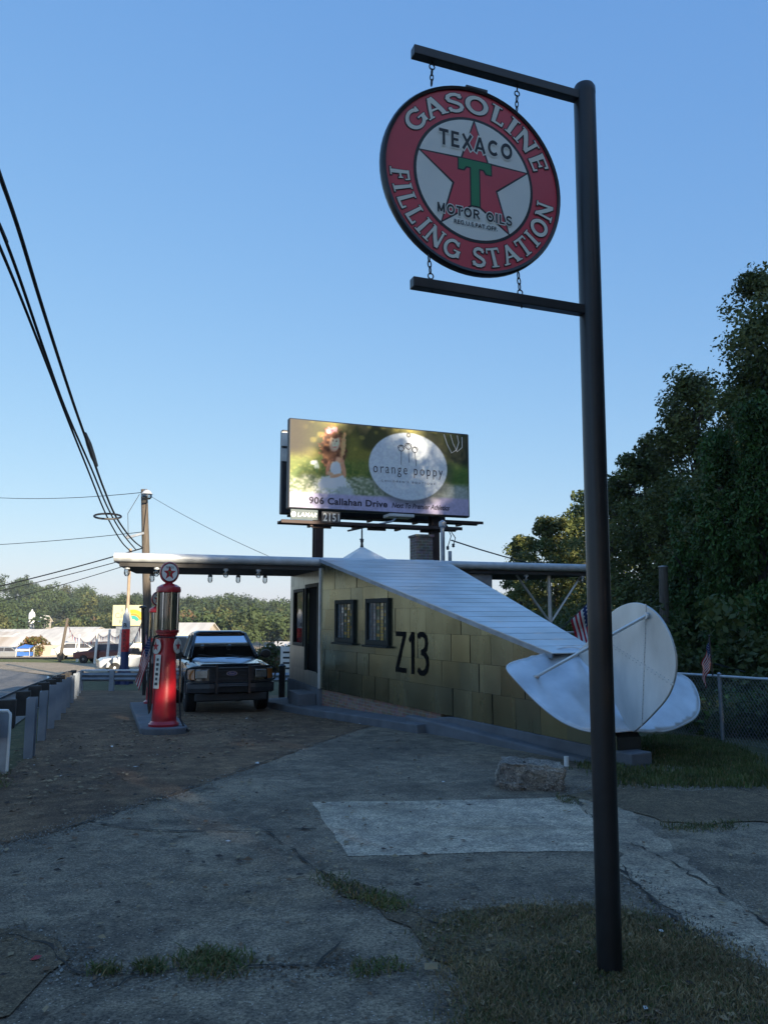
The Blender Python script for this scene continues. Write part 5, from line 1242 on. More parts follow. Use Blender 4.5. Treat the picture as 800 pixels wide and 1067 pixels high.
# ================================================================== pickup truck
M_paint = mat('black_truck_paint', (.012, .013, .016), .2, 0, .08, 3., spec=.6, coat=1.); M_trimb = mat('black_plastic', (.02, .021, .023), .55, 0, .15, 12., .05)
M_bump = mat('dark_grey_bumper', (.035, .037, .042), .4, .3, .1, 8.); M_lens = mat('headlamp_lens', (.2, .21, .21), .15, .6, .3, 30., spec=.8, coat=1.); M_amb = mat('amber_lens', (.4, .14, .03), .15, 0, .1, 20., coat=1.); M_steel = mat('wheel_rim_steel', (.35, .36, .38), .35, .8, .1, 10.)
M_seat = mat('seat_cloth', (.02, .02, .022), .9, 0, .2, 20.); M_blue = mat('badge_blue', (.02, .05, .2), .3, 0, .05, coat=.5)
TA = R(180) + RZ
fr = Vector((-3.36, 17.45)); tc = fr - AX * 2.75; zt0 = g(tc.x, tc.y)
tr = thing('pickup_truck', (tc.x, tc.y, zt0 + .0), 'black pickup truck with brush guard parked nose out beneath the left wing', 'pickup truck'); tr.rotation_euler = (R(2.7), 0, TA)
WX = .95
def arc(cy, r, a0, a1, n=10): return [(cy + r * math.cos(R(a0 + (a1 - a0) * i / n)), .37 + r * math.sin(R(a0 + (a1 - a0) * i / n))) for i in range(n + 1)]
# lower body side profile (y, z), wheel arches cut
low = [(2.55, .52), (2.62, .62), (2.6, .98), (2.5, 1.07)] + [(1.3, 1.17), (1.2, 1.19), (-.7, 1.19), (-.72, 1.2), (-2.66, 1.2), (-2.7, .55)] + [(-2.35, .45)] + arc(-1.75, .45, 170, 10)[0:0] + [(-1.75 - .45, .45)] + arc(-1.75, .45, 168, 12) + [(-1.28, .42)] + [(1.3, .42)] + arc(1.75, .45, 168, 12) + [(2.2, .5)]
b = MB(); sl_ = [-.95, -.9, -.8, -.6, -.3, 0, .3, .6, .8, .9, .95]; nl_ = len(low)
def nose(p, x):      # the nose curves back towards the fenders and the hood edge drops
    k = (abs(x) / .95); y, z = p
    if y > 1.9: y -= .17 * k ** 4 * min(1, (y - 1.9) / .5)
    if z > 1.0 and y > 1.0: z -= .07 * k ** 6
    return Vector((x, y, z))
for x in sl_: b.v += [tuple(nose(p, x)) for p in low]
b.f = [list(range(nl_ - 1, -1, -1)), list(range((len(sl_) - 1) * nl_, len(sl_) * nl_))] + [[i * nl_ + j, i * nl_ + (j + 1) % nl_, (i + 1) * nl_ + (j + 1) % nl_, (i + 1) * nl_ + j] for i in range(len(sl_) - 1) for j in range(nl_)]
b.mi = [0] * len(b.f); b.col = [(1, 1, 1)] * len(b.f); body = b.build('body', M_paint, tr, bevel=.035, seg=3, smooth=True, angle=30)
# hood bulge
b = MB(); vs = []
for y, z, hw_ in ((2.5, 1.06, .72), (2.1, 1.125, .74), (1.7, 1.165, .75), (1.32, 1.2, .76)): vs += [(-hw_, y, z - .03), (-hw_ + .08, y, z + .025), (hw_ - .08, y, z + .025), (hw_, y, z - .03)]
b.add(vs, [(4 * i + j, 4 * i + j + 1, 4 * i + 5 + j, 4 * i + 4 + j) for i in range(3) for j in range(3)]); b.build('hood', M_paint, tr, smooth=True, recalc=False)
# cab: pillars, roof, glass
rb = [(-.80, 1.26, 1.2), (.80, 1.26, 1.2), (.82, -.66, 1.2), (-.82, -.66, 1.2)]; rt = [(-.61, .52, 1.80), (.61, .52, 1.80), (.63, -.5, 1.80), (-.63, -.5, 1.80)]
b = MB()
for i in range(4): b.bar(rb[i], rt[i], .075, .085)
for s in (-1, 1): b.bar((s * .82, .18, 1.2), (s * .63, .1, 1.8), .05, .08)
for i in range(4): b.bar(rt[i], rt[(i + 1) % 4], .07)
b.build('pillar', M_paint, tr, bevel=.012)
b = MB(); b.lathe([], 3) if 0 else None; vs = []
for y, z, w_ in ((.56, 1.80, .6), (.4, 1.855, .62), (0, 1.875, .63), (-.4, 1.855, .64), (-.53, 1.80, .63)): vs += [(-w_, y, z - .04), (-w_ + .1, y, z), (w_ - .1, y, z), (w_, y, z - .04)]
b.add(vs, [(4 * i + j, 4 * i + j + 1, 4 * i + 5 + j, 4 * i + 4 + j) for i in range(4) for j in range(3)]); o = b.build('roof', M_paint, tr, smooth=True, recalc=False); o.modifiers.new('thick', 'SOLIDIFY').thickness = .03
def pane(a, c_, d, e, nm):
    b = MB(); vs = [Vector(p) for p in (a, c_, d, e)]; n_ = (vs[1] - vs[0]).cross(vs[2] - vs[0]).normalized() * .004; b.add(vs + [v + n_ for v in vs], [(0, 1, 2, 3), (4, 5, 6, 7)]); return b.build(nm, M_glassd, tr, recalc=False)
pane(rb[0], rb[1], rt[1], rt[0], 'windshield'); pane(rb[2], rb[3], rt[3], rt[2], 'rear_window')
for s, i, j in ((-1, 3, 0), (1, 1, 2)): pane(rb[i], rb[j], rt[j], rt[i], 'side_window')
b = MB(); b.tube([(-.7, 1.28, 1.215), (-.1, 1.22, 1.28), (-.05, 1.215, 1.285)], .01, 5); b.tube([(.05, 1.28, 1.215), (.6, 1.2, 1.3)], .01, 5); b.build('wiper', M_trimb, tr)
b = MB(); b.bb(-.12, .12, .52, .55, 1.68, 1.75); b.bb(-.015, .015, .53, .55, 1.75, 1.8); b.build('rear_view_mirror', M_trimb, tr, bevel=.01)
for s in (-.4, .4):
    b = MB(); vs = []
    b.lathe([(.24, 1.0), (.25, 1.3), (.23, 1.45), (.15, 1.53), (.13, 1.56), (.14, 1.64), (.1, 1.7), (0, 1.71)], 14, Matrix.Diagonal((1, .4, 1)), (s, -.25, 0)); b.build('seat', M_seat, tr, smooth=True)
b = MB(); b.bb(-.76, .76, .95, 1.24, 1.1, 1.215); b.build('dashboard', M_trimb, tr, bevel=.03)
b = MB(); Mr = Matrix.Rotation(R(65), 3, 'X'); b.tube([Mr @ Vector((.17 * math.cos(a), .17 * math.sin(a), 0)) + Vector((-.38 * -1, .78, 1.25)) for a in [2 * PI * i / 18 for i in range(18)]], .014, 6, closed=True); b.build('steering_wheel', M_trimb, tr, smooth=True)
# bed rim, tailgate hint
b = MB(); b.bb(-.93, -.84, -2.66, -.72, 1.201, 1.235); b.bb(.84, .93, -2.66, -.72, 1.201, 1.235); b.bb(-.84, .84, -2.68, -2.6, 1.201, 1.235); b.build('bed_rail', M_trimb, tr, bevel=.01)
# front face
b = MB(); b.bb(-.5, .5, 2.6, 2.63, .68, 1.0); gr_ = b.build('grille', M_trimb, tr, bevel=.02)
b = MB()
for z in (.74, .83, .92): b.bb(-.47, .47, 2.631, 2.645, z - .012, z + .012)
b.bb(-.5, .5, 2.631, 2.65, .985, 1.005); b.bb(-.5, .5, 2.631, 2.65, .675, .69); b.build('grille_bar', M_bump, gr_, bevel=.004)
b = MB(); El = lambda r, o: [(r * .12 * math.cos(2 * PI * i / 24), 2.65 + o, .87 + r * .05 * math.sin(2 * PI * i / 24)) for i in range(24)]
b.m = 0; b.add(El(1, 0) + El(1, .014), [tuple(range(24, 48))] + [(i, (i + 1) % 24, 24 + (i + 1) % 24, 24 + i) for i in range(24)]); b.m = 1; b.add(El(.86, .016), [tuple(range(24))])
b.m = 0; vs, fs, tw, th = text_geo('Ford', 1, .02, 1., .35); b.add([(-v.x / tw * .13, 2.6675, .872 + v.y / th * .045) for v in vs], fs); b.build('emblem', [M_steel, M_blue], gr_, recalc=False)
for s in (-1, 1):
    b = MB(); vs = []
    P = [(s * .54, 2.615, .77), (s * .8, 2.585, .77), (s * .8, 2.56, .95), (s * .53, 2.59, .955)]; b.add(P + [(x * .99, y + .035, z) for x, y, z in P], [(0, 1, 2, 3), (4, 5, 6, 7), (0, 1, 5, 4), (1, 2, 6, 5), (2, 3, 7, 6), (3, 0, 4, 7)]); b.build('headlight', M_lens, tr, bevel=.012)
    b = MB(); P = [(s * .81, 2.58, .74), (s * .945, 2.47, .75), (s * .945, 2.44, .96), (s * .81, 2.555, .975)]; b.add(P + [(x * 1.005, y + .03, z) for x, y, z in P], [(0, 1, 2, 3), (4, 5, 6, 7), (0, 1, 5, 4), (1, 2, 6, 5), (2, 3, 7, 6), (3, 0, 4, 7)]); b.build('turn_signal', M_amb, tr, bevel=.01)
    b = MB(); b.bar((s * .86, 1.0, 1.24), (s * 1.0, 1.03, 1.27), .05); mr = b.build('mirror', M_trimb, tr, bevel=.01)
    b = MB(); b.lathe([(.02, .07), (.1, .06), (.125, 0), (.12, -.05), (.11, -.055)], 14, Matrix.Rotation(R(-90), 3, 'X') @ Matrix.Diagonal((1.1, .85, 1)), (s * 1.06, 1.03, 1.3)); b.build('mirror_housing', M_trimb, mr, smooth=True)
    b = MB(); b.bb(s * (WX + .004), s * (WX + .03), 1.28, -.0, .72, .78); b.build('side_moulding', M_trimb, tr, bevel=.006)
    b = MB(); b.bar((s * (WX + .003), .17, 1.15), (s * (WX + .003), .17, .5), .008, .006); b.bar((s * (WX + .003), 1.22, 1.15), (s * (WX + .003), 1.2, .5), .008, .006); b.build('door_gap', M_dark, tr); b = MB(); b.bb(s * WX, s * (WX + .035), .22, .36, .98, 1.02); b.build('door_handle', M_trimb, tr, bevel=.006)
    for y in (1.75, -1.75):
        b = MB(); Mr = Matrix.Rotation(R(90) * s, 3, 'Y'); b.lathe([(.22, -.12), (.33, -.125), (.365, -.09), (.372, 0), (.365, .09), (.33, .125), (.22, .12)], 32, Mr, (s * .82, y, .37)); wh = b.build('wheel', M_rubber, tr, smooth=True)
        b = MB(); b.lathe([(.225, .105), (.21, .115), (.19, .06), (.09, .08), (.07, .125), (0, .13)], 20, Mr, (s * .82, y, .37), caps=False); b.build('rim', M_steel, wh, smooth=True)
        b = MB(); b.tube([(s * (WX + .012), y + .47 * math.cos(R(a)), .37 + .47 * math.sin(R(a))) for a in range(5, 176, 10)], .022, 6); b.build('wheel_flare', M_trimb, tr, smooth=True)
b = MB(); vs = []
for x in (-.97, -.9, -.5, .5, .9, .97): y = 2.78 - .22 * (abs(x) / .97) ** 4; vs += [(x, y - .2, .44), (x, y, .46), (x, y + .015, .56), (x, y, .66), (x, y - .2, .68)]
b.add(vs, [(5 * i + j, 5 * i + (j + 1) % 5, 5 * i + 5 + (j + 1) % 5, 5 * i + 5 + j) for i in range(5) for j in range(5)] + [(0, 1, 2, 3, 4), (25, 26, 27, 28, 29)]); b.build('bumper', M_bump, tr, bevel=.012)
b = MB(); b.bb(-.8, .8, 2.5, 2.66, .27, .45); b.build('valance', M_trimb, tr, bevel=.03)
b = MB()
for s in (-1, 1):
    b.bar((s * .36, 2.84, .44), (s * .36, 2.82, 1.06), .05, .07); b.tube([(s * .36, 2.83, 1.02), (s * .55, 2.83, 1.03), (s * .86, 2.74, 1.02), (s * .98, 2.6, .98), (s * 1.0, 2.55, .86), (s * .98, 2.58, .74), (s * .86, 2.72, .7), (s * .38, 2.82, .7)], .022, 8)
for z in (.6, .99): b.tube([(-.36, 2.83, z), (.36, 2.83, z)], .024, 8)
b.build('brush_guard', M_black, tr, smooth=True)
b = MB(); b.tube([(-.88, 1.15, 1.18), (-.9, 1.12, 1.85)], .006, 5); b.build('antenna', M_trimb, tr)
# dark post and planter things right of the truck
p = at(294, 705, 21.5); zg = g(p.x, p.y); root = thing('bollard', (p.x, p.y, zg), 'dark square post between the truck and the cabin', 'post'); b = MB(); b.bb(-.08, .08, -.08, .08, -.1, .95); b.build('shaft', M_black, root, bevel=.01); b = MB(); b.lathe([(.1, .95), (.1, .99), (.03, 1.05)], 10); b.build('cap', M_black, root, smooth=True)

# ================================================================== broken concrete block in the lot
bl = ghit(556, 824); zg = g(bl.x, bl.y + .15)
bm = bmesh.new(); bmesh.ops.create_cube(bm, size=1); 
for v in bm.verts: v.co = Vector((v.co.x * .66, v.co.y * .42, v.co.z * .27))
bmesh.ops.subdivide_edges(bm, edges=bm.edges[:], cuts=14, use_grid_fill=True)
from mathutils import noise as mn
for v in bm.verts:
    n_ = mn.noise_vector(v.co * 9) * .03 + mn.noise_vector(v.co * 30) * .012; v.co += n_
    e = Vector((max(0, abs(v.co.x) - .27) / .06, max(0, abs(v.co.y) - .16) / .05, max(0, v.co.z - .09) / .045))
    if (e.x > .3) + (e.y > .3) + (e.z > .3) >= 2: v.co *= .93
    if v.co.z < -.02 : v.co.x *= 1 + .04 * math.sin(v.co.y * 20); 
    if v.co.z < -.05 and v.co.x < -.1: v.co.y -= .02
me = bpy.data.meshes.new('block'); bm.to_mesh(me); bm.free()
M_aggr = ground_mat('exposed_aggregate', (.24, .21, .18), (.34, .30, .26), (.13, .115, .1), 6., 14., speck=(.42, .39, .35), speck_amt=.2, bump=1.)
me.materials.append(M_aggr); blk = bpy.data.objects.new('concrete_block', me); C.objects.link(blk); blk.location = (bl.x, bl.y + .16, zg + .125); blk.rotation_euler = (R(-1.5), R(3), R(-8)); tag(blk, 'broken block of pebbly concrete lying in front of the station wall', 'block')
holes = MB()
for x in (-.07, .1): holes.lathe([(.016, 0), (.016, .006)], 10, None, (x, -.02 + x * .3, .128))
holes.build('bolt_hole', M_dark, blk)
pp = ghit(590, 799); b = MB(); b.lathe([(.03, -.05), (.03, .12), (.022, .12), (.022, .08)], 12, None, (0, 0, 0)); o = b.build('pipe_stub', M_white, smooth=True); o.location = (pp.x, pp.y, g(pp.x, pp.y)); tag(o, 'short pale pipe stub standing at the foot of the plinth', 'pipe')
# litter
b = MB(); b.add([(-.022, -.012, .0), (.02, -.015, .006), (.025, .012, .012), (-.012, .016, .008), (0, 0, .018)], [(0, 1, 4), (1, 2, 4), (2, 3, 4), (3, 0, 4)]); o = b.build('paper_scrap', M_red); q = ghit(37, 1004); o.location = (q.x, q.y, g(q.x, q.y) + .02); tag(o, 'red scrap of wrapper lying in the dirt at lower left', 'litter')
b = MB(); b.add([(x * .6, y * .6, z) for x, y, z in [(-.05, -.03, 0), (.05, -.035, .005), (.055, .02, .02), (.0, .05, .01), (-.05, .03, .015), (0, 0, .02)]], [(0, 1, 5), (1, 2, 5), (2, 3, 5), (3, 4, 5), (4, 0, 5)]); o = b.build('dead_leaf', ML[1]); q = ghit(449, 1016); o.location = (q.x, q.y, g(q.x, q.y) + .03); tag(o, 'big tan dead leaf on the concrete left of the sign post', 'leaf')

# ================================================================== chain link fence and pole on the right
fA = Vector((4.2, 16.2)); fB = Vector((5.34, 12.5)); fdir = (fB - fA).normalized(); fC = fB + fdir * 7.5; fz = lambda p: g(p.x, p.y)
root = thing('chain_link_fence', (fB.x, fB.y, fz(fB)), 'grey chain link fence with top rail along the right side of the lawn', 'fence')
M_link = mat('fence_wire', (.3, .31, .31), .5, .7, .1); ln = (fC - fA).length; FH = 1.03; O3 = root.location
fp = lambda s, z: Vector((*(fA + fdir * s), fz(fA + fdir * s) + z)) - O3
for s in (.05, (fB - fA).length, (fB - fA).length + 2.6, (fB - fA).length + 5.2):
    b = MB(); b.tube([fp(s, -.1), fp(s, FH + .03)], .03, 10); b.lathe([(.032, 0), (.036, .02), (0, .045)], 10, None, fp(s, FH + .02), caps=False); b.build('post', M_galv_dark, root, smooth=True)
b = MB(); b.tube([fp(ln * i / 24, FH) for i in range(25)], .021, 8); b.build('top_rail', M_galv, root, smooth=True)
cell = .07; V, Fc = [], []; zmax = FH - .02
nz = int(zmax / (cell / 2))
for fam in (-1, 1):
    s0 = -zmax
    while s0 < ln + zmax:
        prev = None
        for k in (0, 1):
            pass
        a_s, a_z = s0, 0.02; e_s, e_z = s0 + fam * zmax * .8, zmax
        # clip to 0..ln
        def cl(s, z, s2, z2):
            if s < 0: z += (z2 - z) * (0 - s) / (s2 - s); s = 0
            if s > ln: z += (z2 - z) * (ln - s) / (s2 - s); s = ln
            return s, z
        if (a_s < 0 and e_s < 0) or (a_s > ln and e_s > ln): s0 += cell; continue
        p_, q_ = cl(a_s, a_z, e_s, e_z), cl(e_s, e_z, a_s, a_z); A_, B_ = fp(*p_), fp(*q_); d_ = (B_ - A_).normalized(); sd_ = Vector((fdir.y, -fdir.x, 0)); up_2 = d_.cross(sd_)
        i = len(V); w3 = .0038
        for P_ in (A_, B_):
            for an in (90, 210, 330): V.append(P_ + sd_ * (w3 * math.cos(R(an)) + fam * .002) + up_2 * (w3 * math.sin(R(an))))
        for j in range(3): Fc.append((i + j, i + (j + 1) % 3, i + 3 + (j + 1) % 3, i + 3 + j))
        s0 += cell
np_mesh('mesh', np.array([tuple(v) for v in V]), np.array(Fc), M_link, None, root)
p = at(692, 700, 21.); zg = g(p.x, p.y); pt = at(690.5, 591, 21.); root = thing('stub_pole', (p.x, p.y, zg), 'short weathered wooden pole standing before the dark trees', 'utility pole'); b = MB(); b.tube([(0, 0, -.2), (pt.x - p.x, 0, pt.z - zg)], [.14, .12], 12); b.build('pole', M_polewood, root, smooth=True); b = MB(); b.lathe([(.13, 0), (.13, .03), (0, .05)], 10, None, (pt.x - p.x, 0, pt.z - zg)); b.build('cap', M_galv_dark, root)

# ================================================================== trees
M_leafA = mat('leaf_dark_green', (.08, .105, .03), .55, 0, .35, .7, transl=.25, spec=.3); M_leafB = mat('leaf_mid_green', (.115, .135, .04), .55, 0, .35, .7, transl=.3, spec=.3); M_leafC = mat('leaf_olive', (.15, .16, .05), .55, 0, .3, .7, transl=.3, spec=.3); M_ivy = mat('ivy_leaf', (.06, .125, .028), .5, 0, .35, 1.2, transl=.25, spec=.35)
M_bark = mat('tree_bark', (.06, .05, .04), .95, 0, .3, 4., .8, stretch=(5, 5, .8))
def leaf_cloud(centers, radii, per, size, rs, flat=.75, droop=0.):
    """leaf-sized diamonds scattered inside many clumps"""
    Vs, n0 = [], 0
    cs = np.repeat(np.array(centers), per, axis=0); rr = np.repeat(np.array(radii), per)
    n = len(cs); dirs = rs.normal(size=(n, 3)); dirs /= np.linalg.norm(dirs, axis=1)[:, None]
    rad = rr * (rs.rand(n) ** .45); pos = cs + dirs * rad[:, None] * np.array([1, 1, flat])
    nrm = dirs * .6 + rs.normal(size=(n, 3)) * .7 + np.array([0, 0, .5]); nrm /= np.linalg.norm(nrm, axis=1)[:, None]
    a = np.cross(nrm, rs.normal(size=(n, 3))); a /= np.linalg.norm(a, axis=1)[:, None]; b_ = np.cross(nrm, a)
    sz = size * rs.uniform(.55, 1.3, n)[:, None]
    if droop: a[:, 2] -= droop; 
    q = np.stack([pos - a * sz * .6, pos + b_ * sz * .34, pos + a * sz * .6 + nrm * sz * -.15, pos - b_ * sz * .34], 1)
    return q.reshape(-1, 3), np.arange(n * 4).reshape(n, 4)
def tree(name, loc, label, h, cr, seed, crown_lo=.25, leaf=.17, per=150, nclump=85, mats=None, cat='tree', group=None, lean_=(0, 0), mixw=(5, 3, 1)):
    rs = np.random.RandomState(seed); rr = random.Random(seed)
    t = thing(name, loc, label, cat, 0, group); t['h'] = h
    b = MB(); pts = [Vector((lean_[0] * k * h + rr.gauss(0, .06) * k * 3, lean_[1] * k * h + rr.gauss(0, .06) * k * 3, h * .88 * k)) for k in [i / 7 for i in range(8)]]
    r0 = .022 * h + .03; b.tube([Vector((0, 0, -.3))] + pts[1:], [r0 * (1.25 if i == 0 else (1 - .85 * i / 7)) for i in range(8)], 10)
    cents, rads = [], []
    for i in range(nclump):
        k = crown_lo + (1 - crown_lo) * rr.random() ** .9; kk = (k - crown_lo) / (1 - crown_lo)
        env = math.sin(PI * min(.97, .16 + .80 * kk)) ** .7 * cr
        a = rr.uniform(0, 2 * PI); env *= (.6 + .55 * rr.random() ** 2) * 1.1 * (.74 + .3 * math.sin(a * 2 + seed) * math.cos(a + kk * 5 + seed * 2) + .2 * rr.random()); rad = env * rr.random() ** .4
        base = pts[min(7, int(k * 7))]; p = Vector((base.x + rad * math.cos(a), base.y + rad * math.sin(a), h * k * .97 + rr.gauss(0, .2)))
        cents.append(tuple(p)); rads.append(rr.uniform(.10, .2) * (cr + h * .25) * (1.15 - .5 * kk))
        if i % 3 == 0:
            s = pts[min(6, max(1, int(k * 7 * .75)))]; m = s.lerp(p, .5) + Vector((0, 0, .12 * rad)); b.tube([s, m, p], [r0 * .3 * (1.1 - k), r0 * .18 * (1.1 - k) + .008, .01], 6)
    b.build('trunk', M_bark, t, smooth=True)
    V, Fq = leaf_cloud(cents, rads, per, leaf, rs)
    cw_ = rr.choices((0, 1, 2), mixw, k=nclump); mi = np.repeat(np.array(cw_), per); fl = rs.rand(len(mi)) < .3; mi = np.where(fl, rs.randint(0, 3, len(mi)), mi)
    np_mesh('crown', V, Fq, mats or [M_leafA, M_leafB, M_leafC], mi, t)
    return t
def T(px, D, y_top, cr, seed, label, name='broadleaf_tree', **k):
    p = at(px, 642, D); zg = g(p.x, D); top = at(px, y_top, D).z
    return tree(name, (p.x, D, zg), label, top - zg, cr, seed, **k)
t1 = T(832, 21, 282, 2.9, 1, 'tallest tree filling the right edge of the picture', per=330, nclump=125, crown_lo=.3, leaf=.115)
t2 = T(738, 26, 388, 2.7, 2, 'rounded tree with olive top left of the tallest one', per=260, nclump=115, crown_lo=.22, leaf=.13, mixw=(4, 3, 3))
t3 = T(675, 29, 450, 2.3, 3, 'dark bushy tree just right of the sign post', per=240, nclump=105, crown_lo=.15, leaf=.135)
t4 = T(640, 36, 500, 2.5, 4, 'paler tree whose top shows beside the sign post', per=120, nclump=80, crown_lo=.12, leaf=.19, mixw=(2, 3, 4))
t5 = T(577, 44, 538, 3.1, 5, 'low spreading tree with lit edges left of the sign post', per=150, nclump=95, crown_lo=.1, leaf=.2, mixw=(3, 3, 3))
t6 = T(545, 50, 556, 2.2, 6, 'small rounded tree at the left end of the tree row', per=110, nclump=70, crown_lo=.1, leaf=.22, mixw=(3, 3, 3))
t7 = T(790, 33, 400, 3.0, 7, 'tree showing behind the ivy covered trunks', per=130, nclump=90, crown_lo=.1, leaf=.18)
t8 = T(612, 47, 514, 3.0, 8, 'tree behind the sign post in the back row', per=110, nclump=80, crown_lo=.1, leaf=.22)
t9 = T(705, 44, 500, 3.8, 9, 'wide dark tree in the back row between the two rounded ones', per=140, nclump=100, crown_lo=.05, leaf=.24)
t10 = T(770, 48, 480, 4.2, 10, 'back row tree at the far right behind the ivy', per=140, nclump=100, crown_lo=.05, leaf=.24)
t11 = T(850, 40, 430, 4.2, 12, 'back row tree partly outside the right edge', per=140, nclump=90, crown_lo=.05, leaf=.24)
# ivy-smothered trunks: leaf columns
def ivy(px, D, y_top, w_, seed, label):
    p = at(px, 642, D); zg = g(p.x, D); h = at(px, y_top, D).z - zg; rs = np.random.RandomState(seed); rr = random.Random(seed)
    t = thing('ivy_covered_tree', (p.x, D, zg), label, 'tree', 0, None); b = MB(); pts = [Vector((rr.gauss(0, .05), rr.gauss(0, .05), h * i / 6 - .2)) for i in range(7)]; b.tube(pts, [.2 - .022 * i for i in range(7)], 10)
    cents, rads = [], []
    for i in range(120):
        k = rr.random(); a = rr.uniform(0, 2 * PI); w2 = w_ * (1.05 - .5 * k + .3 * math.sin(k * 9 + seed)); q = w2 * rr.random() ** .5; cents.append((q * math.cos(a), q * math.sin(a), h * k)); rads.append(rr.uniform(.22, .42))
    for k in range(5): a = rr.uniform(0, 6); b.tube([pts[4], pts[4] + Vector((math.cos(a) * .5, math.sin(a) * .5, .5))], [.06, .02], 6)
    b.build('trunk', M_bark, t, smooth=True)
    V, Fq = leaf_cloud(cents, rads, 280, .09, rs, 1.2, .5); np_mesh('ivy', V, Fq, [M_ivy, M_leafA], rs.randint(0, 5, len(Fq)) // 4, t); return t
ivy(757, 19.5, 462, .62, 21, 'ivy covered trunk standing nearest the chain link fence')
ivy(718, 22.5, 520, .5, 22, 'thinner ivy covered trunk left of the nearest one'); ivy(800, 18.5, 420, .7, 23, 'ivy covered trunk at the right picture edge')
# understorey behind the fence
def mass(name, label, boxes, per, leaf, seed, mats, cat):
    rs = np.random.RandomState(seed); cents, rads = [], []
    for (x0, x1, y0, y1, z0, z1, n, r) in boxes:
        for i in range(n):
            x, y = rs.uniform(x0, x1), rs.uniform(y0, y1); cents.append((x, y, g(x, y) + rs.uniform(z0, z1))); rads.append(r * rs.uniform(.6, 1.3))
    V, Fq = leaf_cloud(cents, rads, per, leaf, rs, .8); o = np_mesh(name, V, Fq, mats, rs.randint(0, len(mats), len(Fq))); return tag(o, label, cat, kind='stuff')
mass('undergrowth', 'dense dark undergrowth beneath the trees behind the fence', [(6.8, 15, 14, 24, 0, 2.2, 150, .8), (6.5, 20, 24, 34, 0, 3.2, 150, 1.1), (4.6, 14, 34, 46, 0, 3.0, 150, 1.2), (15, 26, 30, 55, 0, 4.5, 120, 1.6), (5, 16, 46, 58, 0, 4.0, 110, 1.4)], 230, .145, 31, [M_leafA, M_leafA, M_leafB], 'undergrowth')
mass('ground_ivy', 'low ivy and weeds covering the bank behind the chain link fence', [(5.9, 10, 9, 15, -.05, .5, 130, .35), (5.2, 8, 13, 18, 0, .6, 90, .4)], 110, .11, 32, [M_ivy, M_leafA, M_leafB], 'ground cover')
# the same wood runs on along the lot beside and behind the viewer and shades the whole place
row = [(t1, t1['h']), (t2, t2['h']), (t3, t3['h']), (t7, t7['h']), (t9, t9['h'])]
for i, (x, y, H) in enumerate([(15, 8, 15), (18, 1, 16), (14, -4, 14), (21, 13, 13.5), (24, 7, 17), (27, 0, 19), (17, 16, 12),
                               (-3, -13, 13), (2, -16, 14.5), (7, -13, 14), (11, -17, 15), (16, -13, 11), (20, -17, 12), (25, -14, 14), (29.5, -16, 20.5), (34, -13, 16), (37, -18, 22), (43, -12, 21), (22, -7, 15), (31, -6, 17), (14, -20, 17), (19, -23, 14), (24, -20, 17), (32, -25, 18), (8.5, -9, 12.5)]):
    src, h0 = row[i % 5]; c_ = copy_tree(src); s_ = H / h0; c_.location = (x, y, g(x, y)); c_.scale = (min(s_, 1.5), min(s_, 1.5), s_); c_.rotation_euler = (0, 0, i * 1.3); c_['label'] = 'broadleaf tree of the same wood, standing outside the picture behind the viewer'; c_['group'] = 'trees shading the lot from outside the picture'
for t in (t1, t2, t3, t7, t9): del t['h']
for o in list(C.objects):
    if 'h' in o: del o['h']
# ================================================================== far side of the valley
M_shroof = mat('pale_shed_roof', (.66, .62, .55), .7, 0, .14, .4, stretch=(3, .2, 1)); M_shwall = mat('shed_wall', (.50, .45, .38), .75, 0, .15, .5); M_shroof2 = mat('shed_roof_tan_stripes', (.66, .62, .56), .6, 0, .05, 1., col2=(.44, .36, .27), detail=1, stretch=(.5, .02, .02)); M_win = mat('dark_window_strip', (.05, .05, .055), .3, 0, .3, 2.)
def shed(name, label, px0, px1, D, zbase, zeave, zridge, depth, roofm, openings=0, group=None):
    a, b_ = at(px0, 660, D), at(px1, 660, D); L_ = b_.x - a.x; t = thing(name, ((a.x + b_.x) / 2, D, zbase), label, 'shed', 0, group)
    h, r = zeave - zbase, zridge - zbase; b = MB(); b.extr([(0, -.3), (0, h), (depth / 2, r - .06), (depth, h), (depth, -.3)], lambda p, d: Vector((d, p[0], p[1])), -L_ / 2, L_ / 2); b.build('wall', M_shwall, t)
    b = MB(); n = 8
    for i in range(n):
        x0, x1 = -L_ / 2 - .3 + (L_ + .6) * i / n, -L_ / 2 - .3 + (L_ + .6) * (i + 1) / n
        b.add([(x0, -.4, h - .02), (x1, -.4, h - .02), (x1, depth / 2, r + .02), (x0, depth / 2, r + .02), (x1, depth + .4, h - .02), (x0, depth + .4, h - .02)], [(0, 1, 2, 3), (3, 2, 4, 5)])
    o = b.build('roof', roofm, t, recalc=False); o.modifiers.new('thick', 'SOLIDIFY').thickness = .12
    if openings:
        for i in range(openings):
            x = -L_ / 2 + L_ * (i + .5) / openings; w2 = L_ / openings * .36; b = MB(); b.bb(x - w2, x + w2, -.06, -.005, h * .3, h * .8); b.build('opening', M_win, t)
    return t
zb = g(-50, 110)
shed('market_shed', 'nearest long market shed with tan striped roof at the left picture edge', -60, 30, 98, zb, zb + 2.0, zb + 3.7, 8, M_shroof2, 9)
shed('market_shed', 'long white roofed market shed behind the bush, middle of the valley', 34, 112, 97, zb, zb + 2.1, zb + 3.2, 6, M_shroof, 12)
shed('market_shed', 'white roofed shed in the second row left of the bush', -70, 22, 112, zb, zb + 2.7, zb + 3.6, 6, M_shroof, 9)
shed('market_shed', 'white roofed shed in the second row right of the bush', 27, 84, 111, zb, zb + 2.5, zb + 3.3, 5, M_shroof, 9)
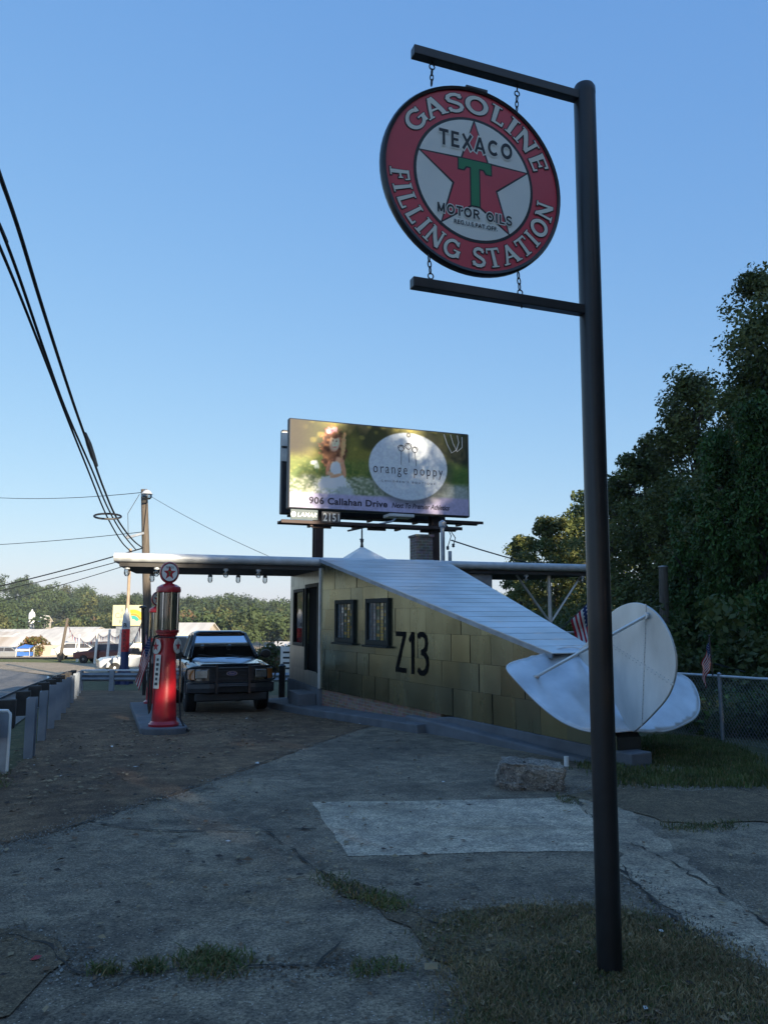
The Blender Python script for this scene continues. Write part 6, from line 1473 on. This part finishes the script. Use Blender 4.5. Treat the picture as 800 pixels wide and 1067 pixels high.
shed('market_shed', 'white roofed shed in the second row behind the rocket', 88, 156, 110, zb, zb + 2.6, zb + 3.7, 7, M_shroof, 8)
shed('market_shed', 'tan roofed shed in the third row at the far left', -90, 8, 127, zb, zb + 2.9, zb + 3.8, 6, M_shroof2, 8)
shed('market_shed', 'low white roof in the third row below the long grey building', 12, 70, 126, zb, zb + 3.0, zb + 3.7, 5, M_shroof, 8)
shed('market_shed', 'low white roof in the third row beside the yellow sign', 74, 190, 125, zb, zb + 2.8, zb + 3.8, 6, M_shroof, 8)
shed('market_shed', 'farthest white market roof stretching under the hill on the left', -90, 60, 142, zb, zb + 3.3, zb + 4.0, 6, M_shroof, 10)
shed('market_shed', 'farthest white market roof stretching under the hill behind the pumps', 62, 190, 140, zb, zb + 3.2, zb + 4.1, 6, M_shroof, 10)
shed('market_shed', 'small white building showing between the pump and the truck', 176, 212, 84, g(-20, 84), g(-20, 84) + 2.6, g(-20, 84) + 3.8, 8, M_shroof, 4)
shed('market_shed', 'pale low building right of the truck', 285, 330, 92, zb, zb + 2.4, zb + 3.3, 8, M_shroof, 3)
t = shed('long_building', 'long grey building with a strip of dark windows at the foot of the hill', 50, 97, 170, g(-60, 170), g(-60, 170) + 3.3, g(-60, 170) + 4.0, 8, M_shroof, 0)
for i in range(9):
    b = MB(); x = -4.6 + i * 1.12; b.bb(x - .4, x + .4, -.08, -.01, 1.9, 2.9); b.build('window', M_win, t)
p = at(33, 652, 175); root = thing('silo', (p.x, p.y, g(p.x, p.y)), 'small white tower below the wooded hill', 'silo'); b = MB(); b.lathe([(.7, 0), (.7, 6.8), (.5, 7.3), (.2, 7.5)], 16); b.build('tank', M_white, root, smooth=True); b = MB(); b.lathe([(.22, 7.5), (.22, 7.8), (0, 8.0)], 10, caps=False); b.build('vent', M_galv, root, smooth=True)
p = at(43, 657, 172); shed('hut', 'tiny yellowish hut beside the small white tower', 40, 45, 172, g(p.x, 172), g(p.x, 172) + 5.2, g(p.x, 172) + 6.6, 4, M_shroof)
# blue and white canopy, boats, vendors' stuff
M_bluet = mat('blue_tarpaulin', (.05, .16, .5), .6, 0, .1, 2.)
p = at(26, 688, 74); z = g(p.x, p.y); root = thing('canopy_tent', (p.x, p.y, z), 'blue and white canopy beside the road at the left', 'tent'); root.scale = (.45, .5, .55)
b = MB(); b.add([(-1.5, -1, 1.5), (1.5, -1, 1.5), (1.3, 1, 1.9), (-1.2, 1, 1.9), (0, 0, 2.15)], [(0, 1, 4), (1, 2, 4), (2, 3, 4), (3, 0, 4)]); o = b.build('roof', M_bluet, root); o.modifiers.new('thick', 'SOLIDIFY').thickness = .04; b = MB(); b.bb(-1.5, 1.5, -1.02, -1., 1.05, 1.38); b.build('valance', M_white, root); b = MB(); b.bb(-1.4, 1.4, -.6, .6, .2, .85); b.build('counter', M_bluet, root)
for sx in (-1.4, 1.4):
    for sy in (-.95, .95): b = MB(); b.tube([(sx, sy, 0), (sx, sy, 1.6)], .04, 6); b.build('leg', M_white, root)
# parked cars
def car(px, D, label, paint, rz, van=0.):
    p = at(px, 680, D); t = thing('parked_car', (p.x, D, g(p.x, D)), label, 'car', rz, 'cars parked beyond the guardrail')
    side = [(2.2, .35), (2.25, .7), (2.0, .86), (1.15, .95), (.45, 1.42 + van), (-1.1, 1.45 + van), (-1.9, 1.0 + van * .9), (-2.2, .95), (-2.25, .4)]
    b = MB(); b.extr([(p_[0], min(p_[1], .97)) for p_ in side], lambda q, d: Vector((q[0], d, q[1])), -.85, .85); b.build('body', paint, t, bevel=.08, seg=3)
    b = MB(); top = [(1.15, .94), (.45, 1.42 + van), (-1.1, 1.45 + van), (-1.9, .96)]
    vs = [(x, -.83 + .14 * (z > 1), z) for x, z in top] + [(x, .83 - .14 * (z > 1), z) for x, z in top]; b.add(vs, [(0, 1, 2, 3), (7, 6, 5, 4), (0, 4, 5, 1), (1, 5, 6, 2), (2, 6, 7, 3)]); b.build('cabin', paint, t, bevel=.03)
    gl_ = MB()
    for s in (-1, 1):
        gl_.add([(.95, s * .823, 1.0), (.42, s * .72, 1.37 + van), (-.25, s * .72, 1.38 + van), (-.25, s * .823, 1.0)], [(0, 1, 2, 3)]); gl_.add([(-.33, s * .823, 1.0), (-.33, s * .72, 1.38 + van), (-1.05, s * .72, 1.38 + van), (-1.55, s * .823, 1.0)], [(0, 1, 2, 3)])
    gl_.add([(1.12, -.68, 1.0), (1.12, .68, 1.0), (.52, .6, 1.4 + van), (.52, -.6, 1.4 + van)], [(0, 1, 2, 3)])
    gl_.build('window', M_win, t, recalc=False).modifiers.new('thick', 'SOLIDIFY').thickness = .03
    for x in (1.4, -1.4):
        for s in (-1, 1): b = MB(); b.lathe([(.2, -.1), (.31, -.1), (.33, 0), (.31, .1), (.2, .1)], 18, Matrix.Rotation(R(90), 3, 'X'), (x, s * .78, .33)); wh = b.build('wheel', M_rubber, t, smooth=True); b = MB(); b.lathe([(.2, .0), (.1, .02), (0, .02)], 12, Matrix.Rotation(R(90) * -s, 3, 'X'), (x, s * .86, .33), caps=False); b.build('rim', M_steel, wh, smooth=True)
    for s in (-.6, .6): b = MB(); b.bb(2.2, 2.27, s - .16, s + .16, .66, .8); b.build('headlight', M_lens, t, bevel=.02)
    return t
cp = lambda n, c_: mat(n, c_, .25, .2, .04, 3., coat=.8)
car(146, 44, 'silver suv parked between the rocket and the pumps', cp('silver_paint', (.42, .45, .48)), R(205), .25)
car(112, 58, 'dark red car parked behind the white posts', cp('maroon_paint', (.12, .03, .03)), R(175)); car(84, 66, 'white car half behind the low wall in the valley', cp('white_car_paint', (.7, .7, .68)), R(15))
car(101, 72, 'second dark car farther back behind the white posts', cp('brown_paint', (.10, .06, .05)), R(190)); car(186, 50, 'white van seen between the pump and the truck', cp('van_white_paint', (.7, .72, .74)), R(160), .6)
car(298, 47, 'blue car showing between the truck and the cabin', cp('blue_paint', (.05, .14, .34)), R(20)); car(10, 88, 'grey car at the far left below the striped roof', cp('grey_paint', (.3, .31, .32)), R(5))
# white board with dark marks right of the truck
p = at(299, 690, 30.); z = g(p.x, p.y); root = thing('notice_board', (p.x, p.y, z), 'white board with dark marks behind the bollard', 'sign'); b = MB(); b.bb(-.25, .4, -.02, .02, .35, 1.6); b.build('board', M_white, root, bevel=.005); b = MB(); b.tube([(-.2, .04, -.1), (-.2, .04, 1.5)], .03, 6); b.tube([(.35, .04, -.1), (.35, .04, 1.5)], .03, 6); b.build('leg', M_galv, root)
b = MB(); 
for i in range(5): b.bb(-.15, .1 + .15 * (i % 2), -.026, -.0205, .55 + .2 * i, .62 + .2 * i)
b.build('mark', Msk, root)
# rocket
RD = 34.; p = at(129.5, 700, RD); z = g(p.x, p.y); tip = at(129, 633, RD).z - z; nose = at(129, 655.5, RD).z - z; blu = at(129, 679, RD).z - z; r = .175
root = thing('model_rocket', (p.x, p.y, z), 'red white and blue model rocket standing beyond the crossing guardrail', 'rocket'); M_rkb = mat('rocket_blue', (.02, .035, .12), .5, 0, .1); M_rkr = mat('rocket_red', (.50, .02, .025), .45, 0, .1); M_rkw = mat('rocket_white', (.55, .58, .62), .45, 0, .06)
b = MB(); b.lathe([(r, blu), (r, nose)], 20, caps=False); bo = b.build('body', M_rkr, root, smooth=True); b = MB(); b.lathe([(r, nose), (r * .98, nose + .3), (r * .7, nose + .62), (r * .25, tip - .1), (0, tip)], 20, caps=False); no = b.build('nose_cone', M_rkw, root, smooth=True); b = MB(); b.lathe([(r * 1.15, 0), (r * 1.05, .1), (r, blu)], 20); b.build('tail_section', M_rkb, root, smooth=True)
for k in range(4): b = MB(); a = PI / 4 + k * PI / 2; b.extr([(r * .9, .0), (r * 2.6, -.0), (r * 2.5, .2), (r * .95, .85)], lambda q, d: Vector((q[0] * math.cos(a) - d * math.sin(a), q[0] * math.sin(a) + d * math.cos(a), q[1])), -.015, .015); b.build('fin', M_rkb, root)
def wrapt(mbx, body, zc, h, w_): text_fit(mbx, body, w_, h, lambda x, y: Vector(((r + .006) * math.sin(x / r + .08), -(r + .006) * math.cos(x / r + .08), zc + y)), .03)
b = MB(); wrapt(b, 'B', nose + .17, .19, .15); b.build('letter', Msk, no, recalc=False); b = MB()
for i, c_ in enumerate('ARBER'): wrapt(b, c_, nose - .12 - i * .175, .13, .12)
b.build('lettering', mat('rocket_dark_letter', (.12, .01, .015), .5), bo, recalc=False)
# yellow sign board on its tan pole
SD = 78.; a, b_ = at(117.5, 652, SD), at(150, 630.5, SD); cxs = (a.x + b_.x) / 2; zg = g(cxs, SD); root = thing('roadside_sign', (cxs, SD, zg), 'pale yellow roadside sign with a green and yellow rainbow on a tall pole', 'sign')
M_ys = mat('sign_pale_yellow', (.66, .60, .36), .6, 0, .05, 1.); hw_ = (b_.x - a.x) / 2; z0, z1 = a.z - zg, b_.z - zg
b = MB(); b.bb(-hw_, hw_, -.15, .15, z0, z1); bd = b.build('board', M_ys, root, bevel=.03); tx = at(134, 650, SD).x - cxs
b = MB(); b.tube([(tx, -.4, -.3), (tx, -.4, at(134, 572, SD).z - zg)], .15, 12); b.build('pole', mat('tan_pole', (.36, .27, .19), .8, 0, .2, 1.), root, smooth=True)
b = MB(); b.bb(-hw_ * .8, hw_ * .8, .16, .3, -.2, z0); b.build('support', M_galv_dark, root)
b = MB(); mats_ = [mat('rainbow_yellow', (.75, .5, .04), .6), mat('rainbow_orange', (.7, .28, .04), .6), mat('rainbow_teal', (.05, .35, .3), .6), mat('sign_grey_ink', (.2, .24, .22), .6)]
cxr, czr = hw_ * .35, z0 + (z1 - z0) * .15
for k, (r0, r1, mi_) in enumerate(((.95, 1.3, 0), (.72, .93, 1), (.35, .70, 2))):
    n = 14; vs = [(cxr + rr_ * math.cos(R(20 + 85 * i / n)), -.156, czr + rr_ * math.sin(R(20 + 85 * i / n))) for rr_ in (r0, r1) for i in range(n + 1)]; b.m = mi_; b.add(vs, [(i, i + 1, n + 2 + i, n + 1 + i) for i in range(n)])
b.m = 3; text_fit(b, 'Cal', hw_ * .55, (z1 - z0) * .26, lambda x, y: Vector((-hw_ * .55 + x, -.158, (z0 + z1) / 2 + .0 + y)), .01); text_fit(b, 'R', hw_ * .16, (z1 - z0) * .18, lambda x, y: Vector((-hw_ * .35 + x, -.158, z1 - .5 + y)), .02); text_fit(b, 'B', hw_ * .18, (z1 - z0) * .18, lambda x, y: Vector((-hw_ * .45 + x, -.158, z0 + .42 + y)), .02)
b.build('picture', mats_, bd, recalc=False)
# posts with pennant strings
M_penn = attr_mat('pennant_cloth', .8); posts = []
for px, y0, D, lab, m in ((64.5, 645, 60, 'brown wooden pole leaning slightly in the sunlit verge', M_polewood), (81, 662, 60, 'first white post right of the brown pole in the verge', M_white), (99.5, 657, 57, 'second white post from the brown pole', M_white), (112, 657, 54, 'third white post from the brown pole', M_white), (124, 657, 52, 'white post directly behind the rocket', M_white)):
    p = at(px, 690, D); z = g(p.x, D); h = at(px, y0, D).z - z; root = thing('post', (p.x, D, z), lab, 'post', 0, 'posts carrying the pennant string'); b = MB(); dx = .45 if m is M_polewood else .12; w_ = .13 if m is M_polewood else .1; b.tube([(-dx * .4, 0, -.2), (dx * .6, 0, h)], [w_, w_ * .8], 8); b.build('shaft', m, root, smooth=True); b = MB(); b.lathe([(w_ * .9, 0), (w_ * .9, .05), (0, .1)], 8, None, (dx * .6, 0, h)); b.build('cap', m, root); posts.append(Vector((p.x + dx * .6, D, z + h - .15)))
posts.append(at(149, 645, 27)); 
def pennants(a, b_, sag, label, n=22):
    t = thing('pennant_string', tuple(a), label, 'pennants', 0, 'pennant strings between the posts'); pts = [a.lerp(b_, k / n) - Vector((0, 0, sag * 4 * (k / n) * (1 - k / n))) - a for k in range(n + 1)]; b = MB(); b.tube(pts, .012, 4); b.build('cord', M_wire, t); b = MB()
    for k in range(n): q = pts[k].lerp(pts[k + 1], .5); e = (pts[k + 1] - pts[k]) * .4; b.c = ((.3, .03, .05), (.55, .55, .55), (.03, .06, .25))[k % 3]; b.add([q - e, q + e, q + Vector((rnd.uniform(-.05, .05), .05, -.42))], [(0, 1, 2)])
    b.build('pennant', M_penn, t, paint=True, recalc=False)
for i in range(5): pennants(posts[i], posts[i + 1], (.5, .55, .3, .3, .9)[i], ('red white and blue pennants from the brown pole to the first white post', 'pennants drooping deepest between the first two white posts', 'pennants between the second and third white posts', 'short pennants ending behind the rocket', 'pennants sweeping from the rocket up to the dark flag pole')[i], (14, 14, 12, 12, 20)[i])
a, b_ = at(183, 664, 52), at(212, 667, 52); pennants(a, b_, .3, 'pennants seen between the pump and the truck', 14)
# low wall and bush in the verge, valley lamp
p = at(72, 684, 80); z = g(p.x, p.y); b = MB(); b.bb(-4.6, 4.6, -.15, .15, -.2, 1.25); o = b.build('low_wall', M_shwall, bevel=.03); o.location = (p.x, p.y, z); tag(o, 'low tan wall along the edge of the market lot', 'wall')
def bush(px, D, w_, h, seed, label, mats, name='bush'):
    p = at(px, 680, D); z = g(p.x, D); rs = np.random.RandomState(seed); t = thing(name, (p.x, D, z), label, 'bush'); cs = [(rs.normal(0, w_ * .4), rs.normal(0, w_ * .4), h * (.15 + .7 * rs.rand())) for _ in range(24)]; V, Fq = leaf_cloud(cs, [w_ * .35] * 24, 70, .16 * max(1, D / 50), rs); np_mesh('foliage', V, Fq, mats, rs.randint(0, len(mats), len(Fq)), t); b = MB(); b.tube([(0, 0, -.1), (.1, 0, h * .5)], .06, 6); b.build('stem', M_bark, t)
M_rust = mat('reddish_leaves', (.16, .09, .035), .7, 0, .3, 1., transl=.2)
bush(37, 80, 1.6, 2.3, 41, 'reddish bush at the end of the low tan wall', [M_rust, M_leafC]); bush(291, 40, 1.3, 1.9, 42, 'dark rounded bush between the truck and the cabin', [M_leafA, M_leafA, M_rust]); bush(282, 44, 1.2, 1.4, 43, 'small dark bush just behind the truck on its right', [M_leafA, M_leafB])
# wooded hills: too many crowns to count
M_far = [mat('far_leaf_deep', (.035, .06, .028), .8, 0, .3, .05, transl=.15), mat('far_leaf_green', (.055, .085, .03), .8, 0, .3, .05, transl=.15), mat('far_leaf_yellow', (.11, .12, .04), .8, 0, .3, .05, transl=.15), mat('far_leaf_rust', (.15, .10, .05), .8, 0, .3, .05, transl=.15)]
rs = np.random.RandomState(77); cs, rd, cm = [], [], []
def crowns(n, D0, D1, p0, p1, h0, h1, r0, r1, wts, lo=0.):
    for _ in range(n):
        D = rs.uniform(D0, D1); px = rs.uniform(p0, p1); x = (px - CX) / F * D; z = g(x, D); h = rs.uniform(h0, h1); r = rs.uniform(r0, r1); m = rs.choice(4, p=np.array(wts) / sum(wts))
        for k in range(7): cs.append((x + rs.normal(0, r * .45), D + rs.normal(0, r * .45), z + h * rs.uniform(.35, .95))); rd.append(r * rs.uniform(.4, .7)); cm.append(m)
crowns(1150, 260, 470, -330, 760, 8, 13.5, 2.8, 5., (5, 6, .8, .1))
V, Fq = leaf_cloud(cs, rd, 60, .8, rs, .9); tag(np_mesh('wooded_hillside', V, Fq, M_far, np.repeat(cm, 60)), 'wooded hillside closing the valley under the sky', 'woods', kind='stuff')
cs, rd, cm = [], [], []
crowns(70, 150, 215, 160, 420, 5, 8.0, 2.6, 4.0, (2, 4, 5, .5)); crowns(26, 165, 230, -200, 40, 5, 9, 2.6, 4.2, (1, 3, 6, 1)); crowns(40, 185, 240, 40, 160, 4, 7, 2.6, 3.8, (3, 4, 3, .3)); crowns(26, 75, 140, 320, 480, 3, 6, 1.5, 2.8, (3, 4, 2, .3))
V, Fq = leaf_cloud(cs, rd, 60, .75, rs, .9); tag(np_mesh('valley_trees', V, Fq, M_far, np.repeat(cm, 60)), 'yellow green band of lower trees at the foot of the hill', 'woods', kind='stuff')
# houses on the hill
for px, D, lab in ((201, 250, 'tiny white house among the trees above the pump'), (258, 240, 'tiny pale house among the trees above the truck roof')):
    p = at(px, 652, D); z = at(px, 649, D).z - 3; t = thing('far_house', (p.x, D - 40, z - 1), lab, 'house'); b = MB(); b.bb(-3.2, 3.2, 0, 6, -3, 3.2); b.build('wall', M_white, t); b = MB(); b.extr([(-3.6, 3.2), (3.6, 3.2), (0, 5.2)], lambda q, d: Vector((q[0], d, q[1])), -.4, 6.4); b.build('roof', M_galv_dark, t); b = MB(); b.bb(-1.6, -.6, -.05, -.005, 1., 2.2); b.bb(.6, 1.6, -.05, -.005, 1., 2.2); b.build('window', M_win, t)

# air: hills fade a little into the distance
hz = bpy.data.materials.new('valley_air'); hz.use_nodes = True; N = hz.node_tree.nodes; N.remove(N['Principled BSDF'])
pv = N.new('ShaderNodeVolumePrincipled'); pv.inputs['Color'].default_value = (.9, .94, 1, 1); pv.inputs['Density'].default_value = .00028; pv.inputs['Anisotropy'].default_value = .2
hz.node_tree.links.new(pv.outputs[0], N['Material Output'].inputs['Volume'])
zmin = min(v[2] for v in vv_all); b = MB(); b.bb(-960, 960, -960, 960, zmin - 1, 48); o = b.build('haze', hz); tag(o, kind='stuff')
